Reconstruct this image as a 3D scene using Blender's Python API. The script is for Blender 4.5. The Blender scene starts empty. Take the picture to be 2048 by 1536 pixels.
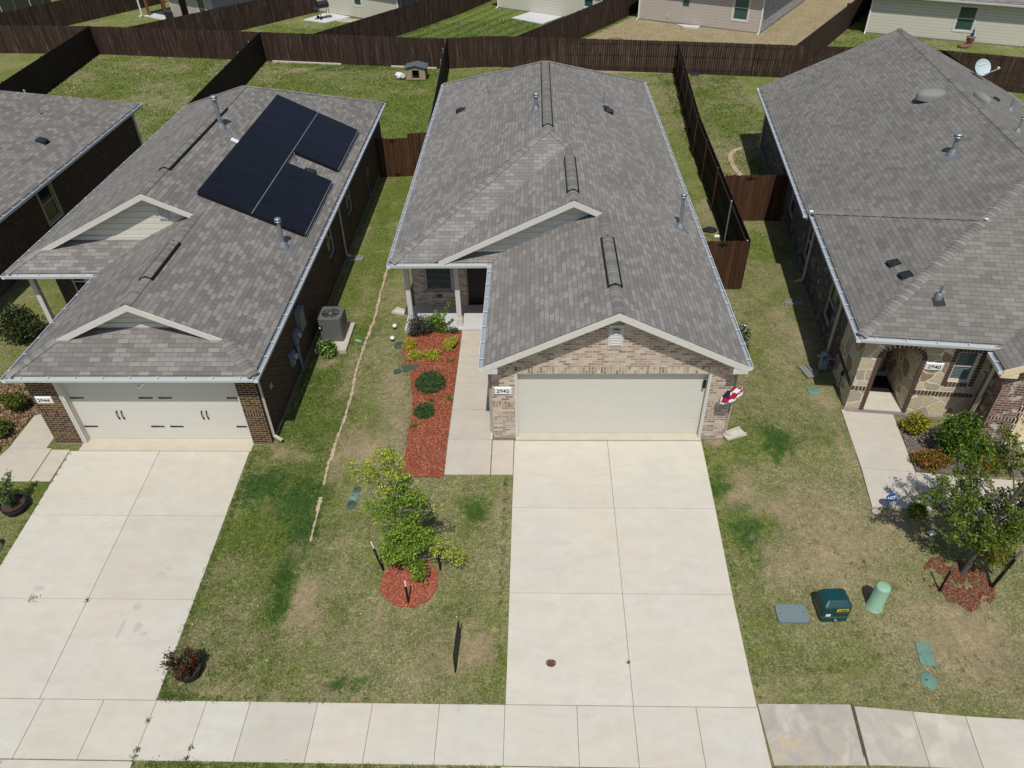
import bpy, math, random
import numpy as np
from mathutils import Vector, Matrix
random.seed(7); rng = np.random.default_rng(11)
S = bpy.context.scene
COL = S.collection
# ---------------------------------------------------------------- camera, world, sun, exposure
CAMZ = 13.5
def make_camera():
    p, y, r = math.radians(38.85), math.radians(-2.12), math.radians(1.33)
    f = Vector((math.sin(y)*math.cos(p), math.cos(y)*math.cos(p), -math.sin(p)))
    rt = Vector((math.cos(y), -math.sin(y), 0)); dn = f.cross(rt)
    r2 = rt*math.cos(r)+dn*math.sin(r); d2 = -rt*math.sin(r)+dn*math.cos(r)
    M = Matrix((r2, -d2, -f)).transposed().to_4x4(); M.translation = (0, 0, CAMZ)
    cd = bpy.data.cameras.new('camera'); cd.sensor_width = 36; cd.lens = 36*1485/2048
    cd.clip_end = 2000; cd.clip_start = .1
    o = bpy.data.objects.new('camera', cd); COL.objects.link(o); o.matrix_world = M
    S.camera = o
make_camera()
SUN_EL = 60.5; SUN_AZ = 180.5      # sun stands behind the camera
w = bpy.data.worlds.new('World'); S.world = w; w.use_nodes = True
nt = w.node_tree; sky = nt.nodes.new('ShaderNodeTexSky'); sky.sky_type = 'NISHITA'; sky.sun_disc = False
sky.sun_elevation = math.radians(SUN_EL); sky.sun_rotation = math.radians(SUN_AZ)
bg = nt.nodes['Background']; nt.links.new(sky.outputs[0], bg.inputs[0]); bg.inputs[1].default_value = .09
sd = bpy.data.lights.new('sun', 'SUN'); sd.energy = 3.9; sd.angle = math.radians(.5); sd.color = (1, .965, .91)
so = bpy.data.objects.new('sun', sd); COL.objects.link(so)
az, el = math.radians(SUN_AZ), math.radians(SUN_EL)
sdir = Vector((math.sin(az)*math.cos(el), math.cos(az)*math.cos(el), math.sin(el)))
so.rotation_euler = sdir.to_track_quat('Z', 'Y').to_euler(); so.location = (0, -20, 40)
S.view_settings.view_transform = 'Standard'; S.view_settings.look = 'None'; S.view_settings.gamma = 1
S.view_settings.exposure = -0.05
S.render.resolution_x = 1024; S.render.resolution_y = 768

# ---------------------------------------------------------------- terrain
def zg(x, y):
    if y < 7.4: f = -0.6-0.02*(7.4-y)
    elif y < 14.3: f = -0.6+0.56*(y-7.4)/6.9
    else: f = -0.04
    if y > 22: f -= 0.010*(min(y, 60)-22)
    b = min(1, max(0, (y-7.4)/6.9)); t = min(1, max(0, (-2-x)/4.5)); t = t*t*(3-2*t)
    return f-0.24*t*b
def zgv(x, y):
    f = np.where(y < 7.4, -0.6-0.02*(7.4-y), np.where(y < 14.3, -0.6+0.56*(y-7.4)/6.9, -0.04))
    f = f-np.where(y > 22, 0.010*(np.minimum(y, 60)-22), 0)
    b = np.clip((y-7.4)/6.9, 0, 1); t = np.clip((-2-x)/4.5, 0, 1); t = t*t*(3-2*t)
    return f-0.24*t*b
_L = rng.random((256, 256))
def vnoise(x, y):
    xi = np.floor(x).astype(int); yi = np.floor(y).astype(int); fx = x-xi; fy = y-yi
    fx = fx*fx*(3-2*fx); fy = fy*fy*(3-2*fy)
    a = _L[xi % 256, yi % 256]; b = _L[(xi+1) % 256, yi % 256]; c = _L[xi % 256, (yi+1) % 256]; d = _L[(xi+1) % 256, (yi+1) % 256]
    return (a*(1-fx)+b*fx)*(1-fy)+(c*(1-fx)+d*fx)*fy
def fbm(x, y, s, o=4):
    v = 0; a = .5; t = 0
    for i in range(o):
        v = v+a*vnoise(x*s+17.3*i, y*s+9.1*i); t += a; a *= .55; s *= 2.1
    return v/t

# ---------------------------------------------------------------- materials
MATS = {}
def lin(c):
    return tuple((v/12.92 if v <= .04045 else ((v+.055)/1.055)**2.4) for v in (x/255 for x in c))
class NT:
    def __init__(s, name):
        m = bpy.data.materials.new(name); m.use_nodes = True; s.m = m; s.t = m.node_tree; s.b = s.t.nodes['Principled BSDF']; MATS[name] = m
    def n(s, t, **k):
        x = s.t.nodes.new(t)
        for a, b in k.items():
            if a[0] == '_':
                i = a[1:]; i = int(i) if i.isdigit() else i.replace('_', ' ')
                x.inputs[i].default_value = b
            else: setattr(x, a, b)
        return x
    def l(s, a, b): s.t.links.new(a, b)
    def ramp(s, fac, stops, interp='LINEAR'):
        r = s.n('ShaderNodeValToRGB'); r.color_ramp.interpolation = interp; e = r.color_ramp.elements
        while len(e) < len(stops): e.new(.5)
        for i, (p, c) in enumerate(stops):
            e[i].position = p; e[i].color = (*c, 1) if len(c) == 3 else c
        s.l(fac, r.inputs[0]); return r.outputs[0]
    def mix(s, fac, a, b, mode='MIX'):
        x = s.n('ShaderNodeMix', data_type='RGBA', blend_type=mode)
        for v, i in ((fac, 0), (a, 6), (b, 7)):
            if hasattr(v, 'is_output'): s.l(v, x.inputs[i])
            else: x.inputs[i].default_value = v if i == 0 else ((*v, 1) if len(v) == 3 else v)
        return x.outputs[2]
    def math(s, op, a, b=0.0, c=None):
        x = s.n('ShaderNodeMath', operation=op)
        for i, v in enumerate((a, b) if c is None else (a, b, c)):
            if hasattr(v, 'is_output'): s.l(v, x.inputs[i])
            else: x.inputs[i].default_value = v
        return x.outputs[0]
    def noise(s, scale, detail=4, vec=None, rough=.6, dist=0.0):
        x = s.n('ShaderNodeTexNoise', _Scale=scale, _Detail=detail, _Roughness=rough, _Distortion=dist)
        if vec is not None: s.l(vec, x.inputs['Vector'])
        return x.outputs[0]
    def obj(s): return s.n('ShaderNodeNewGeometry').outputs['Position']
    def uv(s): return s.n('ShaderNodeUVMap').outputs[0]
    def mapv(s, v, sc=(1, 1, 1), rot=(0, 0, 0), loc=(0, 0, 0)):
        x = s.n('ShaderNodeMapping'); x.inputs['Scale'].default_value = sc; x.inputs['Rotation'].default_value = rot; x.inputs['Location'].default_value = loc
        s.l(v, x.inputs[0]); return x.outputs[0]
    def tone(s, name='tone'): return s.n('ShaderNodeAttribute', attribute_name=name).outputs['Fac']
    def bump(s, h, strength=.3, dist=.01):
        x = s.n('ShaderNodeBump', _Strength=strength, _Distance=dist); s.l(h, x.inputs['Height']); s.l(x.outputs[0], s.b.inputs['Normal'])
    def color(s, c):
        if hasattr(c, 'is_output'): s.l(c, s.b.inputs['Base Color'])
        else: s.b.inputs['Base Color'].default_value = (*c, 1)
    def rough(s, r, spec=.3, metal=0):
        s.b.inputs['Roughness'].default_value = r; s.b.inputs['Specular IOR Level'].default_value = spec; s.b.inputs['Metallic'].default_value = metal
        return s.m
def plain(name, c, rough=.6, spec=.3, metal=0, var=.12, scale=6):
    k = NT(name); f = k.noise(scale, 5, k.obj())
    c = lin(c); k.color(k.ramp(f, [(.25, tuple(v*(1-var) for v in c)), (.75, tuple(min(1, v*(1+var)) for v in c))])); return k.rough(rough, spec, metal)
def shingle(name, cols, grout, gran=.5):
    k = NT(name); u = k.uv()
    br = k.n('ShaderNodeTexBrick', offset=.5, _Scale=1, _Mortar_Size=.0055, _Mortar_Smooth=.3, _Brick_Width=.295, _Row_Height=.131)
    br.inputs['Color1'].default_value = (0, 0, 0, 1); br.inputs['Color2'].default_value = (1, 1, 1, 1); br.inputs['Mortar'].default_value = (.5, .5, .5, 1); k.l(u, br.inputs[0])
    n = len(cols); c = k.ramp(br.outputs[0], [(i/n, lin(x)) for i, x in enumerate(cols)], 'CONSTANT')
    big = k.noise(.6, 4, k.obj()); c = k.mix(.7, c, k.ramp(big, [(.3, (.44, .44, .44)), (.7, (.58, .58, .57))]), 'OVERLAY'); stv = k.noise(1.6, 4, k.mapv(u, (2.2, .25, 1)), .6); c = k.mix(.4, c, k.ramp(stv, [(.35, (.45, .45, .45)), (.65, (.57, .57, .56))]), 'OVERLAY')
    g = k.noise(90, 2, u); c = k.mix(gran, c, k.ramp(g, [(.3, (.3, .3, .3)), (.7, (.7, .7, .7))]), 'OVERLAY')
    # lower edge of each course
    sx = k.n('ShaderNodeSeparateXYZ'); k.l(u, sx.inputs[0]); fr = k.math('FRACT', k.math('DIVIDE', sx.outputs[1], .131))
    c = k.mix(k.math('MULTIPLY', br.outputs[1], .85), c, lin(grout)); k.color(c)
    k.bump(k.math('SUBTRACT', k.math('MULTIPLY', fr, -.6), br.outputs[1]), .35, .006); return k.rough(.92, .2)
def brick(name, cols, grout, bw=.205, rh=.075, ms=.008, wash=0.0):
    k = NT(name); u = k.uv()
    br = k.n('ShaderNodeTexBrick', offset=.5, _Scale=1, _Mortar_Size=ms, _Mortar_Smooth=.1, _Brick_Width=bw, _Row_Height=rh)
    br.inputs['Color1'].default_value = (0, 0, 0, 1); br.inputs['Color2'].default_value = (1, 1, 1, 1); k.l(u, br.inputs[0])
    n = len(cols); c = k.ramp(br.outputs[0], [(i/n, lin(x)) for i, x in enumerate(cols)], 'CONSTANT')
    g = k.noise(25, 4, u); c = k.mix(.5, c, k.ramp(g, [(.3, (.35, .35, .35)), (.7, (.65, .65, .65))]), 'OVERLAY')
    if wash:
        ww = k.noise(3.5, 5, u, dist=.4); c = k.mix(k.math('MULTIPLY', k.ramp(ww, [(.56, (0, 0, 0)), (.63, (1, 1, 1))]), wash), c, lin((205, 200, 195)))
    c = k.mix(br.outputs[1], c, lin(grout)); k.color(c); k.bump(k.math('SUBTRACT', k.math('MULTIPLY', g, .4), br.outputs[1]), .5, .006); return k.rough(.9, .2)

shingle('shingle_grey', [(118, 115, 110), (123, 119, 115), (127, 124, 119), (131, 128, 123), (124, 119, 115), (135, 132, 127), (120, 115, 111), (137, 135, 130)], (74, 71, 68), .3)
shingle('shingle_left', [(110, 106, 102), (116, 112, 108), (121, 117, 112), (126, 122, 117), (117, 112, 108), (130, 127, 122), (112, 107, 103), (133, 131, 126)], (68, 65, 62), .3)
shingle('shingle_right', [(111, 108, 103), (115, 112, 107), (119, 116, 110), (122, 119, 113), (116, 113, 107), (120, 117, 111), (107, 104, 99), (125, 122, 117)], (68, 66, 62), .3)
def cap_mat(name, a, b):
    k = NT(name); c = k.ramp(k.tone(), [(0, lin(a)), (1, lin(b))]); g = k.noise(80, 2, k.obj())
    k.color(k.mix(.5, c, k.ramp(g, [(.3, (.3, .3, .3)), (.7, (.7, .7, .7))]), 'OVERLAY')); k.rough(.92, .2)
cap_mat('cap_shingle', (110, 107, 102), (136, 133, 127))
brick('brick_tan', [(150, 128, 112), (178, 158, 140), (190, 172, 154), (164, 142, 126), (196, 180, 162), (136, 116, 104), (182, 166, 150), (156, 138, 126), (172, 150, 130)], (190, 180, 166), ms=.01)
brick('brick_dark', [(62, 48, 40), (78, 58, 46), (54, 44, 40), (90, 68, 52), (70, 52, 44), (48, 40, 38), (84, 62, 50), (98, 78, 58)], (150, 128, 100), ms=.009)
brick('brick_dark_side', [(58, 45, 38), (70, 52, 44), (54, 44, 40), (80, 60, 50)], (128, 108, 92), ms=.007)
brick('brick_grey', [(70, 64, 64), (84, 76, 76), (96, 88, 84), (62, 58, 60), (110, 100, 94), (78, 68, 66)], (110, 104, 100), wash=.4)
brick('brick_wash', [(100, 76, 64), (116, 88, 74), (88, 68, 60), (126, 98, 84)], (172, 156, 142), wash=.85)
brick('brick_trim', [(78, 54, 44), (92, 64, 52), (84, 60, 50), (70, 50, 44)], (205, 195, 180), bw=.082, rh=.2, ms=.012)
brick('brick_white', [(150, 148, 148), (170, 168, 166), (140, 138, 140), (180, 178, 175)], (186, 182, 178))
def stone_mat():
    k = NT('flagstone'); u = k.uv(); d = k.n('ShaderNodeTexNoise', _Scale=3, _Detail=2); k.l(u, d.inputs[0])
    v = k.n('ShaderNodeMix', data_type='VECTOR', _0=.16); k.l(u, v.inputs[4]); k.l(d.outputs[1], v.inputs[5])
    a = k.n('ShaderNodeTexVoronoi', feature='DISTANCE_TO_EDGE', _Scale=3.0); k.l(v.outputs[1], a.inputs[0])
    b = k.n('ShaderNodeTexVoronoi', feature='F1', _Scale=3.0); k.l(v.outputs[1], b.inputs[0])
    sx = k.n('ShaderNodeSeparateColor'); k.l(b.outputs['Color'], sx.inputs[0])
    c = k.ramp(sx.outputs[0], [(0, lin((172, 160, 134))), (.18, lin((190, 178, 146))), (.35, lin((162, 152, 132))), (.5, lin((184, 172, 146))), (.68, lin((146, 126, 102))), (.78, lin((198, 184, 152))), (.93, lin((188, 154, 110)))], 'CONSTANT')
    g = k.noise(9, 6, k.mapv(u, (1, 2.5, 1))); c = k.mix(.55, c, k.ramp(g, [(.3, (.3, .3, .3)), (.7, (.68, .68, .68))]), 'OVERLAY')
    mk = k.ramp(a.outputs[0], [(.025, (1, 1, 1)), (.04, (0, 0, 0))]); c = k.mix(mk, c, lin((216, 210, 196))); k.color(c)
    k.bump(k.math('SUBTRACT', k.math('MULTIPLY', g, .5), mk), .6, .015); return k.rough(.9, .2)
stone_mat()
def concrete(name, c, warm, sten=.0):
    k = NT(name); o = k.obj(); b = k.noise(.5, 5, o, .6, .5); m = k.noise(3, 6, o, .7); f = k.noise(120, 2, o)
    col = k.mix(k.ramp(b, [(.35, (0, 0, 0)), (.7, (1, 1, 1))]), lin(c), lin(warm))
    col = k.mix(.3, col, k.ramp(m, [(.3, (.41, .4, .39)), (.7, (.58, .58, .58))]), 'OVERLAY'); hb = k.noise(.9, 5, k.mapv(o, (1, 1.4, 1), loc=(5, 2, 0)), .6, .6); col = k.mix(k.ramp(hb, [(.52, (0, 0, 0)), (.74, (.3, .3, .3))]), col, lin((194, 178, 154)))
    st = k.noise(1.3, 3, k.mapv(o, (.7, 2.2, 1)), .5, 1.0)      # faint tyre and water streaks
    col = k.mix(.22, col, k.ramp(st, [(.35, (.42, .42, .42)), (.6, (.55, .55, .55))]), 'OVERLAY')
    col = k.mix(.35, col, k.ramp(f, [(.3, (.38, .38, .38)), (.7, (.62, .62, .62))]), 'OVERLAY')
    t = k.tone(); col = k.mix(1.0, col, k.ramp(t, [(0, (.8, .79, .77)), (.5, (.96, .95, .94)), (1, (1, 1, 1))]), 'MULTIPLY')
    s = k.tone('stain'); a = k.noise(1.1, 5, k.mapv(o, (1, .8, 1), loc=(3.1, 1.7, 0)), .55, .8); sm = k.math('MULTIPLY', s, k.ramp(a, [(.36, (0, 0, 0)), (.5, (1, 1, 1))]))
    bb = k.noise(2.2, 5, o, .6, .8); sc = k.ramp(bb, [(.3, lin((150, 147, 142))), (.5, lin((162, 155, 144))), (.6, lin((172, 162, 146))), (.66, lin((186, 166, 132))), (.75, lin((164, 155, 141)))])
    col = k.mix(k.math('MULTIPLY', sm, .85), col, sc)
    k.color(col); k.bump(f, .15, .003); return k.rough(.88, .25)
concrete('concrete', (194, 190, 178), (198, 191, 175)); concrete('concrete_walk', (184, 178, 166), (190, 180, 164)); concrete('concrete_white', (196, 198, 198), (190, 191, 191))
concrete('concrete_grey', (132, 130, 126), (124, 121, 116)); concrete('concrete_peach', (190, 183, 166), (188, 179, 160))
def lawn_mat(name, per=0):
    k = NT(name); o = k.obj(); g = k.tone('green'); b = k.tone('bare')
    n1 = k.noise(22, 6, o, .75); n2 = k.noise(5, 5, o, .7); n3 = k.noise(70, 3, o, .7)
    dry = k.ramp(n1, [(.28, lin((80, 82, 50))), (.5, lin((134, 129, 92))), (.72, lin((194, 184, 150)))])
    grn = k.ramp(n1, [(.28, lin((60, 74, 28))), (.5, lin((104, 116, 52))), (.72, lin((150, 156, 86)))])
    tan = k.ramp(n1, [(.25, lin((132, 118, 92))), (.6, lin((166, 150, 120))), (.8, lin((188, 174, 144)))])
    gf = k.math('ADD', g, k.math('MULTIPLY', k.math('SUBTRACT', k.math('ADD', n2, n3), 1.0), 2.0))
    c = k.mix(k.ramp(gf, [(.2, (0, 0, 0)), (.75, (1, 1, 1))]), dry, grn)
    bf = k.math('ADD', b, k.math('MULTIPLY', k.math('SUBTRACT', n2, .5), 1.2)); cl = k.tone('clover'); cf = k.math('ADD', cl, k.math('MULTIPLY', k.math('SUBTRACT', n2, .5), 2.2)); c = k.mix(k.ramp(cf, [(.35, (0, 0, 0)), (.8, (.85, .85, .85))]), c, k.ramp(n1, [(.3, lin((36, 64, 28))), (.7, lin((78, 110, 54)))]))
    c = k.mix(k.ramp(bf, [(.3, (0, 0, 0)), (.8, (1, 1, 1))]), c, tan)
    nc = k.noise(7, 4, o, .8); c = k.mix(.5, c, k.ramp(nc, [(.36, (.3, .32, .28)), (.64, (.7, .69, .68))]), 'OVERLAY'); nb = k.noise(1.4, 4, o, .65); c = k.mix(.6, c, k.ramp(nb, [(.32, (.38, .4, .36)), (.68, (.62, .61, .6))]), 'OVERLAY'); c = k.mix(.8, c, k.ramp(n3, [(.3, (.3, .3, .3)), (.7, (.7, .7, .7))]), 'OVERLAY'); k.color(c); k.bump(k.math('ADD', n1, n3), .8, .04); return k.rough(.95, .1)
lawn_mat('lawn')
def vcol(name, rough=.7, trans=0.0, attr='col'):
    k = NT(name); a = k.n('ShaderNodeAttribute', attribute_name=attr); k.color(a.outputs['Color']); k.rough(rough, .25)
    if trans:
        tr = k.n('ShaderNodeBsdfTranslucent'); k.l(a.outputs['Color'], tr.inputs[0]); mx = k.n('ShaderNodeMixShader', _0=trans)
        k.l(k.b.outputs[0], mx.inputs[1]); k.l(tr.outputs[0], mx.inputs[2]); k.l(mx.outputs[0], k.t.nodes['Material Output'].inputs[0])
    return k.m
vcol('leaf', .45, .3); vcol('blade', .8, .2); vcol('chip', .9)
def wood(name, a, b, streak, sa=.5):
    k = NT(name); t = k.tone(); o = k.obj(); c = k.ramp(t, [(0, lin(a)), (1, lin(b))])
    n = k.noise(14, 5, k.mapv(o, (2.2, 2.2, .12)), .7); c = k.mix(.75, c, k.ramp(n, [(.28, (.22, .22, .22)), (.7, (.74, .74, .74))]), 'OVERLAY')
    wz = k.noise(3.4, 4, k.mapv(o, (3, 3, .22)), .6); c = k.mix(k.math('MULTIPLY', k.ramp(wz, [(.55, (0, 0, 0)), (.7, (1, 1, 1))]), sa), c, lin(streak)); k.color(c); return k.rough(.85, .2)
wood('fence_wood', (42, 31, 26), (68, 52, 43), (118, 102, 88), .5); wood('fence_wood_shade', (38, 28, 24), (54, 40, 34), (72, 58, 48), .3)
wood('gate_wood', (56, 36, 26), (82, 54, 36), (104, 76, 54), .3); wood('post_wood', (110, 74, 46), (128, 90, 58), (140, 108, 76), .3); wood('kennel_wood', (140, 128, 108), (172, 156, 128), (120, 105, 85), .6)
def siding(name, c):
    k = NT(name); u = k.uv(); sx = k.n('ShaderNodeSeparateXYZ'); k.l(u, sx.inputs[0]); fr = k.math('FRACT', k.math('DIVIDE', sx.outputs[1], .19))
    c = lin(c); ln = k.ramp(fr, [(0, tuple(v*.45 for v in c)), (.07, tuple(v*.55 for v in c)), (.1, c), (1, tuple(v*1.03 for v in c))])
    n = k.noise(3, 4, k.obj()); k.color(k.mix(.2, ln, k.ramp(n, [(.3, (.4, .4, .4)), (.7, (.6, .6, .6))]), 'OVERLAY')); k.bump(fr, .5, .012); return k.rough(.75, .3)
siding('siding_cream', (198, 194, 178)); siding('siding_beige', (178, 168, 157)); siding('siding_grey', (206, 203, 192)); siding('siding_light', (208, 204, 190))
plain('trim_cream', (200, 197, 188), .6, .3, var=.04); plain('trim_grey', (176, 174, 160), .6, var=.04); plain('trim_tan', (178, 166, 148), .6, var=.05)
plain('gutter', (206, 208, 208), .45, .4, var=.05); plain('gutter_inside_shade', (150, 158, 166), .5, var=.1); plain('downspout', (182, 176, 162), .5, var=.06)  # blue-grey of the gutter interior is shade put into the colour
plain('door_cream', (200, 197, 187), .55, .35, var=.02); plain('door_tan', (216, 198, 162), .55, var=.03); plain('door_dark', (34, 28, 27), .45)
plain('metal_grey', (122, 124, 124), .45, .4, .4); plain('metal_dark', (44, 46, 48), .5); plain('galvanised', (150, 156, 160), .4, .5, .6); plain('black', (20, 20, 22), .6)
plain('black_plastic', (38, 41, 44), .55, var=.2, scale=20); plain('terra_dull', (124, 92, 76), .8, var=.2)
plain('soil', (76, 56, 46), .95, var=.45, scale=60); plain('white_paint', (226, 226, 222), .5, var=.03)
plain('ac_grey', (104, 104, 102), .5, .4, .2, var=.06); plain('dark_void', (14, 14, 15), .9); plain('stone_edge', (176, 158, 132), .9, var=.25, scale=9)
plain('teal_box', (16, 62, 62), .35, .5, var=.12); plain('pedestal_green', (136, 172, 146), .5, .4, var=.05); plain('cover_green', (100, 132, 118), .7, var=.15, scale=14); plain('cover_grey', (106, 120, 122), .8, var=.1, scale=30)
plain('cover_dark', (60, 84, 72), .7, var=.2, scale=20); plain('yellow', (226, 176, 30), .5, var=.05); plain('trim_brick', (88, 62, 52), .9, var=.2, scale=14); plain('mortar', (198, 190, 174), .9, var=.06)
plain('sign_blue', (24, 76, 150), .5, var=.05); plain('rust', (104, 66, 52), .9, var=.3, scale=60)
plain('blinds', (120, 132, 128), .7, var=.05); plain('red_cloth', (160, 24, 44), .8, var=.1); plain('navy_cloth', (34, 38, 70), .8, var=.1); plain('white_cloth', (222, 220, 222), .8, var=.04)
plain('terracotta', (176, 116, 88), .8, var=.15); plain('blue_glaze', (40, 62, 120), .4, var=.2); plain('dish_grey', (176, 190, 190), .5, .4, var=.04); plain('bag_white', (212, 206, 206), .7, var=.12, scale=12); plain('bag_dark', (38, 38, 42), .4, .5)
plain('teal_tag', (128, 190, 170), .5); plain('bark', (112, 104, 96), .9, var=.25, scale=30); plain('bark_dark', (84, 78, 72), .9, var=.25, scale=30); plain('twig', (128, 118, 104), .9); plain('roof_slate', (82, 94, 100), .8, var=.25, scale=8); plain('meter_blue', (120, 138, 146), .5, .4, .3)
plain('vent_grey', (126, 128, 124), .7, var=.1); plain('lead_grey', (120, 124, 128), .6, .4, .3, var=.15); plain('rock', (196, 190, 178), .9, var=.2, scale=10); plain('seam_green', (90, 90, 60), .9); plain('dirt', (86, 74, 60), .95, var=.4, scale=40); plain('blue_bin', (24, 60, 70), .6); plain('mat_black', (26, 22, 22), .95)
def glass(name, c, r=.08):
    k = NT(name); u = k.uv(); n = k.noise(1.5, 2, k.obj()); k.color(k.ramp(n, [(.3, tuple(v*.7 for v in lin(c))), (.7, lin(c))])); return k.rough(r, .6)
glass('glass_dark', (34, 42, 40)); glass('glass_green', (62, 92, 84)); glass('glass_far', (52, 84, 80))
def solar_mat():
    k = NT('solar_cell'); u = k.uv(); br = k.n('ShaderNodeTexBrick', offset=0, _Scale=1, _Mortar_Size=.0018, _Brick_Width=.083, _Row_Height=.083); k.l(u, br.inputs[0])
    n = k.noise(3, 3, k.obj()); c = k.ramp(n, [(.3, lin((18, 20, 28))), (.7, lin((25, 27, 36)))]); k.color(k.mix(k.math('MULTIPLY', br.outputs[1], .5), c, lin((38, 42, 54)))); return k.rough(.35, .12)
solar_mat()
def netting():
    k = NT('netting'); k.color(lin((22, 24, 26))); k.rough(.9); tr = k.n('ShaderNodeBsdfTransparent'); mx = k.n('ShaderNodeMixShader', _0=.3)
    k.l(k.b.outputs[0], mx.inputs[1]); k.l(tr.outputs[0], mx.inputs[2]); k.l(mx.outputs[0], k.t.nodes['Material Output'].inputs[0])
netting()
def sign_mesh():
    k = NT('sign_panel'); k.color(lin((70, 68, 52))); k.rough(.7)
sign_mesh()

# ---------------------------------------------------------------- helpers
def rootM(o):
    while o.parent: o = o.parent
    return Matrix.Translation(o.location) @ o.rotation_euler.to_matrix().to_4x4()
def tag(o, label=None, cat=None, group=None, kind=None):
    if label: o['label'] = label
    if cat: o['category'] = cat
    if group: o['group'] = group
    if kind: o['kind'] = kind
    return o
def thing(name, label, cat, loc=(0, 0, 0), rz=0, group=None):
    o = bpy.data.objects.new(name, None); o.empty_display_size = .2; COL.objects.link(o); o.location = loc; o.rotation_euler = (0, 0, rz)
    return tag(o, label, cat, group)
def copy_tree(o, parent=None):
    c = o.copy(); COL.objects.link(c)
    if parent: c.parent = parent
    for ch in [x for x in o.children]: copy_tree(ch, c)
    return c
class MB:
    def __init__(s, T=None):
        s.pc = []; s.v = []; s.f = []; s.tn = []; s.sm = []; s.T = T; s.swap = []; s.st = []
    def _p(s, p):
        p = Vector(p); return s.T @ p if s.T else p
    def poly(s, pts, tone=.5, smooth=False, swap=False, stain=0.):
        i = len(s.v); s.v += [s._p(p) for p in pts]; s.f.append(tuple(range(i, i+len(pts)))); s.tn.append(tone); s.sm.append(smooth); s.swap.append(swap); s.st.append(stain)
    def raw(s, pts, faces, tone=.5, smooth=False, swap=False, stain=0.):
        i = len(s.v); s.v += [s._p(p) for p in pts]; s.pc.append(len(s.f))
        for f in faces: s.f.append(tuple(i+a for a in f)); s.tn.append(tone); s.sm.append(smooth); s.swap.append(swap); s.st.append(stain)
        return s
    def hexa(s, b, t, tone=.5, swap=False, stain=0.):
        n = len(b); F = [tuple(range(n-1, -1, -1)), tuple(range(n, 2*n))]+[(i, (i+1) % n, n+(i+1) % n, n+i) for i in range(n)]
        return s.raw(list(b)+list(t), F, tone, False, swap, stain)
    def box(s, x0, x1, y0, y1, z0, z1, tone=.5, swap=False):
        return s.hexa([(x0, y0, z0), (x1, y0, z0), (x1, y1, z0), (x0, y1, z0)], [(x0, y0, z1), (x1, y0, z1), (x1, y1, z1), (x0, y1, z1)], tone, swap)
    def cbox(s, c, sx, sy, sz, rz=0, tone=.5, taper=1.0):
        ca, sa = math.cos(rz), math.sin(rz); o = []
        for z, k in ((0, 1), (sz, taper)):
            o.append([(c[0]+ca*a*k-sa*b*k, c[1]+sa*a*k+ca*b*k, c[2]+z) for a, b in ((-sx/2, -sy/2), (sx/2, -sy/2), (sx/2, sy/2), (-sx/2, sy/2))])
        return s.hexa(o[0], o[1], tone)
    def beam(s, p0, p1, w, h, up=(0, 0, 1), tone=.5):
        p0, p1 = Vector(p0), Vector(p1); d = (p1-p0).normalized(); u = Vector(up); sd_ = d.cross(u)
        if sd_.length < 1e-4: sd_ = d.cross(Vector((0, 1, 0)))
        sd_.normalize(); u = sd_.cross(d)
        q = [(-w/2, -h/2), (w/2, -h/2), (w/2, h/2), (-w/2, h/2)]
        return s.hexa([p0+sd_*a+u*b for a, b in q], [p1+sd_*a+u*b for a, b in q], tone)
    def tube(s, pts, rad, n=10, cap=True, tone=.5, smooth=True):
        pts = [Vector(p) for p in pts]; rad = rad if isinstance(rad, (list, tuple)) else [rad]*len(pts); V = []; F = []; prev = None
        for i, p in enumerate(pts):
            d = (pts[min(i+1, len(pts)-1)]-pts[max(i-1, 0)]).normalized()
            a = prev if prev is not None else (Vector((1, 0, 0)) if abs(d.x) < .9 else Vector((0, 1, 0)))
            a = (a-d*a.dot(d)).normalized(); prev = a; b = d.cross(a)
            V += [p+(a*math.cos(2*math.pi*k/n)+b*math.sin(2*math.pi*k/n))*rad[i] for k in range(n)]
        for i in range(len(pts)-1): F += [(i*n+k, i*n+(k+1) % n, (i+1)*n+(k+1) % n, (i+1)*n+k) for k in range(n)]
        s.raw(V, F, tone, smooth)
        if cap:
            m = (len(pts)-1)*n; s.raw(V[:n], [tuple(range(n-1, -1, -1))], tone); s.raw(V[m:m+n], [tuple(range(n))], tone)
        return s
    def lathe(s, c, prof, n=20, tone=.5, sx=1, sy=1, rz=0, smooth=True):
        V = []; F = []; ca, sa = math.cos(rz), math.sin(rz)
        for r, z in prof:
            for k in range(n):
                a = 2*math.pi*k/n; x, y = r*math.cos(a)*sx, r*math.sin(a)*sy; V.append((c[0]+ca*x-sa*y, c[1]+sa*x+ca*y, c[2]+z))
        for i in range(len(prof)-1): F += [(i*n+k, i*n+(k+1) % n, (i+1)*n+(k+1) % n, (i+1)*n+k) for k in range(n)]
        return s.raw(V, F, tone, smooth)
    def prism(s, pts, t, tone=.5):          # sloping slab: polygon with its underside t below
        return s.hexa([(p[0], p[1], p[2]-t) for p in pts], pts, tone)
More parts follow.
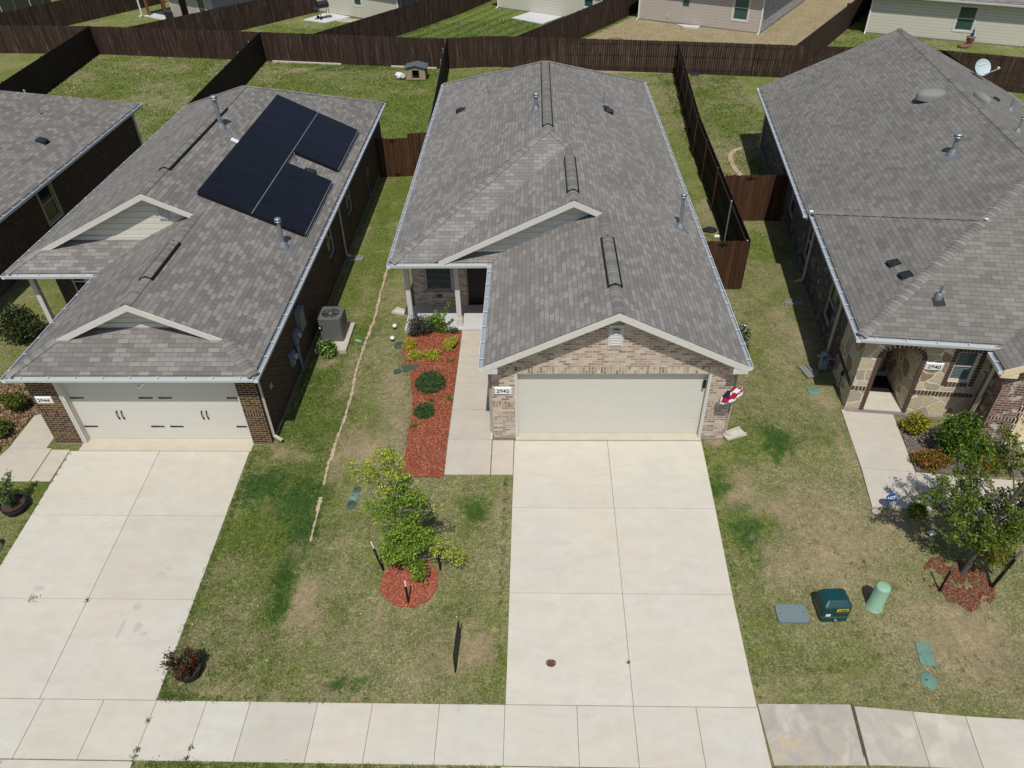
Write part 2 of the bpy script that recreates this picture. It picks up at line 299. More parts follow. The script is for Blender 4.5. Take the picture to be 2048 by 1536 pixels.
    def wall(s, p0, p1, z0, z1, holes=(), rev=.1, tone=.5):     # outward side is to the right of p0 -> p1
        p0, p1 = Vector((p0[0], p0[1])), Vector((p1[0], p1[1])); L = (p1-p0).length; d = (p1-p0)/L; n = Vector((d.y, -d.x))
        P = lambda u, z, k=0: (p0.x+d.x*u-n.x*k, p0.y+d.y*u-n.y*k, z)
        us = sorted({0, L, *[h[0] for h in holes], *[h[1] for h in holes]}); zs = sorted({z0, z1, *[h[2] for h in holes], *[h[3] for h in holes]})
        for a, b in zip(us, us[1:]):
            for c, e in zip(zs, zs[1:]):
                if any(h[0] <= (a+b)/2 <= h[1] and h[2] <= (c+e)/2 <= h[3] for h in holes): continue
                s.poly([P(a, c), P(b, c), P(b, e), P(a, e)], tone)
        for h in holes:
            a, b, c, e = h[:4]; k = rev
            s.poly([P(a, c), P(a, e), P(a, e, k), P(a, c, k)], tone); s.poly([P(b, c, k), P(b, e, k), P(b, e), P(b, c)], tone)
            s.poly([P(a, e), P(b, e), P(b, e, k), P(a, e, k)], tone); s.poly([P(a, c, k), P(b, c, k), P(b, c), P(a, c)], tone)
        return s
    def split(s, name, mat, parent):
        for a, b in zip(s.pc, s.pc[1:]+[len(s.f)]):
            m = MB(); 
            for i in range(a, b): m.poly([s.v[j] for j in s.f[i]], s.tn[i], s.sm[i], s.swap[i])
            m.build(name, mat, parent)
    def build(s, name, mat, parent=None, bevel=0, label=None, origin=None):
        if parent is not None: Mi = rootM(parent).inverted()
        elif origin is not None: Mi = Matrix.Translation(-Vector(origin))
        else: Mi = None
        V = s.v; me = bpy.data.meshes.new(name)
        uvs = []; 
        for f, sw in zip(s.f, s.swap):
            P = [V[i] for i in f]; nrm = Vector((0, 0, 0))
            for i in range(len(P)):
                a, b = P[i], P[(i+1) % len(P)]; nrm += Vector(((a.y-b.y)*(a.z+b.z), (a.z-b.z)*(a.x+b.x), (a.x-b.x)*(a.y+b.y)))
            if nrm.length > 0: nrm.normalize()
            u = Vector((0, 0, 1)).cross(nrm)
            if u.length < 1e-3: u = Vector((1, 0, 0))
            u.normalize(); v = nrm.cross(u)
            for p in P:
                a, b = p.dot(u), p.dot(v); uvs += [b, a] if sw else [a, b]
        me.from_pydata([tuple(Mi @ p) if Mi else tuple(p) for p in V], [], s.f)
        uvl = me.uv_layers.new(name='UVMap'); uvl.data.foreach_set('uv', uvs)
        for nm, d in (('tone', s.tn), ('stain', s.st)):
            at = me.attributes.new(nm, 'FLOAT', 'FACE'); at.data.foreach_set('value', d)
        me.polygons.foreach_set('use_smooth', s.sm); me.materials.append(MATS[mat]); me.update()
        o = bpy.data.objects.new(name, me); COL.objects.link(o)
        if parent is not None: o.parent = parent
        elif origin is not None: o.location = origin
        if bevel:
            b = o.modifiers.new('b', 'BEVEL'); b.width = bevel; b.segments = 2; b.limit_method = 'ANGLE'; b.angle_limit = .6
        if label: o['label'] = label
        return o
def npmesh(name, mat, V, nv, cols, parent=None, origin=(0, 0, 0)):
    """V (N*nv,3) array of separate nv-gons, cols (N,3) one colour each"""
    N = len(V)//nv; me = bpy.data.meshes.new(name); org = np.array(rootM(parent).translation if parent is not None else origin)
    R = np.array(rootM(parent).to_3x3()) if parent is not None else np.eye(3)
    V = (V-org) @ R
    me.vertices.add(N*nv); me.vertices.foreach_set('co', V.astype(np.float32).ravel()); me.loops.add(N*nv); me.loops.foreach_set('vertex_index', np.arange(N*nv, dtype=np.int32))
    me.polygons.add(N); me.polygons.foreach_set('loop_start', np.arange(0, N*nv, nv, dtype=np.int32)); me.polygons.foreach_set('loop_total', np.full(N, nv, np.int32))
    me.update(calc_edges=True); at = me.color_attributes.new('col', 'FLOAT_COLOR', 'POINT')
    c = np.ones((N*nv, 4), np.float32); c[:, :3] = np.repeat(cols, nv, axis=0); at.data.foreach_set('color', c.ravel()); me.materials.append(MATS[mat])
    o = bpy.data.objects.new(name, me); COL.objects.link(o)
    if parent is not None: o.parent = parent
    else: o.location = tuple(org)
    return o
def leaves(C, size, palette, up=0.0, aspect=.5, rnd=None):
    """quads round centres C (N,3)"""
    N = len(C); d = rng.normal(size=(N, 3)); d[:, 2] = np.abs(d[:, 2])*.6+up*2; d /= np.linalg.norm(d, axis=1)[:, None]
    e = rng.normal(size=(N, 3)); e -= (e*d).sum(1)[:, None]*d; e /= np.linalg.norm(e, axis=1)[:, None]
    s = size*(.6+.8*rng.random((N, 1))); V = np.empty((N, 4, 3)); V[:, 0] = C-d*s*.5; V[:, 1] = C+e*s*aspect*.5; V[:, 2] = C+d*s*.5; V[:, 3] = C-e*s*aspect*.5
    pal = np.array([lin(p) for p in palette]); c = pal[rng.integers(0, len(pal), N)]*(.75+.5*rng.random((N, 1)))
    return V.reshape(-1, 3), c
def blob_pts(n, c, r, hollow=.45):
    p = rng.normal(size=(n, 3)); p /= np.linalg.norm(p, axis=1)[:, None]; q = (hollow+(1-hollow)*rng.random((n, 1)))
    return np.array(c)+p*q*np.array(r)
def text(s, size, M, mat, parent, name='lettering', bold=False, sx=1):
    cu = bpy.data.curves.new(name, 'FONT'); cu.body = s; cu.size = size; cu.align_x = 'CENTER'; cu.align_y = 'CENTER'; cu.extrude = .002; cu.offset = .0015 if bold else 0
    o = bpy.data.objects.new(name, cu); COL.objects.link(o); bpy.context.view_layer.update()
    me = bpy.data.meshes.new_from_object(o.evaluated_get(bpy.context.evaluated_depsgraph_get())); bpy.data.objects.remove(o)
    me.transform(rootM(parent).inverted() @ M @ Matrix.Diagonal((sx, 1, 1, 1))); me.materials.clear(); me.materials.append(MATS[mat])
    o = bpy.data.objects.new(name, me); COL.objects.link(o); o.parent = parent; return o
def TM(loc, rx=0, rz=0): return Matrix.Translation(loc) @ Matrix.Rotation(rz, 4, 'Z') @ Matrix.Rotation(rx, 4, 'X')
# ---------------------------------------------------------------- ground
DK = [(-6.94,12.79,0.64,0.67,1),(-5.94,12.39,0.57,0.82,1),(-5.59,11.47,0.43,0.76,1),(-6.41,11.77,0.49,0.62,0.7),(-5.69,10.62,0.29,0.85,1),(-5.51,9.71,0.2,0.78,0.9),(-7.1,10.08,0.34,0.4,0.4),(-5.93,9.58,0.2,0.28,0.9),(-4.8,10.61,0.23,0.41,0.7),(-3.89,7.73,0.61,0.19,1),(-7.23,7.48,0.35,0.18,1),(-1.48,12.13,0.43,0.38,1),(-1.71,11.9,0.36,0.37,0.8),(-1.01,12.43,0.25,0.19,0.8),(-0.97,13.06,0.25,0.24,0.6),(-0.75,10.33,0.14,1.65,0.5),(-0.64,8.34,0.12,0.66,0.5),(6.27,14.35,0.39,0.69,1),(4.7,13.25,0.28,0.36,1),(4.52,12.93,0.25,0.32,1),(5.06,11.38,0.41,0.64,1),(4.9,12.31,0.3,0.34,1),(5.6,11.73,0.35,0.29,0.8),(6.09,12.78,0.22,0.97,0.6),(7.16,14.26,0.26,0.38,0.7),(7.52,14.84,0.26,0.4,0.6),(5.59,13.58,0.19,0.34,0.6),(5.49,14.64,0.4,0.6,0.5),(5.36,9.29,0.42,0.23,0.3),(4.5,8.72,0.31,0.68,0.4),(5.79,8.2,1.0,0.43,0.4),(6.83,8.63,0.31,0.33,0.4),(-4.76,21.6,0.44,1.01,0.7),(-4.41,14.95,0.21,1.3,0.3),(-5.43,20.45,0.26,0.61,0.6),(-4.56,18.16,0.24,0.26,0.3),(-12.66,12.36,0.77,0.83,0.8),(-2.27,8.64,0.95,0.69,0.1),(-7.09,11.18,0.48,0.44,0.7),(-5.72,14.26,0.28,0.8,0.6),(-6.67,13.73,0.67,0.45,0.6),(-6.59,16.81,0.45,2.0,0.7),(-6.25,17.29,0.46,1.52,0.6),(-5.94,18.79,0.24,1.7,0.5),(-6.16,28.88,0.3,4.92,0.6),(-6.07,32.0,0.33,2.4,0.8),(-4.22,22.87,0.18,1.1,0.2),(7.08,21.28,0.41,2.35,0.5),(8.4,23.99,0.45,2.37,0.4),(8.07,31.73,0.44,2.97,0.5)]
BR = [(-4.98,9.83,0.18,0.45,1),(-4.95,9.34,0.15,0.37,0.9),(-3.36,9.33,0.15,0.36,0.9),(-5.56,8.63,0.64,0.41,0.4),(-4.96,14.6,0.42,0.51,0.7),(-4.34,14.17,0.48,0.38,0.7),(-5.48,17.25,0.31,1.01,0.6),(-4.1,17.12,0.3,1.0,0.9),(-3.59,15.09,0.17,1.3,0.6),(-3.61,13.77,0.33,0.44,0.5),(-0.82,12.28,0.12,0.46,0.9),(-0.6,10.99,0.09,0.84,0.5),(-6.31,13.91,0.54,0.27,0.6),(-7.64,13.21,0.23,0.17,0.7),(-7.08,10.76,0.41,0.42,0.5),(-4.07,8.64,0.64,0.34,0.5),(-1.74,8.54,0.73,0.56,0.5),(-2.01,8.05,0.61,0.32,0.4),(-1.11,8.55,0.31,0.33,0.5),(-4.31,7.77,0.3,0.19,0.6),(-5.93,7.7,0.61,0.16,0.5),(-5.05,7.48,3.0,0.07,0.7),(5.17,13.09,0.25,0.41,0.7),(5.15,11.24,0.16,0.19,1),(4.83,12.62,0.18,0.23,0.8),(5.98,12.32,0.24,0.3,0.6),(6.5,12.47,0.72,0.62,0.5),(7.35,11.32,0.92,0.71,0.6),(6.7,10.65,0.89,0.67,0.5),(8.22,9.09,1.24,0.7,0.6),(5.55,10.51,0.56,0.39,0.6),(9.37,8.66,0.71,0.9,0.7),(8.7,11.9,0.35,0.59,0.8),(7.24,17.94,0.44,0.77,0.6),(8.26,18.97,0.38,0.54,0.6),(7.93,20.08,0.32,0.88,0.6),(8.23,15.87,0.21,0.55,1),(8.12,14.27,0.13,0.58,0.8),(-6.91,26.61,0.24,3.81,0.6),(-5.95,22.38,0.22,2.19,0.5),(8.52,35.35,0.71,4.29,0.6),(6.99,28.17,0.44,1.96,0.7),(5.74,7.99,2.97,0.21,0.4),(-4.44,11.16,0.24,0.29,0.5),(-5.26,13.35,0.16,0.71,0.6),(4.66,14.44,0.26,0.23,1),(10.8,28.12,0.6,0.56,0.8),(-6.47,18.28,0.28,0.31,1),(-15.08,49.79,0.82,0.69,1),(-4.06,20.29,0.17,0.61,0.8),(-4.63,21.91,0.21,0.86,0.6)]
def gmask(x, y):
    wx = x+.9*(fbm(x, y, 1.1)-.5)+.35*(fbm(x+9, y, 4.)-.5); wy = y+.9*(fbm(x+31, y+7, 1.1)-.5)+.35*(fbm(x, y+5, 4.)-.5)
    g = .37+.62*(fbm(x, y, .6)-.5)*2; b = .1+1.2*np.maximum(0, fbm(x+50, y+20, .9)-.52)
    back = (y > 24); g = g+np.where(back, .17, 0); b = np.where(back, b*.5, b)
    lot = (x < -5.35) & (y > 7.4) & (x > -16); g = g+np.where(lot, .2, 0)
    far = (x*0.53+y*.85 > 0) & (y > 50); g = g+np.where(far & (x < -3), .05, 0)
    dD = (x > 3.2+(y-55)*.625) & (x < 19+(y-54.2)*.67) & (y > 47.2); g = np.where(dD, g-.7, g); b = np.where(dD, b+.75, b)      # the dry yard
    dC = (x > -14.5+(y-51.2)*.57) & (x < 3.0+(y-55)*.625) & (y > 49.5); g = np.where(dC, .8, g); mow = dC; b = np.where(dC, 0, b)      # the freshly mown yard
    cl = np.zeros_like(g)
    for X, Y, rx, ry, s in DK:
        q = s*np.exp(-(((wx-X)/rx)**2+((wy-Y)/ry)**2)*.9); g = g+q*.35; cl = np.maximum(cl, q*(1.0 if s >= .9 else .5))
    cl = np.where(mow, .42+.3*np.sin((x*.84-y*.54)*5.2), cl)
    for X, Y, rx, ry, s in BR:
        k = s*np.exp(-(((wx-X)/rx)**2+((wy-Y)/ry)**2)*.8); b = b+k*.75; g = g-k*.3
    right = (x > 5.2) & (y < 13.5); g = g-np.where(right, .12, 0); b = b+np.where(right, .06, 0)
    lawnf = (x > -5.2) & (x < -.5) & (y < 13.2); g = g-np.where(lawnf, .08, 0)
    return np.clip(g, 0, 1.1), np.clip(b, 0, 1.1), np.clip(cl, 0, 1)
def make_ground():
    xs = np.concatenate([[-400, -150, -80, -60, -50], np.arange(-44, -16, .5), np.arange(-16, 14, .16), np.arange(14, 40, .5), [42, 50, 60, 90, 160, 400]])
    ys = np.concatenate([[-200, -60, -20, -5, 2], np.arange(5, 30, .16), np.arange(30, 72, .4), [75, 80, 100, 150, 300, 500]])
    X, Y = np.meshgrid(xs, ys); Z = zgv(X, Y)+.012*(fbm(X, Y, 1.3)-.5)
    V = np.stack([X, Y, Z], -1).reshape(-1, 3); nx, ny = len(xs), len(ys)
    i, j = np.meshgrid(np.arange(nx-1), np.arange(ny-1)); a = (j*nx+i).ravel(); F = np.stack([a, a+1, a+nx+1, a+nx], 1)
    me = bpy.data.meshes.new('lawn_ground'); me.from_pydata(V.tolist(), [], F.tolist())
    g, b, cl = gmask(V[:, 0], V[:, 1])
    for nm, d in (('green', g), ('bare', b), ('clover', cl)):
        at = me.attributes.new(nm, 'FLOAT', 'POINT'); at.data.foreach_set('value', d.astype(np.float32))
    me.polygons.foreach_set('use_smooth', [True]*len(F)); me.materials.append(MATS['lawn'])
    o = bpy.data.objects.new('lawn_ground', me); COL.objects.link(o); tag(o, 'mown lawn with green and dry patches between the houses', 'lawn', kind='structure')
make_ground()
def panels(name, quads, mat, label, cat, lift=.02, thick=.1, tones=None, stains=None, gap=.005):
    m = MB()
    for i, q in enumerate(quads):
        c = Vector((sum(p[0] for p in q)/len(q), sum(p[1] for p in q)/len(q))); Q = []
        for x, y in q:
            d = Vector((x, y))-c; d = d*(1-gap/max(d.length, .1)*1.4); Q.append((c.x+d.x, c.y+d.y))
        t = tones[i] if tones else random.uniform(.35, .9)
        m.hexa([(x, y, zg(x, y)-thick) for x, y in Q], [(x, y, zg(x, y)+lift) for x, y in Q], t, stain=stains[i] if stains else 0)
    o = m.build(name, mat); tag(o, label, cat, kind='structure'); return o
def grid_quads(xs, ys): return [[(a, c), (b, c), (b, e), (a, e)] for a, b in zip(xs, xs[1:]) for c, e in zip(ys, ys[1:])]
# centre driveway (slightly fanned near the garage), left driveway, right house drive
def fan(rows):
    q = []
    for (ya, xa), (yb, xb) in zip(rows, rows[1:]):
        for i in range(len(xa)-1): q.append([(xb[i], yb), (xb[i+1], yb), (xa[i+1], ya), (xa[i], ya)])
    return q
panels('driveway', fan([(14.38, (-.5, 1.95, 4.42)), (12.19, (-.52, 1.96, 4.4)), (9.87, (-.53, 1.96, 4.36)), (7.415, (-.55, 1.96, 4.36))]), 'concrete', 'wide concrete driveway of the middle house', 'driveway', tones=[.62, .7, .7, .62, .82, .72])
panels('driveway', fan([(14.2, (-12.5, -10.05, -7.6)), (12.03, (-12.45, -10.0, -7.57)), (9.69, (-12.4, -9.95, -7.54)), (7.415, (-12.4, -9.9, -7.52))]), 'concrete', 'concrete driveway of the left house with dark water stains', 'driveway')
panels('driveway', grid_quads([12.6, 15, 17.4], [6.98, 9.8, 12, 14.4]), 'concrete', 'concrete driveway of the right house at the picture edge', 'driveway')
# pavement: panels cut where the joints are
tx = [-14.8, -13.6, -12.4, -11.1, -9.82, -8.58, -7.51, -6.5, -5.62, -4.27, -3.18, -1.85, -.56, .85, 1.95, 3.17, 4.37]
q = [[(a, 6.25), (b, 6.25), (b, 7.41), (a, 7.41)] for a, b in zip(tx, tx[1:])]
q += [[(4.42, 6.33), (6.115, 6.35), (6.21, 7.5), (4.38, 7.49)], [(6.155, 6.36), (7.25, 6.34), (7.33, 7.38), (6.24, 7.47)], [(7.25, 6.34), (8.2, 6.3), (8.3, 7.3), (7.33, 7.38)], [(8.2, 6.3), (9.4, 6.25), (9.5, 7.24), (8.3, 7.3)], [(9.4, 6.25), (11, 6.1), (11.2, 7.1), (9.5, 7.24)], [(11, 6.1), (13, 5.9), (13.2, 6.9), (11.2, 7.1)], [(13, 5.9), (15.4, 5.6), (15.6, 6.6), (13.2, 6.9)], [(15.4, 5.6), (18, 5.2), (18.2, 6.2), (15.6, 6.6)]]
n0 = len(tx)-1
tn = [.8]*n0; tn[4:7] = [.6, .7, .85]; tn[7:13] = [1, .35, .85, .8, .82, .85]
panels('sidewalk', q, 'concrete', 'concrete pavement crossing in front of the lawns with stained slabs', 'pavement', tones=tn+[.55, .7, .75, .7, .7, .7, .7, .7], stains=[0]*n0+[1.05, .8, .6, .25, .2, .1, 0, 0])
# drive aprons below the pavement
panels('drive_apron', grid_quads([-.6, 1.95, 4.45], [3.6, 6.235])+grid_quads([-12.6, -10, -7.5], [3.6, 6.235]), 'concrete', 'concrete aprons running down to the road', 'driveway')
road = MB(); road.box(-60, 60, -6, 3.2, -.95, -.80); tag(road.build('road', 'concrete_grey'), 'concrete street below the lawns', 'road', kind='structure')
kerb = MB(); kerb.box(-60, 60, 3.2, 3.35, -.95, -.68); kerb.box(-60, 60, 3.35, 3.6, -.95, -.665); tag(kerb.build('kerb', 'concrete_grey'), 'low kerb along the street', 'kerb', kind='structure')
# walks
W_ = [13.22, 14.44, 15.64, 16.87, 18.12, 19.5]
panels('front_walk', [[(-2.27, a), (-1.1, a), (-1.1, b), (-2.27, b)] for a, b in zip(W_, W_[1:])]+[[(-1.08, 13.22), (-.52, 13.22), (-.52, 14.4), (-1.08, 14.4)]], 'concrete_walk', 'concrete front path beside the red mulch bed', 'path', tones=[.5, .55, .62, .66, .7, .6])
panels('front_walk', [[(-14.6, 13.12), (-13.05, 13.12), (-13.05, 14.3), (-14.25, 14.3)], [(-13.03, 13.12), (-12.52, 13.12), (-12.52, 14.25), (-13.03, 14.25)], [(-14.25, 14.3), (-13.2, 14.3), (-13.2, 16.2), (-14.25, 15.6)], [(-14.25, 15.6), (-13.2, 16.2), (-13.2, 19.2), (-14.25, 19.2)]], 'concrete_walk', 'concrete front path of the left house', 'path', tones=[.5, .6, .5, .5])
panels('front_walk', [[(8.27, 13.45), (9.56, 13.31), (9.78, 15.5), (8.44, 15.62)], [(8.14, 12.24), (9.3, 12.2), (9.56, 13.31), (8.27, 13.45)], [(9.3, 12.2), (10.9, 11.9), (11.3, 13.12), (9.56, 13.31)], [(10.9, 11.9), (12.6, 11.7), (12.6, 13.0), (11.3, 13.12)]], 'concrete_walk', 'pale concrete path turning to the stone house porch', 'path', lift=.055, thick=.14, tones=[.95, .9, .85, .85])
panels('patio', [[(-18.22, 63.4), (-16.2, 62.4), (-14.6, 64.2), (-16.8, 65.8)]], 'concrete_white', 'white concrete patio under the smoker grill', 'patio', lift=.06, thick=.1, tones=[1])
panels('patio', [[(-1.68, 62.02), (.68, 60.05), (2.2, 62.2), (-.27, 63.87)]], 'concrete_white', 'white concrete patio slab behind the far cream house', 'patio', lift=.06, thick=.1, tones=[1])
panels('door_step', [[(10.5, 59.2), (10.9, 58.4), (11.9, 58.0), (12.1, 58.6)]], 'concrete_white', 'small pale step at the back door of the beige house', 'step', lift=.1, thick=.1, tones=[.9])
# mulch and gravel beds
def inpoly(x, y, P):
    r = np.zeros(np.shape(x), bool); n = len(P)
    for i in range(n):
        x1, y1 = P[i]; x2, y2 = P[(i+1) % n]
        c = ((y1 > y) != (y2 > y)) & (x < (x2-x1)*(y-y1)/(y2-y1+1e-12)+x1); r ^= c
    return r
def ell(cx, cy, rx, ry, n=36, j=.06): return [(cx+rx*math.cos(2*math.pi*i/n)*(1+random.uniform(-j, j)), cy+ry*math.sin(2*math.pi*i/n)*(1+random.uniform(-j, j))) for i in range(n)]
BEDS = []
def bed(name, P, n, pal, label, cat, ragged=0.0, size=.03, base='soil', dens=None):
    P = [p for i in range(len(P)) for p in [P[i], ((P[i][0]+P[(i+1) % len(P)][0])/2+random.uniform(-.03, .03), (P[i][1]+P[(i+1) % len(P)][1])/2+random.uniform(-.03, .03))]]
    xs = [p[0] for p in P]; ys = [p[1] for p in P]
    X = rng.uniform(min(xs)-ragged, max(xs)+ragged, n*3); Y = rng.uniform(min(ys)-ragged, max(ys)+ragged, n*3)
    k = inpoly(X, Y, P)
    if dens is not None: k &= (fbm(X, Y, 1.6) > dens)
    X, Y = X[k][:n], Y[k][:n]; N = len(X); Z = zgv(X, Y)+.015+.025*rng.random(N)
    C = np.stack([X, Y, Z], 1); a = rng.random(N)*6.28; t = rng.normal(size=(N, 1))*.45
    d = np.stack([np.cos(a), np.sin(a), t[:, 0]], 1); e = np.stack([-np.sin(a), np.cos(a), rng.normal(size=N)*.35], 1); s = size*(.5+rng.random((N, 1)))
    V = np.empty((N, 4, 3)); V[:, 0] = C-d*s*.5-e*s*.16; V[:, 1] = C+d*s*.5-e*s*.16; V[:, 2] = C+d*s*.5+e*s*.16; V[:, 3] = C-d*s*.5+e*s*.16
    p_ = np.array([lin(c) for c in pal]); o = npmesh(name, 'chip', V.reshape(-1, 3), 4, p_[rng.integers(0, len(p_), N)]*(.7+.5*rng.random((N, 1))), origin=(P[0][0], P[0][1], 0))
    tag(o, label, cat, kind='stuff')
    if dens is None:
        m = MB(); m.poly([(x, y, zg(x, y)+.022) for x, y in P]); tag(m.build('soil', base), 'soil under '+label, 'soil', kind='structure'); BEDS.append(P)
    return P
RED = [(156, 78, 56), (172, 92, 66), (138, 68, 50), (182, 110, 84), (126, 60, 46), (162, 86, 62), (186, 136, 110)]
plain('soil_red', (110, 60, 46), .95, var=.3, scale=50)
bed('red_mulch', [(-4.0, 19.6), (-4.1, 18.7), (-3.9, 17.9), (-3.62, 17.1), (-3.38, 15.6), (-3.36, 14.1), (-3.38, 13.18), (-2.29, 13.12), (-2.29, 19.5)], 55000, RED, 'red wood mulch in the long bed beside the front path', 'mulch', base='soil_red')
bed('red_mulch', ell(-2.77, 10.12, .64, .62), 20000, RED, 'round bed of red mulch under the young tree', 'mulch', base='soil_red')
bed('red_mulch', ell(9.36, 10.2, .75, .68), 3600, [(128, 54, 50), (146, 68, 60), (112, 48, 44), (150, 92, 78)], 'thin red mulch scattered round the right hand tree', 'mulch', dens=.44, size=.026)
bed('brown_mulch', [(-14.3, 14.4), (-14.3, 15.6), (-13.25, 16.3), (-13.3, 16.9), (-16.6, 17.1), (-17, 14.2)], 7000, [(150, 124, 92), (132, 104, 74), (168, 146, 116), (118, 96, 70)], 'pale brown mulch in the bed of the left house', 'mulch', size=.07)
plain('soil_grey', (104, 92, 84), .95, var=.35, scale=40)
bed('bark_mulch', [(9.76, 15.03), (11.85, 14.78), (12.3, 14.3), (12.3, 13.2), (11.3, 13.2), (9.62, 13.36)], 9000, [(128, 116, 106), (104, 92, 84), (150, 138, 128), (88, 78, 70), (170, 160, 150)], 'grey brown bark mulch between path and stone wall', 'mulch', base='soil_grey')
bed('bark_mulch', ell(-3.75, 18.2, .42, .9), 1200, [(128, 112, 98), (110, 92, 78), (150, 138, 124)], 'faded bark chips at the left edge of the red bed', 'mulch', dens=.3)
# grass blades where the lawn is close to the camera
CONC = [[(-.6, 7.3), (4.4, 7.3), (4.46, 14.5), (-.56, 14.5)], [(-12.42, 7.3), (-7.5, 7.3), (-7.58, 14.5), (-12.52, 14.5)], [(-15, 6.22), (4.4, 6.22), (6.2, 6.33), (9.5, 6.2), (13, 5.8), (13.2, 6.9), (9.5, 7.26), (6.2, 7.5), (4.4, 7.5), (-15, 7.4)],
        [(-2.29, 13.2), (-.5, 13.2), (-.5, 14.5), (-1, 14.5), (-1, 20), (-2.29, 20)], [(-14.7, 13.1), (-12.5, 13.1), (-12.5, 14.3), (-13.1, 19.2), (-14.3, 19.2)], [(8.12, 12.24), (10.9, 11.87), (12.7, 11.65), (12.7, 13.05), (11.3, 13.15), (9.58, 13.33), (9.8, 15.6), (8.4, 15.7)],
        [(-.62, 3.4), (4.5, 3.4), (4.5, 6.3), (-.62, 6.3)], [(-12.6, 3.4), (-7.5, 3.4), (-7.5, 6.3), (-12.6, 6.3)], [(-13.2, 14.2), (-6.95, 14.2), (-6.95, 36), (-16, 36), (-16, 19), (-13.2, 19)], [(-1.1, 14.3), (5, 14.3), (5, 36), (-4, 36), (-4, 19.6), (-1.1, 19.6)], [(8.4, 15), (12.5, 14.6), (20, 14), (20, 36), (10.8, 36)], [(-6.85, 18.55), (-5.85, 18.55), (-5.85, 20.2), (-6.85, 20.2)]]
def blades(x0, x1, y0, y1, n, h, w):
    X = rng.uniform(x0, x1, n); Y = rng.uniform(y0, y1, n); k = np.ones(n, bool)
    for P in CONC+BEDS: k &= ~inpoly(X, Y, P)
    X, Y = X[k], Y[k]; g, b, cl = gmask(X, Y); c1 = fbm(X, Y, 3, 3)+.5*fbm(X, Y, 12, 2)-.75
    gg = np.clip((g+c1*1.3-.28)/.4, 0, 1); k = rng.random(len(X)) > np.clip(b*1.0, 0, .85); X, Y, gg, b, cl = X[k], Y[k], gg[k], b[k], cl[k]; N = len(X)
    hh = h*(.5+rng.random(N))*(.75+.5*gg); a = rng.random(N)*6.28; ln = rng.normal(size=(N, 2))*.55; Z = zgv(X, Y)-.004
    ww = w*(.6+.8*rng.random(N)); V = np.empty((N, 3, 3)); V[:, 0] = np.stack([X-np.cos(a)*ww, Y-np.sin(a)*ww, Z], 1); V[:, 1] = np.stack([X+np.cos(a)*ww, Y+np.sin(a)*ww, Z], 1)
    V[:, 2] = np.stack([X+ln[:, 0]*hh, Y+ln[:, 1]*hh, Z+hh*.75], 1)
    dry = np.array([lin(c) for c in [(166, 158, 122), (138, 132, 96), (190, 180, 148), (122, 120, 82)]]); gr = np.array([lin(c) for c in [(82, 104, 44), (104, 124, 56), (68, 88, 36), (126, 142, 74)]])
    i = rng.integers(0, 4, N); pick = rng.random(N) < gg; br = .5+1.2*vnoise(X*11, Y*11)*vnoise(X*3+7, Y*3)**.3
    c = np.where(pick[:, None], gr[i], dry[i])*(.6+.7*rng.random((N, 1)))*br[:, None]; c = np.where((rng.random(N) < cl*1.3)[:, None], np.array(lin((58, 92, 38)))*(.6+.7*rng.random((N, 1))), c)
    return V.reshape(-1, 3), c
parts = [blades(-31, -5.6, 35, 53.5, 80000, .07, .02), blades(7.4, 12, 28, 47, 26000, .07, .016), blades(-5, 9, 36, 49, 20000, .07, .016), blades(-22, 27, 51, 62, 70000, .07, .02), blades(-15, 13, 5.6, 16, 300000, .035, .005), blades(-7, -1, 16, 34, 45000, .045, .008), blades(5, 10, 14, 30, 45000, .045, .008), blades(-8, -5, 7.4, 20, 45000, .06, .006)]
o = npmesh('grass', 'blade', np.concatenate([p[0] for p in parts]), 3, np.concatenate([p[1] for p in parts])); tag(o, 'short grass blades of the front lawns', 'grass', kind='stuff')
# weeds in slab joints and grass tufts creeping over slab edges
def tufts(L, n, h, label, name='grass_tuft'):
    Vs, Cs = [], []
    for x, y, r in L:
        C = np.stack([x+rng.normal(size=n)*r, y+rng.normal(size=n)*r, np.full(n, zg(x, y)+h*.4)], 1); V, c = leaves(C, h, [(84, 110, 44), (104, 132, 58), (66, 92, 36)], up=.3, aspect=.16); Vs.append(V); Cs.append(c)
    o = npmesh(name, 'blade', np.concatenate(Vs), 4, np.concatenate(Cs), origin=(L[0][0], L[0][1], 0)); return tag(o, label, 'grass', kind='stuff')
E_ = []
for yy in np.arange(7.6, 14.2, .07): E_ += [(-7.5+random.uniform(-.03, .08), yy+random.uniform(-.05, .05), .04)]+([(-.66+random.uniform(-.08, .0), yy+random.random()*.1, .03)] if random.random() < .4 and yy < 13 else [])
for yy in np.arange(7.6, 14.2, .25): E_ += [(4.46, yy, .02), (-12.47, yy, .03)]
for i in range(45): E_ += [(random.uniform(-7.4, -.6)if random.random() < .5 else random.uniform(-7.5, -6.2), 7.46+random.random()*.03, .05)]
for i in range(90): E_ += [(random.uniform(-7.4, -.6), 6.17, .05)]
for yy in np.arange(13.3, 19.4, .3): E_ += [(-3.4-.05*random.random()-(.25 if yy > 17 else 0), yy, .06)]
tufts(E_, 14, .07, 'ragged grass growing over the slab edges')
tufts([(-7.5, 6.3, .05), (-7.5, 6.45, .03), (-6.5, 6.3, .03), (-6.49, 6.5, .03), (-7.52, 7.0, .02), (-9.95, 9.65, .03), (-11.2, 9.68, .05), (1.95, 8.3, .02)], 40, .07, 'weeds sprouting in the pavement joints', 'weeds')
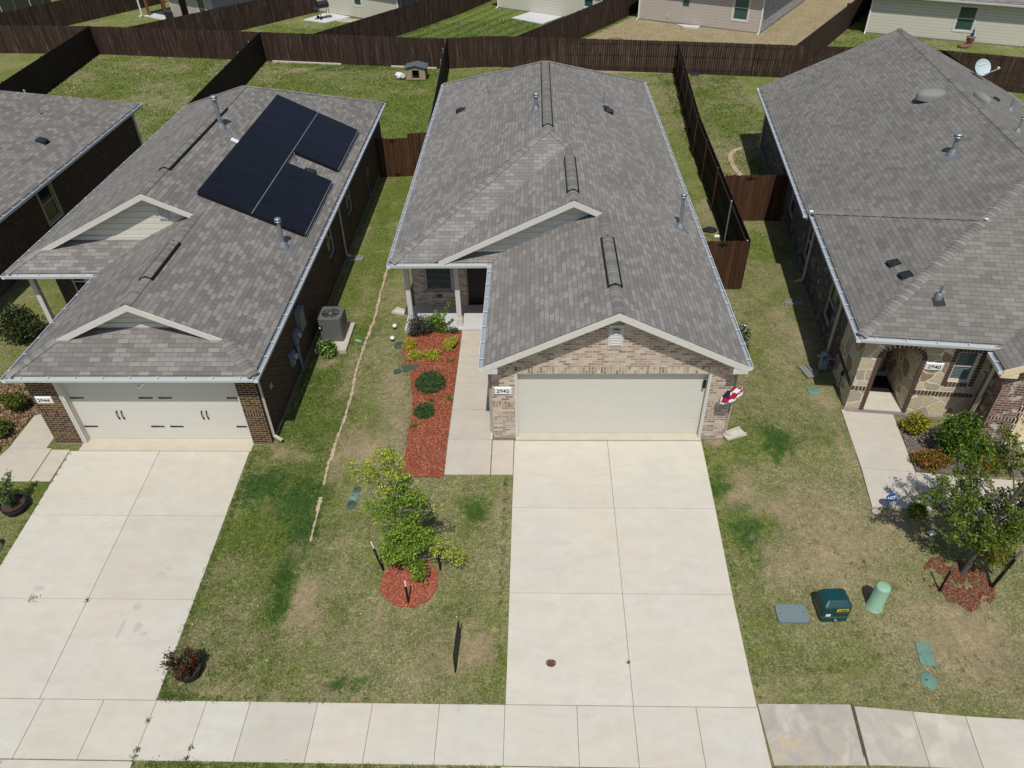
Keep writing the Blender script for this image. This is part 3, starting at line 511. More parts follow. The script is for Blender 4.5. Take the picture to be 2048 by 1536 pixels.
# rough clumps of coarse weeds across the lawns
T_ = [(random.uniform(-7.4, -5.4), random.uniform(7.8, 18), .07) for _ in range(260)]+[(random.uniform(-5, -1), random.uniform(7.6, 12.8), .06) for _ in range(150)]+[(random.uniform(4.7, 10), random.uniform(7.8, 11.8), .05) for _ in range(130)]+[(random.uniform(5.3, 8), random.uniform(14, 26), .07) for _ in range(120)]+[(-5.85, 9.3, .15), (-5.75, 9.2, .12), (-6.9, 7.7, .2), (-6.2, 10.3, .12)]
tufts(T_, 15, .06, 'coarse weed clumps scattered in the lawns', 'weeds')
B_ = [(random.uniform(-29, -17), random.uniform(36, 53), .2) for _ in range(60)]+[(random.uniform(-17, -6.5), random.uniform(37, 51), .2) for _ in range(140)]+[(random.uniform(7.5, 10), random.uniform(27.5, 46), .15) for _ in range(60)]
tufts(B_, 20, .13, 'coarse weed clumps in the back yards', 'weeds')
m = MB(); m.raw(*(lambda P: ([(x, y, zg(x, y)+.02) for x, y in P], [(0, 1, 2, 3)]))([(6.09, 6.36), (6.15, 6.36), (6.24, 7.5), (6.18, 7.5)])); tag(m.build('joint_soil', 'dirt'), 'soil washed into the wide pavement joint', 'soil', kind='structure')
# dark water spots on the driveway concrete are stains with their own shape
def stains(L, mat, label):
    m = MB()
    for x, y, rx, ry in L:
        m.poly([(a, b, zg(a, b)+.0235) for a, b in ell(x, y, rx, ry, 16, .25)])
    tag(m.build('water_stain', mat), label, 'stain', kind='structure')
plain('stain_grey', (178, 174, 166), .85, var=.05); plain('stain_tan', (186, 170, 146), .85, var=.05)
stains([(-11.2, 9.95, .12, .08), (-8.75, 9.5, .09, .09), (-8.9, 8.95, .05, .22), (-8.55, 9.0, .08, .12), (-8.35, 8.85, .08, .04), (-8.55, 10.35, .12, .06), (-8.42, 10.5, .07, .05)], 'stain_grey', 'damp spots on the left driveway')
# ---------------------------------------------------------------- house parts
def caps(m, p0, p1, nA, nB, w=.14, step=.12, lift=.012):
    """overlapping cap shingles along a hip or ridge; nA, nB: normals of the two roof planes"""
    p0, p1 = Vector(p0), Vector(p1); d = (p1-p0); L = d.length; d.normalize(); mid = ((nA+nB)/2).normalized()
    a = nA.cross(d).normalized(); b = d.cross(nB).normalized()
    if a.dot(d.cross(mid)) > 0: pass
    A = a if a.z < 0 else -a; B = b if b.z < 0 else -b
    if A.dot(B) > .999: B = -A
    n = max(1, int(L/step))
    for i in range(n):
        s0 = p0+d*(i*L/n); s1 = p0+d*((i+1)*L/n+.02); t = random.random(); l0, l1 = lift+.018, lift+.004
        if d.z < -.02: l0, l1 = l1, l0+0
        q = [s0+A*w+mid*(l0-.004), s0+A*w*.35+mid*(l0+.004), s0+B*w*.35+mid*(l0+.004), s0+B*w+mid*(l0-.004)]; r = [s1+A*w+mid*(l1-.004), s1+A*w*.35+mid*(l1+.004), s1+B*w*.35+mid*(l1+.004), s1+B*w+mid*(l1-.004)]
        for j in range(3): m.poly([q[j], q[j+1], r[j+1], r[j]], t)
        k = [x-mid*.018 for x in q]
        for j in range(3): m.poly([q[j], k[j], k[j+1], q[j+1]], t*.6)
def plane_n(pts):
    n = (Vector(pts[1])-Vector(pts[0])).cross(Vector(pts[2])-Vector(pts[0])).normalized(); return n if n.z > 0 else -n
def gutter(m, inn, p0, p1, out, ends=(1, 1)):
    p0, p1, out = Vector(p0), Vector(p1), Vector((out[0], out[1], 0)).normalized()
    pr = [(.006, -.005), (.006, -.11), (.105, -.11), (.125, -.03), (.125, 0), (.112, 0), (.112, -.03)]
    for (a, b), (c, e) in zip(pr, pr[1:]):
        m.poly([p0+out*a+Vector((0, 0, b)), p1+out*a+Vector((0, 0, b)), p1+out*c+Vector((0, 0, e)), p0+out*c+Vector((0, 0, e))])
    inn.poly([p0+out*.004+Vector((0, 0, -.06)), p1+out*.004+Vector((0, 0, -.06)), p1+out*.116+Vector((0, 0, -.06)), p0+out*.116+Vector((0, 0, -.06))])
    for p, k in ((p0, ends[0]), (p1, ends[1])):
        if k: m.poly([p+out*a+Vector((0, 0, b)) for a, b in pr[:5]])
    L = (p1-p0).length; n = max(1, int(L/.62)); d = (p1-p0).normalized()
    for i in range(n):
        c = p0+d*((i+.5)*L/n); m.beam(c+Vector((0, 0, .002)), c+out*.125+Vector((0, 0, .002)), .018, .01)
def downspout(name, parent, pts, mat='downspout', w=.075, h=.06):
    m = MB()
    for a, b in zip(pts, pts[1:]): m.beam(a, b, w, h, up=(0.3, .2, .1) if abs(a[2]-b[2]) > .5 else (0, 0, 1))
    return m.build(name, mat, parent)
def splash_block(x, y, z, rz, label, mat='concrete_grey'):
    t = thing('splash_block', label, 'splash block', (x, y, z), rz, 'splash blocks under downspouts')
    m = MB(T=rootM(t)); m.hexa([(-.13, -.3, 0), (.13, -.3, 0), (.17, .3, 0), (-.17, .3, 0)], [(-.13, -.3, .05), (.13, -.3, .05), (.17, .3, .03), (-.17, .3, .03)])
    m.box(-.15, -.11, -.3, .28, .03, .09); m.box(.11, .15, -.3, .28, .03, .09); m.box(-.13, .13, -.32, -.27, .03, .09); m.build('block', mat, t, .008)
def window(parent, T, w, h, glassm='glass_dark', frame='trim_cream', depth=.06, blinds=False, sash=True):
    """T: local frame, x right, y into the wall, z up, origin at the bottom left corner of the opening"""
    m = MB(T); f = .05
    m.box(0, f, 0, depth, 0, h); m.box(w-f, w, 0, depth, 0, h); m.box(f, w-f, 0, depth, 0, f); m.box(f, w-f, 0, depth, h-f, h)
    if sash: m.box(f, w-f, .012, depth, h*.5-.022, h*.5+.022)
    o = m.build('window', frame, parent)
    g = MB(T); g.poly([(f, depth*.75, f), (w-f, depth*.75, f), (w-f, depth*.75, h-f), (f, depth*.75, h-f)]); g.build('pane', glassm, o)
    if blinds:
        b = MB(T); n = int((h-.12)/.045)
        for i in range(n): b.box(f+.01, w-f-.01, depth*.75-.012, depth*.75-.004, f+.02+i*.045, f+.035+i*.045)
        b.build('blind', 'blinds', o)
    return o
def frame2(p0, p1, z=0, inset=0):
    """local frame on a wall line p0->p1 (outside to the right): x along, y inwards"""
    d = Vector((p1[0]-p0[0], p1[1]-p0[1], 0)).normalized(); n = Vector((-d.y, d.x, 0))
    M = Matrix((d, n, Vector((0, 0, 1)))).transposed().to_4x4(); M.translation = Vector((p0[0], p0[1], z))+n*inset; return M
def roof_vent_pipe(parent, x, y, z, h, r=.05, cap=.09, name='flue_pipe', cone=True, base=True, mat='galvanised'):
    m = MB(); m.tube([(x, y, z-.1), (x, y, z+h)], r, 14)
    if cap: m.lathe((x, y, z+h), [(r, -.02), (cap, .0), (cap, .03), (cap*.75, .035), (cap*.75, .06), (cap, .065), (cap, .1), (cap*.55, .13), (0, .135)], 18)
    o = m.build(name, mat, parent)
    if base:
        b = MB(); b.lathe((x, y, z), [(.17, -.05), (.15, .0), (r+.03, .1), (r+.005, .14)], 16); b.build('flashing', 'lead_grey', o)
    return o
def flash_plate(parent, c, nrm, along, w, h, mat='lead_grey'):
    c, nrm = Vector(c), Vector(nrm).normalized(); a = Vector(along); a = (a-nrm*a.dot(nrm)).normalized(); b = nrm.cross(a); m = MB()
    q = [c+a*(sx*w/2)+b*(sy*h/2)+nrm*.008 for sx, sy in ((-1, -1), (1, -1), (1, 1), (-1, 1))]; m.hexa([p-nrm*.006 for p in q], q); return m.build('flashing', mat, parent)
def box_vent(parent, c, nrm, up, mat='black_plastic', s=1.0):
    c, n = Vector(c), Vector(nrm).normalized(); u = Vector(up); u = (u-n*u.dot(n)).normalized(); r = u.cross(n); m = MB()
    P = lambda a, b, k: c+r*a*s+u*b*s+n*k*s
    m.hexa([P(-.2, -.2, 0), P(.2, -.2, 0), P(.2, .22, 0), P(-.2, .22, 0)], [P(-.2, -.2, .012), P(.2, -.2, .012), P(.2, .22, .012), P(-.2, .22, .012)])
    m.hexa([P(-.13, -.15, .01), P(.13, -.15, .01), P(.13, .13, .01), P(-.13, .13, .01)], [P(-.15, -.17, .11), P(.15, -.17, .11), P(.09, .1, .1), P(-.09, .1, .1)])
    return m.build('roof_vent', mat, parent, .01)
def ridge_vent(parent, x, y0, y1, zr, s, cap='cap_shingle'):
    nL, nR = Vector((-s, 0, 1)).normalized(), Vector((s, 0, 1)).normalized()
    m = MB(); caps(m, (x, y0, zr+.035), (x, y1, zr+.035), nL, nR, .15); o = m.build('ridge_vent', cap, parent)
    b = MB()
    for k in (-1, 1):
        b.hexa([(x+k*.15, y0, zr-.15*s), (x+k*.185, y0, zr-.185*s), (x+k*.185, y1, zr-.185*s), (x+k*.15, y1, zr-.15*s)], [(x+k*.15, y0, zr-.15*s+.06), (x+k*.185, y0, zr-.185*s+.05), (x+k*.185, y1, zr-.185*s+.05), (x+k*.15, y1, zr-.15*s+.06)])
    for yy in (y0-.03, y1):
        b.raw([(x-.185, yy, zr-.185*s-.0), (x, yy, zr), (x+.185, yy, zr-.185*s), (x+.185, yy, zr-.185*s+.05), (x, yy, zr+.05), (x-.185, yy, zr-.185*s+.05), (x-.185, yy+.03, zr-.185*s), (x, yy+.03, zr), (x+.185, yy+.03, zr-.185*s), (x+.185, yy+.03, zr-.185*s+.05), (x, yy+.03, zr+.05), (x-.185, yy+.03, zr-.185*s+.05)],
              [(0, 1, 4, 5), (1, 2, 3, 4), (6, 11, 10, 7), (7, 10, 9, 8), (5, 4, 10, 11), (4, 3, 9, 10)])
    b.build('vent_edge', 'black', o)
def rake(m, pts, y, d=.17, t=.03, cut=True):
    """board following the rake line pts (x,z) in the plane y"""
    for (xa, za), (xb, zb) in zip(pts, pts[1:]):
        m.hexa([(xa, y, za-d), (xb, y, zb-d), (xb, y+t, zb-d), (xa, y+t, za-d)], [(xa, y, za), (xb, y, zb), (xb, y+t, zb), (xa, y+t, za)])
def plaque(parent, num, T, w=.42, h=.22):
    m = MB(T); m.hexa([(-w/2, 0, -h/2), (w/2, 0, -h/2), (w/2, 0, h/2), (-w/2, 0, h/2)][::-1], [(-w/2+.025, -.03, -h/2+.03), (w/2-.025, -.03, -h/2+.03), (w/2-.025, -.03, h/2-.02), (-w/2+.025, -.03, h/2-.02)][::-1])
    o = m.build('number_plaque', 'white_paint', parent)
    text(num, h*.62, T @ TM((0, -.033, .0), math.pi/2), 'black', o, 'digits', True, 1.1)
def garage_door(parent, T, w, h, cols, mat='door_cream', hardware=False, embossed=True):
    m = MB(T); n = 4; sh = h/n
    for i in range(n):
        m.box(0, w, 0, .04, i*sh+.002, (i+1)*sh-.002)
        if embossed:
            cw = w/cols
            for j in range(cols):
                x0, x1 = j*cw+.07, (j+1)*cw-.07; z0, z1 = i*sh+.09, (i+1)*sh-.09
                for a in ((x0, x1, z0, z0+.018), (x0, x1, z1-.018, z1), (x0, x0+.018, z0+.018, z1-.018), (x1-.018, x1, z0+.018, z1-.018)): m.box(a[0], a[1], -.0035, 0, a[2], a[3])
    o = m.build('garage_door', mat, parent)
    k = MB(T); k.box(0, w, .041, .06, 0, h); k.build('door_seal', 'trim_tan', o)
    if hardware:
        for z in (h*.21, h*.68):
            for x in (.02, .5*w-.44, .5*w+.08, w-.4):
                q = MB(T); q.hexa([(x, -.02, z-.018), (x+.36, -.02, z-.012), (x+.36, -.02, z+.012), (x, -.02, z+.018)], [(x, -.004, z-.018), (x+.36, -.004, z-.012), (x+.36, -.004, z+.012), (x, -.004, z+.018)]); q.build('strap_hinge', 'black', o)
        for c in (.25*w, .75*w):
            for dx in (-.065, .065):
                q = MB(T); z = h*.4; x = c+dx; q.tube([(x, -.01, z-.14), (x, -.035, z-.11), (x, -.05, z), (x, -.035, z+.11), (x, -.01, z+.14)], .011, 8)
                q.box(x-.018, x+.018, -.012, -.002, z-.15, z-.09); q.box(x-.018, x+.018, -.012, -.002, z+.09, z+.15); q.build('door_handle', 'black', o)
    return o
def gable_louvre(parent, x, y, z0, w=.34, h=.6, mat='trim_cream'):
    m = MB(); m.box(x-w/2, x+w/2, y-.03, y, z0, z0+h); m.hexa([(x-w/2+.03, y-.05, z0+.05), (x+w/2-.03, y-.05, z0+.05), (x+w/2-.03, y-.03, z0+.05), (x-w/2+.03, y-.03, z0+.05)], [(x-w/2+.07, y-.05, z0+.055), (x+w/2-.07, y-.05, z0+.055), (x+w/2-.07, y-.03, z0+.055), (x-w/2+.07, y-.03, z0+.055)])
    n = 9
    for i in range(n):
        z = z0+.07+i*(h-.18)/n; m.hexa([(x-w/2+.08, y-.055, z), (x+w/2-.08, y-.055, z), (x+w/2-.08, y-.03, z+.02), (x-w/2+.08, y-.03, z+.02)], [(x-w/2+.08, y-.055, z+.01), (x+w/2-.08, y-.055, z+.01), (x+w/2-.08, y-.03, z+.03), (x-w/2+.08, y-.03, z+.03)])
    m.box(x-w/2+.04, x-w/2+.08, y-.06, y-.03, z0+.05, z0+h-.09); m.box(x+w/2-.08, x+w/2-.04, y-.06, y-.03, z0+.05, z0+h-.09)
    o = m.build('gable_louvre', mat, parent); q = MB(); q.box(x-.07, x+.07, y-.058, y-.031, z0+h-.105, z0+h-.09); q.build('slot', 'black', o); return o
def roofmesh(name, polys, mat, parent, t=.05):
    m = MB()
    for p in polys: m.prism(p if plane_up(p) else p[::-1], t)
    return m.build(name, mat, parent)
def plane_up(p):
    n = Vector((0, 0, 0))
    for i in range(len(p)):
        a, b = Vector(p[i]), Vector(p[(i+1) % len(p)]); n += a.cross(b)
    return n.z > 0
def vstack(m, pts2, z0, z1):
    b = [(x, y, z0) for x, y in pts2]; t = [(x, y, z1) for x, y in pts2]
    if sum(a[0]*b_[1]-b_[0]*a[1] for a, b_ in zip(pts2, pts2[1:]+pts2[:1])) < 0: b, t = b[::-1], t[::-1]
    m.hexa(b, t)

# ================================================================ middle house, number 2942
def middle_house():
    H = thing('house', 'middle house with grey shingle roof, tan brick gable over the garage and number 2942', 'house', (.5, 25, 0))
    s = .48; ze = 2.66; xr = 5.12; xl = -4.19; xg = -1.21; yf = 14.14; yp = 19.15; yb = 36.0
    hw = (xr-xl)/2; x0 = (xr+xl)/2; zr = ze+s*hw; gx = (xr+xg)/2; gz = ze+s*(xr-gx)
    xm0 = -2.88; mx = (xr+xm0)/2; mz = ze+s*(xr-mx); ym = yp-.0; yw = 19.5
    R = lambda x, y: (x, y, ze+s*(xr-x)); Lp = lambda x, y: (x, y, ze+s*(x-xl)); G_ = lambda x, y: (x, y, ze+s*(x-xg)); Fp = lambda x, y: (x, y, ze+s*(y-yp)); ML = lambda x, y: (x, y, ze+s*(x-xm0)); B = lambda x, y: (x, y, ze+s*(yb-y))
    yv = yp+(mx-xm0)
    polys = [[R(xr, yf), R(xr, yb), R(x0, yb-hw), R(x0, yp+hw), R(mx, yv), R(mx, ym), R(gx, ym), R(gx, yf)],
             [G_(xg, yf), G_(gx, yf), G_(gx, yw), G_(xg+yw-yp, yw), G_(xg, yp)],
             [Fp(xl, yp), Fp(xm0, yp), Fp(mx, yv), Fp(x0, yp+hw)], [Fp(xm0, yp), Fp(xg, yp), Fp(xg+yw-yp, yw), Fp(xm0+yw-yp, yw)],
             [ML(xm0, yp), ML(mx, ym), ML(mx, yv)], [Lp(xl, yp), Lp(x0, yp+hw), Lp(x0, yb-hw), Lp(xl, yb)], [B(xl, yb), B(x0, yb-hw), B(xr, yb)]]
    roof = roofmesh('roof', polys, 'shingle_grey', H)
    nR, nL, nF, nB = (Vector(v).normalized() for v in ((s, 0, 1), (-s, 0, 1), (0, -s, 1), (0, s, 1)))
    m = MB(); caps(m, (x0, yp+hw, zr), (x0, yb-hw, zr), nL, nR); caps(m, (xl, yp, ze), (x0, yp+hw, zr), nL, nF, .16); caps(m, (mx, yv, mz), (x0, yp+hw, zr), nF, nR)
    caps(m, (mx, ym, mz), (mx, yv, mz), nL, nR); caps(m, (gx, yf, gz), (gx, yw-.05, gz), nL, nR, .15); caps(m, (xr, yb, ze), (x0, yb-hw, zr), nR, nB); caps(m, (xl, yb, ze), (x0, yb-hw, zr), nL, nB)
    m.build('ridge_cap', 'cap_shingle', roof)
    ridge_vent(roof, x0, 24.15, 31.2, zr, s); ridge_vent(roof, mx, 19.8, 22.25, mz, s); ridge_vent(roof, gx, 15.35, 17.75, gz, s)
    # valley lines
    m = MB(); m.beam((xm0, yp, ze+.004), (mx, yv, mz+.004), .035, .006); m.build('valley', 'lead_grey', roof)
    # soffits, fascia, rakes
    m = MB(); vstack(m, [(xl+.02, yp+.02), (xg+.02, yp+.02), (xg+.02, yf+.55), (xr-.02, yf+.55), (xr-.02, yb-.02), (xl+.02, yb-.02)], 2.47, 2.5); m.build('soffit', 'trim_grey', H)
    m = MB(); m.box(xr-.03, xr, yf+.03, yb, 2.46, 2.61); m.box(xl, xl+.03, yp, yb, 2.46, 2.61); m.box(xl+.03, xg, yp, yp+.03, 2.46, 2.61); m.box(xg, xg+.03, yf+.03, yp, 2.46, 2.61); m.build('fascia', 'trim_cream', H)
    m = MB(); rake(m, [(xg-.0, ze-.03), (gx, gz-.03), (xr, ze-.03)], yf-.025, .17, .035)
    for a, b in ((xg-.02, xg+.34), (xr-.34, xr+.02)): m.box(a, b, yf-.02, yf+.38, 2.42, 2.52)
    for a, b, c in ((xg, xg+.34, 1), (xr, xr-.34, -1)): m.raw([(a, yf-.012, 2.44), (b, yf-.012, 2.44), (b, yf-.012, ze+.1), (a, yf-.012, ze-.06)], [(0, 1, 2, 3) if c > 0 else (3, 2, 1, 0)])
    m.build('rake_board', 'trim_cream', H)
    m = MB(); rake(m, [(xm0+.1, ze+.02), (mx, mz-.03), (gx+.02, gz-.02)], ym-.03, .17, .035); m.build('rake_board', 'trim_cream', H)
    m = MB()        # siding triangle under the middle gable
    m.poly([(xm0+.3, yw, ze+.04), (gx+.1, yw, ze+.04), (gx+.1, yw, ze+s*(xr-gx-.1)-.06), (mx, yw, mz-.06), (xm0+.3, yw, ze+s*.3-.06)]); m.build('gable_wall', 'siding_grey', H)
    m = MB(); m.box(xm0+.45, xg+.35, yw-.02, yw-.002, ze+.1, ze+.22); m.build('flashing', 'white_paint', H)
    m = MB(); m.beam((xg+yw-yp, yw-.015, 2.84), (gx-.1, yw-.015, gz-.04), .03, .05); m.build('flashing', 'white_paint', H)
    # gutters
    g, i_ = MB(), MB(); zt = 2.62
    gutter(g, i_, (xr, yf, zt), (xr, yb, zt), (1, 0)); gutter(g, i_, (xl, yp-.12, zt), (xl, yb, zt), (-1, 0)); gutter(g, i_, (xg, yf, zt), (xg, yp-.13, zt), (-1, 0)); gutter(g, i_, (xl, yp, zt), (xg-.13, yp, zt), (0, -1))
    o = g.build('gutter', 'gutter', H); i_.build('gutter_channel', 'gutter_inside_shade', o)
    # walls
    f0, f1 = -1.05, 4.99; dx0, dx1 = -.47, 4.41
    m = MB(); m.wall((f0, 14.5), (f1, 14.5), 0, 2.47, [(dx0-f0, dx1-f0, -.01, 2.13)], .17)
    zl = lambda x: min(ze+s*(x-xg), ze+s*(xr-x))-.055
    m.poly([(f0, 14.5, 2.47), (f1, 14.5, 2.47), (f1, 14.5, zl(f1)), (gx, 14.5, zl(gx)), (f0, 14.5, zl(f0))])
    m.wall((f1, 14.5), (f1, 35.7), 0, 2.47, [(4.2, 5.1, .9, 2.1), (10, 10.9, .9, 2.1)]); m.wall((f1, 35.7), (-3.95, 35.7), 0, 2.47); m.wall((-3.95, 35.7), (-3.95, 20.9), 0, 2.47)
    m.wall((-3.95, 20.9), (-1.05, 20.9), 0, 2.47, [(.42, 1.3, .6, 2.12), (1.76, 2.76, .02, 2.12)], .12); m.wall((-1.05, 20.9), (-1.05, 14.5), 0, 2.47)
    m.build('wall', 'brick_tan', H)
    m = MB(); m.hexa([(f0+.35, 14.496, 2.145), (f1-.35, 14.496, 2.145), (f1-.35, 14.6, 2.145), (f0+.35, 14.6, 2.145)], [(f0+.35, 14.496, 2.35), (f1-.35, 14.496, 2.35), (f1-.35, 14.6, 2.35), (f0+.35, 14.6, 2.35)], swap=True)
    for a in (f0+.02, f1-.44): m.hexa([(a, 14.496, 1.05), (a+.42, 14.496, 1.05), (a+.42, 14.55, 1.05), (a, 14.55, 1.05)], [(a, 14.496, 1.25), (a+.42, 14.496, 1.25), (a+.42, 14.55, 1.25), (a, 14.55, 1.25)], swap=True)
    m.split('soldier_course', 'brick_tan', H)
    m = MB(); m.box(f0-.01, dx0-.0, 14.46, 14.9, -.3, -.002); m.box(dx1, f1+.01, 14.46, 14.9, -.3, -.002); m.box(f1-.3, f1+.01, 14.9, 35.72, -.3, -.002); m.box(-3.97, -3.7, 20.95, 35.72, -.5, -.002); m.box(f0-.012, f0+.3, 14.9, 19.6, -.3, -.002); m.build('foundation', 'concrete_grey', H)
    m = MB(); m.box(dx0, dx1, 14.4, 14.9, -.3, -.004); m.build('garage_sill', 'concrete_peach', H)
    garage_door(H, frame2((dx0+.05, 14.5), (dx1, 14.5), 0, .17), dx1-dx0-.1, 2.13, 8)
    m = MB()
    for a in (dx0, dx1-.05): m.box(a, a+.05, 14.5, 14.66, 0, 2.13)
    for a in (dx0-.0, dx1-.07): m.box(a, a+.07, 14.52, 14.57, .0, 2.125)
    m.split('door_frame', 'trim_cream', H)
    m = MB(); m.box(dx1-.16, dx1-.1, 14.56, 14.62, 1.62, 1.86); m.build('keypad', 'black', H)
    gable_louvre(H, gx, 14.5, 2.98, .36, .62)
    m = MB(); m.box(gx-.17, gx+.17, 14.47, 14.5, 2.9, 2.955); m.build('louvre_sill', 'brick_tan', H)
    plaque(H, '2942', frame2((-.77, 14.5), (1, 14.5), 1.6), .44, .24)
    m = MB(); m.tube([(-.42, 14.47, 2.36), (-.45, 14.44, 2.3), (-.38, 14.44, 2.3)], .02, 8); m.build('security_camera', 'metal_dark', H)
    # porch
    m = MB(); m.box(-4.12, -1.07, 19.52, 20.9, -.35, .0); m.build('porch_slab', 'concrete_white', H)
    for x in (-3.9, -2.36):
        m = MB(); m.box(x-.075, x+.075, 19.7, 19.85, 0, 2.47); m.box(x-.095, x+.095, 19.68, 19.87, 0, .3); m.build('porch_post', 'trim_cream', H)
    m = MB(); m.box(-4.0, -1.07, 19.66, 19.88, 2.3, 2.47); m.build('porch_beam', 'trim_cream', H)
    window(H, frame2((-3.53, 20.9), (0, 20.9), .6, .04), .88, 1.52, 'glass_dark', 'trim_grey', .06, True, False)
    m = MB(); m.box(-3.6, -2.6, 20.84, 20.94, .5, .59); m.build('window_sill', 'brick_tan', H)
    T = frame2((-2.19, 20.9), (0, 20.9), .02, .1); m = MB(T); m.box(.04, .96, .0, .04, 0, 2.06)
    for x in (.16, .56):
        for a, b in ((.2, .85), (1.0, 1.75)): m.box(x, x+.28, -.012, 0, a, b)
    d = m.build('front_door', 'door_dark', H); m = MB(T); m.tube([(.88, -.05, 1.0), (.88, 0, 1.0)], .03, 10); m.build('handle', 'galvanised', d)
    m = MB(T); m.box(0, .04, -.02, .05, 0, 2.08); m.box(.96, 1.0, -.02, .05, 0, 2.08); m.box(.04, .96, -.04, .05, -.02, .0); m.split('door_frame', 'trim_tan', H)
    m = MB(); m.lathe((-3.1, 20.86, .42), [(0, -.04), (.09, -.04), (.1, 0), (.06, .05), (0, .05)], 14, sy=.5); m.build('hose_bib', 'cover_dark', H)
    downspout('downspout', H, [(-1.2, 14.5, 2.5), (-1.1, 14.62, 2.3), (-1.1, 14.62, .05), (-1.13, 14.4, -.02)])
    downspout('downspout', H, [(5.18, 14.55, 2.5), (5.05, 14.62, 2.25), (5.05, 14.62, .1), (5.2, 14.55, .02)])
    # roof furniture
    o = roof_vent_pipe(H, 4.44, 20.65, ze+s*(xr-4.44), .95, .05, .085); flash_plate(H, R(4.48, 20.55), nR, (1, 0, 0), .5, .3)
    roof_vent_pipe(H, .09, 26.13, ze+s*(.09-xl), .45, .06, .11); flash_plate(H, Lp(.0, 26.05), nL, (1, 0, 0), .4, .4)
    roof_vent_pipe(H, 2.76, 29.6, ze+s*(xr-2.76), .32, .022, 0, 'vent_pipe', base=False, mat='galvanised'); roof_vent_pipe(H, -1.84, 30.8, ze+s*(-1.84-xl), .35, .022, 0, 'vent_pipe', base=False, mat='galvanised')
    box_vent(H, R(2.87, 28.7), nR, (-1, 0, 0)); box_vent(H, Lp(-2.96, 30.42), nL, (1, 0, 0)); box_vent(H, R(2.8, 29.05), nR, (-1, 0, 0), s=.6)
    return H
middle_house()
splash_block(5.32, 14.62, -.02, -1.1, 'white splash block at the right corner of the middle house garage', 'concrete')
splash_block(-4.42, 20.75, zg(-4.4, 20.7), 1.1, 'pale splash block in the grass left of the middle house porch', 'concrete')

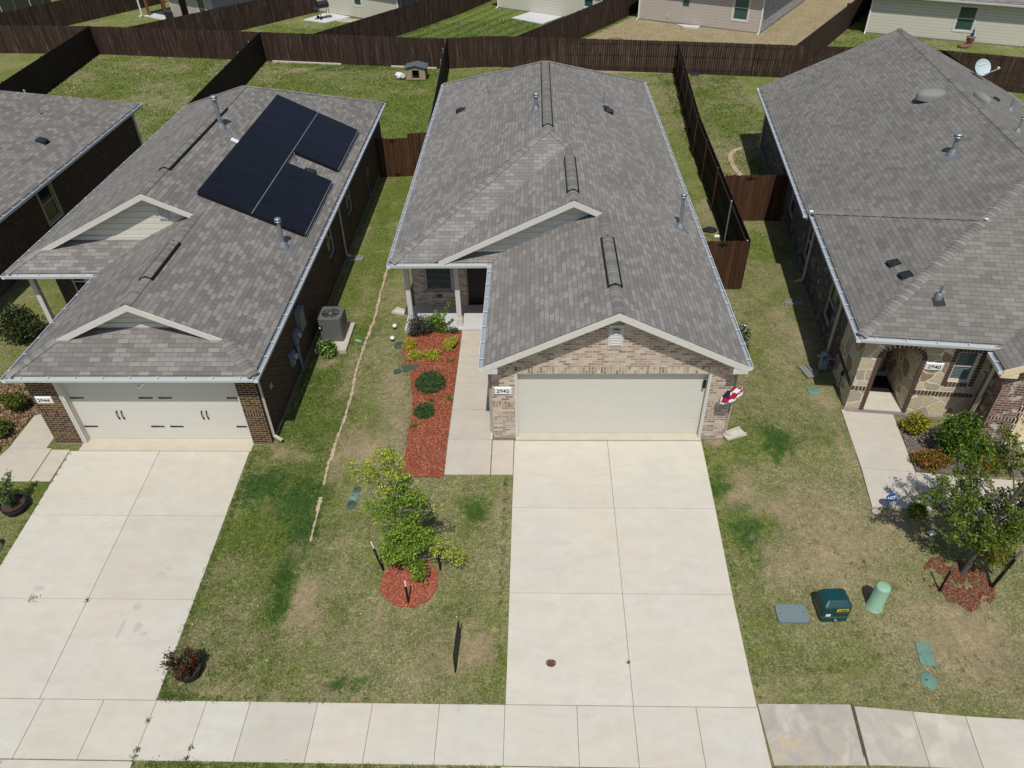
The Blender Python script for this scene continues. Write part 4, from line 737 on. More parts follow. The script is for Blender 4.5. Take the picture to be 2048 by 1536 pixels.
# ================================================================ left house, number 2944
def left_house():
    H = thing('house', 'left house with solar panels, dark brick and number 2944 beside the garage', 'house', (-10.5, 24, -.28))
    s = .48; dz = -.28; ze = 2.38; xr = -6.84; xg = -13.02; xl = -15.85; yf = 14.14; yp = 19.11; yb = 34.25; y1 = 15.05; y2 = 19.88
    gx = (xr+xg)/2; gz = ze+s*(xr-gx); hw = (xr-xl)/2; mx = (xr+xl)/2; mz = ze+s*hw; w1 = y1+.34; w2 = y2+.34
    R = lambda x, y: (x, y, ze+s*(xr-x)); L = lambda x, y: (x, y, ze+s*(x-xl)); G_ = lambda x, y: (x, y, ze+s*(x-xg)); F1 = lambda x, y: (x, y, ze+s*(y-yf)); F2 = lambda x, y: (x, y, ze+s*(y-yp)); B = lambda x, y: (x, y, ze+s*(yb-y))
    d1 = y1-yf; d2 = y2-yp; e1 = w1-yf; e2 = w2-yp
    polys = [[R(xr, yf), R(xr, yb), R(mx, yb-hw), R(mx, y2), R(gx, y2), R(gx, y1), R(xr-d1, y1)],
             [F1(xg, yf), F1(xr, yf), F1(xr-d1, y1), F1(xr-e1, w1), F1(xg+e1, w1), F1(xg+d1, y1)],
             [G_(xg, yf), G_(xg+d1, y1), G_(gx, y1), G_(gx, w2), G_(xg+e2, w2), G_(xg, yp)],
             [F2(xl, yp), F2(xg, yp), F2(xg+e2, w2), F2(xl+e2, w2), F2(xl+d2, y2)],
             [L(xl, yp), L(xl+d2, y2), L(mx, y2), L(mx, yb-hw), L(xl, yb)], [B(xl, yb), B(mx, yb-hw), B(xr, yb)]]
    roof = roofmesh('roof', polys, 'shingle_left', H)
    nR, nL, nF, nB = (Vector(v).normalized() for v in ((s, 0, 1), (-s, 0, 1), (0, -s, 1), (0, s, 1)))
    m = MB(); caps(m, (mx, y2, mz), (mx, yb-hw, mz), nL, nR); caps(m, (gx, y1, gz), (gx, w2-.05, gz), nL, nR, .15); caps(m, R(xr, yf), R(xr-d1, y1), nF, nR, .17); caps(m, (xg, yf, ze), G_(xg+d1, y1), nL, nF, .15)
    caps(m, (xl, yp, ze), L(xl+d2, y2), nL, nF, .15); caps(m, (xr, yb, ze), (mx, yb-hw, mz), nR, nB, .12); caps(m, (xl, yb, ze), (mx, yb-hw, mz), nL, nB, .12); m.build('ridge_cap', 'cap_shingle', roof)
    ridge_vent(roof, mx, 21.7, 27.2, mz, s); ridge_vent(roof, gx, 16.3, 18.2, gz, s)
    for (X0, X1, gxx, zt, y, w, xa, xb) in ((xg+d1, xr-d1, gx, gz, y1, w1, xg+d1, xr-d1), (xl+d2, gx, mx, mz, y2, w2, xl+d2, gx)):
        zl = lambda x, g0=xa, gxx=gxx, zt=zt: zt-s*abs(x-gxx)
        m = MB(); rake(m, [(xa-.05, zl(xa-.05)-.02), (gxx, zt-.025), (xb+.03, zl(xb+.03)-.02)], y-.03, .17, .035); m.build('rake_board', 'trim_cream', H)
        zb = zl(xa)+s*.34-.02
        m = MB(); m.poly([(xa+.46, w, zb), (xb-(.46 if xb > -8.5 else .0), w, zb), (xb-(.46 if xb > -8.5 else 0), w, zl(xb-(.46 if xb > -8.5 else 0))-.055), (gxx, w, zt-.06), (xa+.46, w, zl(xa+.46)-.055)]); gw = m.build('gable_wall', 'siding_light', H)
        m = MB(); m.box(xa+.72, xb-(.72 if xb > -8.5 else .12), w-.03, w-.004, zb+.0, zb+.13); m.build('skirt_board', 'trim_cream', gw)
    gable_louvre(H, mx+.3, w2, mz-1.0, .34, .62)
    m = MB(); vstack(m, [(xl+.02, yp+.02), (xg+.02, yp+.02), (xg+.02, yf+.02), (xr-.02, yf+.02), (xr-.02, yb-.02), (xl+.02, yb-.02)], 2.19, 2.22); m.build('soffit', 'trim_grey', H)
    m = MB(); m.box(xr-.03, xr, yf+.03, yb, 2.18, 2.33); m.box(xl, xl+.03, yp, yb, 2.18, 2.33); m.box(xl+.03, xg, yp, yp+.03, 2.18, 2.33); m.box(xg, xg+.03, yf+.03, yp, 2.18, 2.33); m.box(xg, xr, yf, yf+.03, 2.18, 2.33); m.build('fascia', 'trim_cream', H)
    g, i_ = MB(), MB(); zt = 2.34
    gutter(g, i_, (xr, yf-.12, zt), (xr, yb, zt), (1, 0)); gutter(g, i_, (xl, yp-.12, zt), (xl, yb, zt), (-1, 0)); gutter(g, i_, (xg, yf-.12, zt), (xg, yp-.13, zt), (-1, 0)); gutter(g, i_, (xl, yp, zt), (xg-.13, yp, zt), (0, -1)); gutter(g, i_, (xg, yf, zt), (xr, yf, zt), (0, -1))
    o = g.build('gutter', 'gutter', H); i_.build('gutter_channel', 'gutter_inside_shade', o)
    f0, f1 = -12.74, -7.06; dx0, dx1 = -12.28, -7.58; Y = 14.5; z0 = dz+.02
    f0 = -13.02
    zt_ = dz+2.15
    m = MB(); m.wall((f0, Y), (f1, Y), z0, 2.2, [(dx0-f0, dx1-f0, z0-.01, 2.19)], .2); m.build('wall', 'brick_dark', H)
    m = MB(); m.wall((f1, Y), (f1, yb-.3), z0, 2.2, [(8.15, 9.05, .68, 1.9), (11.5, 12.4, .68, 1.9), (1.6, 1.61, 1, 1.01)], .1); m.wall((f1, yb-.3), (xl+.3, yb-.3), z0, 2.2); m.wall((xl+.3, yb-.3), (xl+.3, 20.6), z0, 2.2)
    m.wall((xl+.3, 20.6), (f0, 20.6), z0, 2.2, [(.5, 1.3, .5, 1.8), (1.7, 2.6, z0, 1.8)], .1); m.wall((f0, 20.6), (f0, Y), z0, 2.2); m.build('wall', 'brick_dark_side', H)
    for y in (22.65, 26.0):
        window(H, frame2((f1, y), (f1, y+1), .68, .05), .9, 1.22, 'glass_dark', 'trim_tan'); m = MB(); m.box(f1-.06, f1+.03, y-.04, y+.94, .6, .675); m.build('window_sill', 'brick_dark_side', H)
    window(H, frame2((xl+.8, 20.6), (0, 20.6), .5, .04), .8, 1.3, 'glass_dark', 'trim_cream')
    T = frame2((xl+2.0, 20.6), (0, 20.6), z0, .08); m = MB(T); m.box(.0, .9, 0, .05, 0, 2.05); m.box(.12, .4, -.012, 0, .2, 1.8); m.box(.5, .78, -.012, 0, .2, 1.8); m.build('front_door', 'door_dark', H)
    m = MB(); m.box(f0-.01, dx0, 14.46, 14.9, -.75, z0-.002); m.box(dx1, f1+.01, 14.46, 14.9, -.75, z0-.002); m.box(f1-.3, f1+.025, 14.9, yb-.28, -.75, z0+.02); m.box(xl+.28, f0, 19.4, 20.9, -.75, z0-.002); m.box(xl+.28, xl+.6, 20.9, yb-.28, -.8, z0-.002); m.build('foundation', 'concrete_grey', H)
    m = MB(); m.box(dx0, dx1, 14.22, 14.9, -.75, z0-.008); m.build('garage_sill', 'concrete_peach', H)
    garage_door(H, frame2((dx0+.1, Y), (dx1, Y), z0, .2), dx1-dx0-.12, 2.13, 8, hardware=True, embossed=False)
    m = MB(); m.box(dx0, dx0+.1, Y+.02, Y+.2, z0, 2.0); m.box(dx0+.0, dx0+.05, Y-.0, Y+.02, z0, 2.0); m.box(dx1-.04, dx1, Y+.02, Y+.2, z0, 2.0); m.split('door_frame', 'trim_cream', H)
    m = MB(); m.box(dx0-.25, dx1+.1, Y-.03, Y+.15, 1.87, 2.19); m.build('garage_header', 'trim_grey', H)
    for a in (f0+.02, f1-.5):
        m = MB(); m.hexa([(a, 14.496, .72), (a+.47, 14.496, .72), (a+.47, 14.55, .72), (a, 14.55, .72)], [(a, 14.496, .92), (a+.47, 14.496, .92), (a+.47, 14.55, .92), (a, 14.55, .92)], swap=True); m.build('soldier_course', 'brick_dark', H)
    plaque(H, '2944', frame2((-12.72, Y), (1, Y), 1.28), .44, .24)
    m = MB(); m.lathe((-9.92, 14.38, 2.02), [(0, 0), (.07, 0), (.07, .04), (0, .04)], 12)
    for dx in (-.09, .09): m.tube([(-9.92, 14.38, 2.0), (-9.92+dx, 14.3, 1.93)], [.02, .055], 12)
    m.box(-9.96, -9.88, 14.28, 14.36, 1.83, 1.9); m.build('flood_light', 'white_paint', H)
    for x in (-15.5, -13.75):
        m = MB(); m.box(x-.075, x+.075, 19.5, 19.65, dz, 2.2); m.build('porch_post', 'trim_cream', H)
    m = MB(); m.box(-15.62, -13.04, 19.46, 19.68, 2.0, 2.19); m.build('porch_beam', 'trim_cream', H)
    m = MB(); m.box(xl+.28, f0-.02, 19.35, 20.6, -.75, dz+.0); m.build('porch_slab', 'concrete_white', H)
    downspout('downspout', H, [(xr+.05, 14.25, 2.25), (f1+.05, 14.6, 2.0), (f1+.05, 14.6, -.05), (f1+.28, 14.5, -.14)])
    downspout('downspout', H, [(xr+.05, 24.6, 2.25), (f1+.05, 24.6, 2.0), (f1+.05, 24.6, -.1), (f1+.22, 24.6, -.17)])
    # pipes on the shaded side wall
    m = MB(); m.tube([(f1+.06, 17.7, .72), (f1+.06, 17.7, -.27)], .045, 12); m.tube([(f1+.06, 17.7, .9), (f1+.06, 17.7, .5)], .055, 12); m.build('conduit', 'meter_blue', H)
    m = MB(); m.box(f1, f1+.09, 29.8, 29.95, .75, 1.1); m.tube([(f1+.03, 29.87, .75), (f1+.03, 29.87, -.2)], .015, 8); m.build('junction_box', 'metal_grey', H)
    m = MB(); m.lathe((f1+.01, 15.35, 1.1), [(0, 0), (.07, 0)], 4); m.box(f1, f1+.03, 15.28, 15.42, .98, 1.14); m.build('wall_vent', 'trim_tan', H, .02)
    # roof furniture
    roof_vent_pipe(H, -10.96, 25.75, ze+s*(xr+10.96), .95, .07, .13); flash_plate(H, R(-10.8, 25.6), nR, (1, 0, 0), .5, .4)
    roof_vent_pipe(H, -7.6, 20.07, ze+s*(xr+7.6), .78, .06, .1); flash_plate(H, R(-7.5, 20.0), nR, (1, 0, 0), .45, .35)
    roof_vent_pipe(H, -8.5, 25.5, ze+s*(xr+8.5), .32, .022, 0, 'vent_pipe', base=False, mat='galvanised'); flash_plate(H, R(-8.42, 25.42), nR, (1, 0, 0), .2, .2); box_vent(H, R(-7.95, 25.15), nR, (-1, 0, 0))
    m = MB(); m.beam(R(-10.45, 25.1)[:2]+(R(-10.45, 25.1)[2]+.05,), R(-10.05, 25.05)[:2]+(R(-10.05, 25.05)[2]+.05,), .14, .08, up=nR); m.build('cable_cover', 'white_paint', H, .02)
    return H, s, ze, xr
LH, _s, _ze, _xr = left_house()
def solar():
    A = thing('solar_array', 'black solar panels on the roof of the left house', 'solar panels', (-8.7, 25, 3.3))
    nR = Vector((_s, 0, 1)).normalized(); al = Vector((1, 0, -_s)).normalized(); R = lambda x, y, k=0: Vector((x, y, _ze+_s*(_xr-x)))+nR*k
    spots = [(-10.22, -8.74, 20.9+i*1.006) for i in range(9)]+[(-8.7, -7.22, 20.9+i*1.006) for i in range(4)]+[(-8.7, -7.22, 25.93+i*1.006) for i in range(4)]
    def pan(a, b, y):
        f = MB(); q = [R(a, y+.003), R(b, y+.003), R(b, y+1.003), R(a, y+1.003)]; f.hexa([p+nR*.1 for p in q], [p+nR*.138 for p in q]); o = f.build('solar_panel', 'black', A)
        g = MB(); q = [R(a+.01, y+.013), R(b-.01, y+.013), R(b-.01, y+.993), R(a+.01, y+.993)]; g.poly([p+nR*.141 for p in q]); g.build('cell_sheet', 'solar_cell', o)
    for a, b, y in spots: pan(a, b, y)
    m = MB()
    for y0, y1 in ((20.88, 24.94), (25.9, 29.97)):
        for x in (-7.2,): m.beam(R(x, y0, .142), R(x, y1, .142), .022, .018, nR)
    m.beam(R(-8.72, 20.86, .142), R(-8.72, 29.97, .142), .028, .012, nR); m.build('rail', 'galvanised', A)
    m = MB()
    for x0, x1, y in ((-10.2, -7.24, 20.93), (-8.68, -7.24, 25.97)): m.beam(R(x0, y, .05), R(x1, y, .05), .03, .08, nR)
    for x in (-9.9, -9.1, -8.4, -7.5):
        for y in range(21, 30, 2):
            if x > -8.7 and 24.9 < y < 25.9: continue
            m.beam(R(x, y, 0), R(x, y, .1), .05, .05, (0, 1, 0))
    m.split('mounting_bracket', 'black', A)
solar()
splash_block(-6.7, 24.6, zg(-6.7, 24.6), math.pi/2, 'splash block in the shade of the left house wall')
# ================================================================ right house, number 2940 (its own axes: x right, y back)
def right_house():
    H = thing('house', 'right house with flagstone front, arched porch and number 2940', 'house', (8.09, 15.33, 0), -math.radians(6.6)); T = rootM(H)
    s = .48; ze = 2.64; w_ = 10.5; gx = 5.3; zr = ze+s*5.2; yb = 20.0
    L = lambda x, y: (x, y, ze+s*(x-.1)); R = lambda x, y: (x, y, ze+s*(w_-x)); F = lambda x, y: (x, y, ze+s*(y-.1))
    wz = 2.52; wx = 6.95; WL = lambda x, y: (x, y, wz+s*(x-3.2)); WR = lambda x, y: (x, y, wz+s*(10.7-x))
    def rm(name, polys, mat, parent):
        m = MB(T)
        for p in polys: m.prism(p if plane_up(p) else p[::-1], .05)
        return m.build(name, mat, parent)
    roof = rm('roof', [[L(.1, .1), L(5.3, 5.3), L(5.3, yb), L(-.05, yb), L(-.05, 7.0), L(.1, 7.0)], [F(.1, .1), F(10.5, .1), F(5.3, 5.3)], [R(10.5, .1), R(10.5, yb), R(5.3, yb), R(5.3, 5.3)],
                       [WL(3.2, -.8), WL(6.95, -.8), WL(6.95, 3.5), WL(3.5, .1), WL(3.2, .1)], [WR(10.7, -.8), WR(10.7, .1), WR(10.4, .1), WR(6.95, 3.5), WR(6.95, -.8)]], 'shingle_right', H)
    nL, nR, nF = (T.to_3x3() @ Vector(v).normalized() for v in ((-s, 0, 1), (s, 0, 1), (0, -s, 1)))
    tp = lambda p: T @ Vector(p)
    m = MB(); caps(m, tp((5.3, 5.3, zr)), tp((5.3, yb, zr)), nL, nR); caps(m, tp((.1, .1, ze)), tp((5.3, 5.3, zr)), nL, nF, .16); caps(m, tp((10.5, .1, ze)), tp((5.3, 5.3, zr)), nR, nF, .16); caps(m, tp((6.95, -.8, wz+s*3.75)), tp((6.95, 3.5, wz+s*3.75)), nL, nR); m.build('ridge_cap', 'cap_shingle', roof)
    m = MB(T); a, b = L(.02, 7.04), L(3.5, 3.55)       # raised step strip running up the left slope
    d = (Vector(b)-Vector(a)); n = int(d.length/.3)
    for i in range(n): m.beam(Vector(a)+d*(i/n)+Vector((0, 0, .03)), Vector(a)+d*((i+.99)/n)+Vector((0, 0, .006)), .2, .025, up=(-s, 0, 1), tone=random.uniform(.2, .7))
    m.build('roof_step', 'cap_shingle', roof)
    m = MB(T); m.cbox(L(.06, 7.02), .14, .1, .06); m.cbox((3.55, 3.45, L(3.55, 0)[2]+.02), .1, .05, .03, .5); m.build('flashing', 'white_paint', roof)
    m = MB(T); vstack(m, [(.12, .12), (10.45, .12), (10.45, yb-.02), (.0, yb-.02), (.0, 7.0), (.12, 7.0)], 2.45, 2.48); m.build('soffit', 'trim_tan', H)
    m = MB(T); m.box(.1, .13, .13, 7, 2.44, 2.6); m.box(-.05, -.02, 7, yb, 2.37, 2.53); m.box(.1, 3.6, .1, .13, 2.44, 2.6); m.box(10.47, 10.5, .1, yb, 2.44, 2.6); m.build('fascia', 'trim_tan', H)
    g, i_ = MB(T), MB(T); zt = 2.6
    gutter(g, i_, (.1, -.02, zt), (.1, 6.98, zt), (-1, 0)); gutter(g, i_, (-.05, 7.03, zt-.07), (-.05, yb, zt-.07), (-1, 0)); gutter(g, i_, (.1, .1, zt), (3.75, .1, zt), (0, -1)); gutter(g, i_, (10.5, .1, zt), (10.5, yb, zt), (1, 0)); gutter(g, i_, (3.2, -.8, 2.48), (3.2, -.05, 2.48), (-1, 0))
    o = g.build('gutter', 'gutter', H); i_.build('gutter_channel', 'gutter_inside_shade', o)
    m = MB(T); rake(m, [(3.18, wz-.03), (6.95, wz+s*3.75-.03), (10.7, wz-.03)], -.83, .2, .035); m.box(3.16, 3.55, -.82, -.42, 2.28, 2.38); m.raw([(3.2, -.812, 2.3), (3.55, -.812, 2.3), (3.55, -.812, 2.62), (3.2, -.812, 2.46)], [(0, 1, 2, 3)]); m.build('rake_board', 'door_tan', H)
    # flagstone front with the arched porch
    A0, A1, zs, zt2 = .9, 1.9, 1.8, 2.14
    m = MB(T); m.wall((.42, .42), (3.55, .42), -.02, 2.46, [(A0-.42, A1-.42, -.03, zt2), (2.28, 2.82, 1.15, 2.12)], .1)
    cx = (A0+A1)/2; rx = (A1-A0)/2; N = 14; arc = [(cx+rx*math.cos(math.pi*i/N), zs+(zt2-zs)*math.sin(math.pi*i/N)) for i in range(N+1)]
    for half in (arc[:N//2+1], arc[N//2:]):
        corner = (A1, zt2) if half is not arc[N//2:] and half[0][0] > cx+.1 else (A0, zt2)
        for (xa, za), (xb, zb) in zip(half, half[1:]): m.raw([(corner[0], .42, corner[1]), (xa, .42, za), (xb, .42, zb)], [(0, 1, 2), (2, 1, 0)])
    m.wall((.42, 2.1), (.42, .42), -.02, 2.46)
    m.wall((A0, .52), (A0, 2.2), -.02, 2.46); m.wall((A1, 2.2), (A1, .52), -.02, 2.46); m.build('stone_wall', 'flagstone', H)
    m = MB(T); m.wall((A0-.3, 2.2), (A1+.1, 2.2), -.02, 2.46, [(.35, 1.2, 0, 2.08)], .1); m.wall((.42, yb-.35), (.42, 2.1), -.02, 2.46, [(yb-.35-11.7, yb-.35-10.8, .5, 1.75), (yb-.35-8.2, yb-.35-7.3, .5, 1.75), (yb-.35-4.4, yb-.35-3.5, .5, 1.75)], .1)
    m.wall((10.1, 2), (10.1, yb-.35), 0, 2.46); m.wall((10.1, yb-.35), (.42, yb-.35), 0, 2.46); z = lambda x: ze+s*(5.3-.1-abs(x-5.3))-.06
    m.poly([(10.1, yb-.35, 2.46), (.42, yb-.35, 2.46), (.42, yb-.35, z(.42)), (5.3, yb-.35, z(5.3)), (10.1, yb-.35, z(10.1))]); m.build('wall', 'brick_grey', H)
    m = MB(T); m.wall((3.55, .42), (3.55, -.45), -.02, 2.3); m.wall((3.55, -.45), (10.2, -.45), -.02, 2.3, [(.75, 5.63, -.03, 2.13)], .15)
    zw = lambda x: wz+s*(3.75-abs(x-6.95))-.06; m.poly([(3.55, -.45, 2.3), (10.2, -.45, 2.3), (10.2, -.45, zw(10.2)), (6.95, -.45, zw(6.95)), (3.55, -.45, zw(3.55))]); m.wall((10.2, -.45), (10.2, 2), -.02, 2.46); m.build('garage_wall', 'brick_wash', H)
    garage_door(H, T @ frame2((4.3, -.45), (9, -.45), 0, .13), 4.88, 2.13, 8, 'door_tan')
    m = MB(T); m.box(4.18, 4.3, -.47, -.4, 0, 2.13); m.box(3.6, 4.2, -.455, -.44, .7, .78); m.build('brick_edge', 'brick_trim', H)
    # brick trims: arch, band, window surround
    m = MB(T)
    def bit(x, z, ang, l=.11, w=.062): 
        ca, sa = math.cos(ang), math.sin(ang); q = [(x+ca*a-sa*b, z+sa*a+ca*b) for a, b in ((-w/2, -l/2), (w/2, -l/2), (w/2, l/2), (-w/2, l/2))]
        m.hexa([(a, .39, b) for a, b in q], [(a, .44, b) for a, b in q])
    for i in range(15):
        t = math.pi*(i+.5)/15; bit(cx+(rx+.05)*math.cos(t), zs+(zt2-zs+.05)*math.sin(t), t-math.pi/2)
    for zz in np.arange(.04, zs, .092):
        for xx in (A0-.05, A1+.05): bit(xx, zz, math.pi/2)
    m.build('arch_trim', 'trim_brick', H); m = MB(T)
    for xx in list(np.arange(.46, A0-.08, .092))+list(np.arange(A1+.14, 3.5, .092)): bit(xx, .74, 0, .12)
    m.split('band_brick', 'trim_brick', H); m = MB(T)
    for zz in np.arange(1.08, 2.2, .092):
        for xx in (2.64, 3.3): bit(xx, zz, math.pi/2)
    for xx in np.arange(2.72, 3.26, .09): bit(xx, 1.08, 0, .12); bit(xx, 2.18, 0)
    m.build('window_trim', 'trim_brick', H); m = MB(T)
    for xx in np.arange(.5, 3.5, .13): bit(xx, 2.4, 0, .03, .09)
    m.build('brick_trim', 'trim_brick', H)
    m = MB(T)
    m.box(A1+.02, 3.5, .413, .4195, .665, .815); m.box(.44, A0-.02, .413, .4195, .665, .815); m.box(A0-.11, A0-.0, .413, .4195, 0, zs); m.box(A1, A1+.11, .413, .4195, 0, zs); m.box(2.57, 2.7, .413, .4195, 1.01, 2.25); m.box(3.24, 3.37, .413, .4195, 1.01, 2.25); m.box(2.7, 3.24, .413, .4195, 1.0, 1.15); m.box(2.7, 3.24, .413, .4195, 2.12, 2.25)
    for i in range(N):
        (xa, za), (xb, zb) = arc[i], arc[i+1]; ka = .115/rx; P2 = lambda x, z: (cx+(x-cx)*(1+ka), .4135, zs+(z-zs)*(1+.115/(zt2-zs))); m.poly([(xa, .4135, za), P2(xa, za), P2(xb, zb), (xb, .4135, zb)])
    m.build('mortar_bed', 'mortar', H)
    m = MB(T)
    for yy in np.arange(.5, 2.05, .092): m.box(.395, .425, yy, yy+.07, .68, .8)
    for y0 in (3.5, 7.3, 10.8):
        for yy in np.arange(y0-.1, y0+1, .092): m.box(.395, .425, yy, yy+.07, .39, .5)
    m.build('brick_sill', 'trim_brick', H)
    window(H, T @ frame2((2.7, .42), (4, .42), 1.15, .04), .54, .97, 'glass_green', 'trim_cream', .06, True)
    for y in (11.7, 8.2, 4.4): window(H, T @ frame2((.42, y), (.42, y-1), .5, .04), .9, 1.25, 'glass_dark', 'trim_tan')
    Td = T @ frame2((.95, 2.2), (3, 2.2), 0, .08); m = MB(Td); m.box(0, .85, 0, .05, 0, 2.05); m.box(.1, .75, -.012, 0, .15, 1.9); m.build('front_door', 'trim_tan', H)
    m = MB(T); m.box(.92, 1.88, 1.2, 1.95, .04, .055); m.build('door_mat', 'mat_black', H)
    m = MB(T); m.box(A0, A1, .36, 2.2, -.3, .035); m.box(.44, A1+.1, .27, .36, -.3, .03); m.box(.40, 3.56, .4, .6, -.35, -.022); m.box(.41, .7, .6, yb-.36, -.5, -.02); m.box(.4, 3.4, .34, .4, -.3, -.03); m.build('porch_slab', 'concrete_grey', H)
    m = MB(T); m.box(A0, A1, .385, 2.19, .035, .039); m.build('porch_floor', 'concrete', H)
    m = MB(T); m.box(3.55, 10.2, -.48, -.3, -.3, -.022); m.box(4.2, 9.2, -.55, -.3, -.3, 0.); m.build('garage_sill', 'concrete_peach', H)
    plaque(H, '2940', T @ frame2((2.24, .42), (4, .42), 1.6), .46, .24)
    def ds(pts): 
        m = MB(T)
        for a, b in zip(pts, pts[1:]): m.beam(a, b, .08, .065, up=(.3, .2, .1))
        m.build('downspout', 'trim_tan', H)
    ds([(.03, 2.7, 2.5), (.34, 2.75, 2.2), (.36, 2.75, .1), (.1, 2.75, .0)]); ds([(.03, 7.06, 2.42), (.34, 7.1, 2.2), (.36, 7.1, .1), (.1, 7.1, .0)]); ds([(3.12, -.1, 2.4), (3.42, -.05, 2.15), (3.46, .1, .1), (3.4, -.3, 0)]); ds([(-.1, 19.5, 2.4), (.34, 19.4, 2.1), (.36, 19.4, 0)])
    m = MB(T); m.box(.36, .42, 1.2, 1.3, .5, .62); m.tube([(.38, 1.25, .52), (.37, 1.15, .2), (.4, 1.1, 0)], .012, 6); m.build('hose_bib', 'metal_dark', H)
    # roof furniture in house axes
    def P(fn, x, y): return tp(fn(x, y))
    o = roof_vent_pipe(H, *P(L, 3.91, 7.66), .5, .07, .14); flash_plate(H, P(L, 3.8, 7.5), nL, (1, 0, 0), .5, .5)
    box_vent(H, P(L, 1.34, 2.78), nL, (1, 0, 0), s=.8); box_vent(H, P(L, 1.45, 2.07), nL, (1, 0, 0), s=.8)
    m = MB(); c = P(F, 2.06, 1.2); m.lathe(c, [(.1, -.02), (.09, .12), (.06, .16), (0, .17)], 14); m.tube([c+Vector((0, 0, .1)), c+Vector((0, 0, .36))], .03, 10); q = m.build('vent_pipe', 'lead_grey', H); flash_plate(H, P(F, 2.06, 1.1), nF, (1, 0, 0), .3, .25, 'metal_dark')
    for fn, x, y, nn, sx, sy, rz in ((L, 4.5, 12.2, nL, .55, .36, .25), (R, 5.85, 11.5, nR, .2, .5, .1)):
        m = MB(T); c = Vector(fn(x, y)); m.lathe((c.x, c.y, c.z+.02), [(1, -.1), (1, .06), (.93, .14), (.6, .2), (0, .215)], 24, sx=sx, sy=sy, rz=rz); m.build('turtle_vent', 'vent_grey', H)
    box_vent(H, P(R, 7.62, 14.39), nR, (-1, 0, 0), s=.7)
    for x, y in ((7.91, 13.66), (6.15, 8.97)): roof_vent_pipe(H, *P(R, x, y), .4, .035, .05 if x < 7 else 0)
    return H, T
RH, RT = right_house()
splash_block(8.62, 21.05, zg(8.6, 21), 1.4, 'splash block in the shade of the right house, farther one')
splash_block(8.0, 17.35, zg(8, 17.3), .25, 'splash block in the shade of the right house beside the blue meter')
# dish on the right house roof
D = thing('satellite_dish', 'pale grey satellite dish on the far slope of the right house roof', 'satellite dish', tuple(RT @ Vector((8.35, 18.9, 3.3))))
dx, dy, dz_ = D.location
m = MB(); m.tube([(dx, dy, dz_-.05), (dx+.05, dy, dz_+.25), (dx+.15, dy-.02, dz_+.5)], .03, 10); m.build('mast', 'metal_grey', D)
Td = Matrix.Translation((dx+.25, dy-.1, dz_+.62)) @ Vector((.22, -.82, .52)).to_track_quat('Z', 'Y').to_matrix().to_4x4()
m = MB(Td); prof = [(0, .0), (.15, .01), (.3, .04), (.42, .08), (.44, .09), (.42, .075), (.3, .03), (.15, .0), (0, -.01)]; m.lathe((0, 0, 0), prof, 32, sx=.88, sy=.78); rf = m.build('reflector', 'dish_grey', D)
m = MB(Td); m.beam((0, -.3, .0), (.42, -.2, .5), .03, .03); m.tube([(.42, -.2, .48), (.38, -.16, .42)], [.05, .06], 12); m.build('feed_arm', 'dish_grey', D)
m = MB(Td)
for i, (hh, ww) in enumerate(((.07, .012), (.04, .03), (.045, .03), (.04, .03), (.055, .012), (.04, .03), (.045, .03))): m.box(-.2+i*.05, -.2+i*.05+ww, .1+i*.004, .1+i*.004+hh, .05, .056)
m.build('logo', 'white_paint', rf)

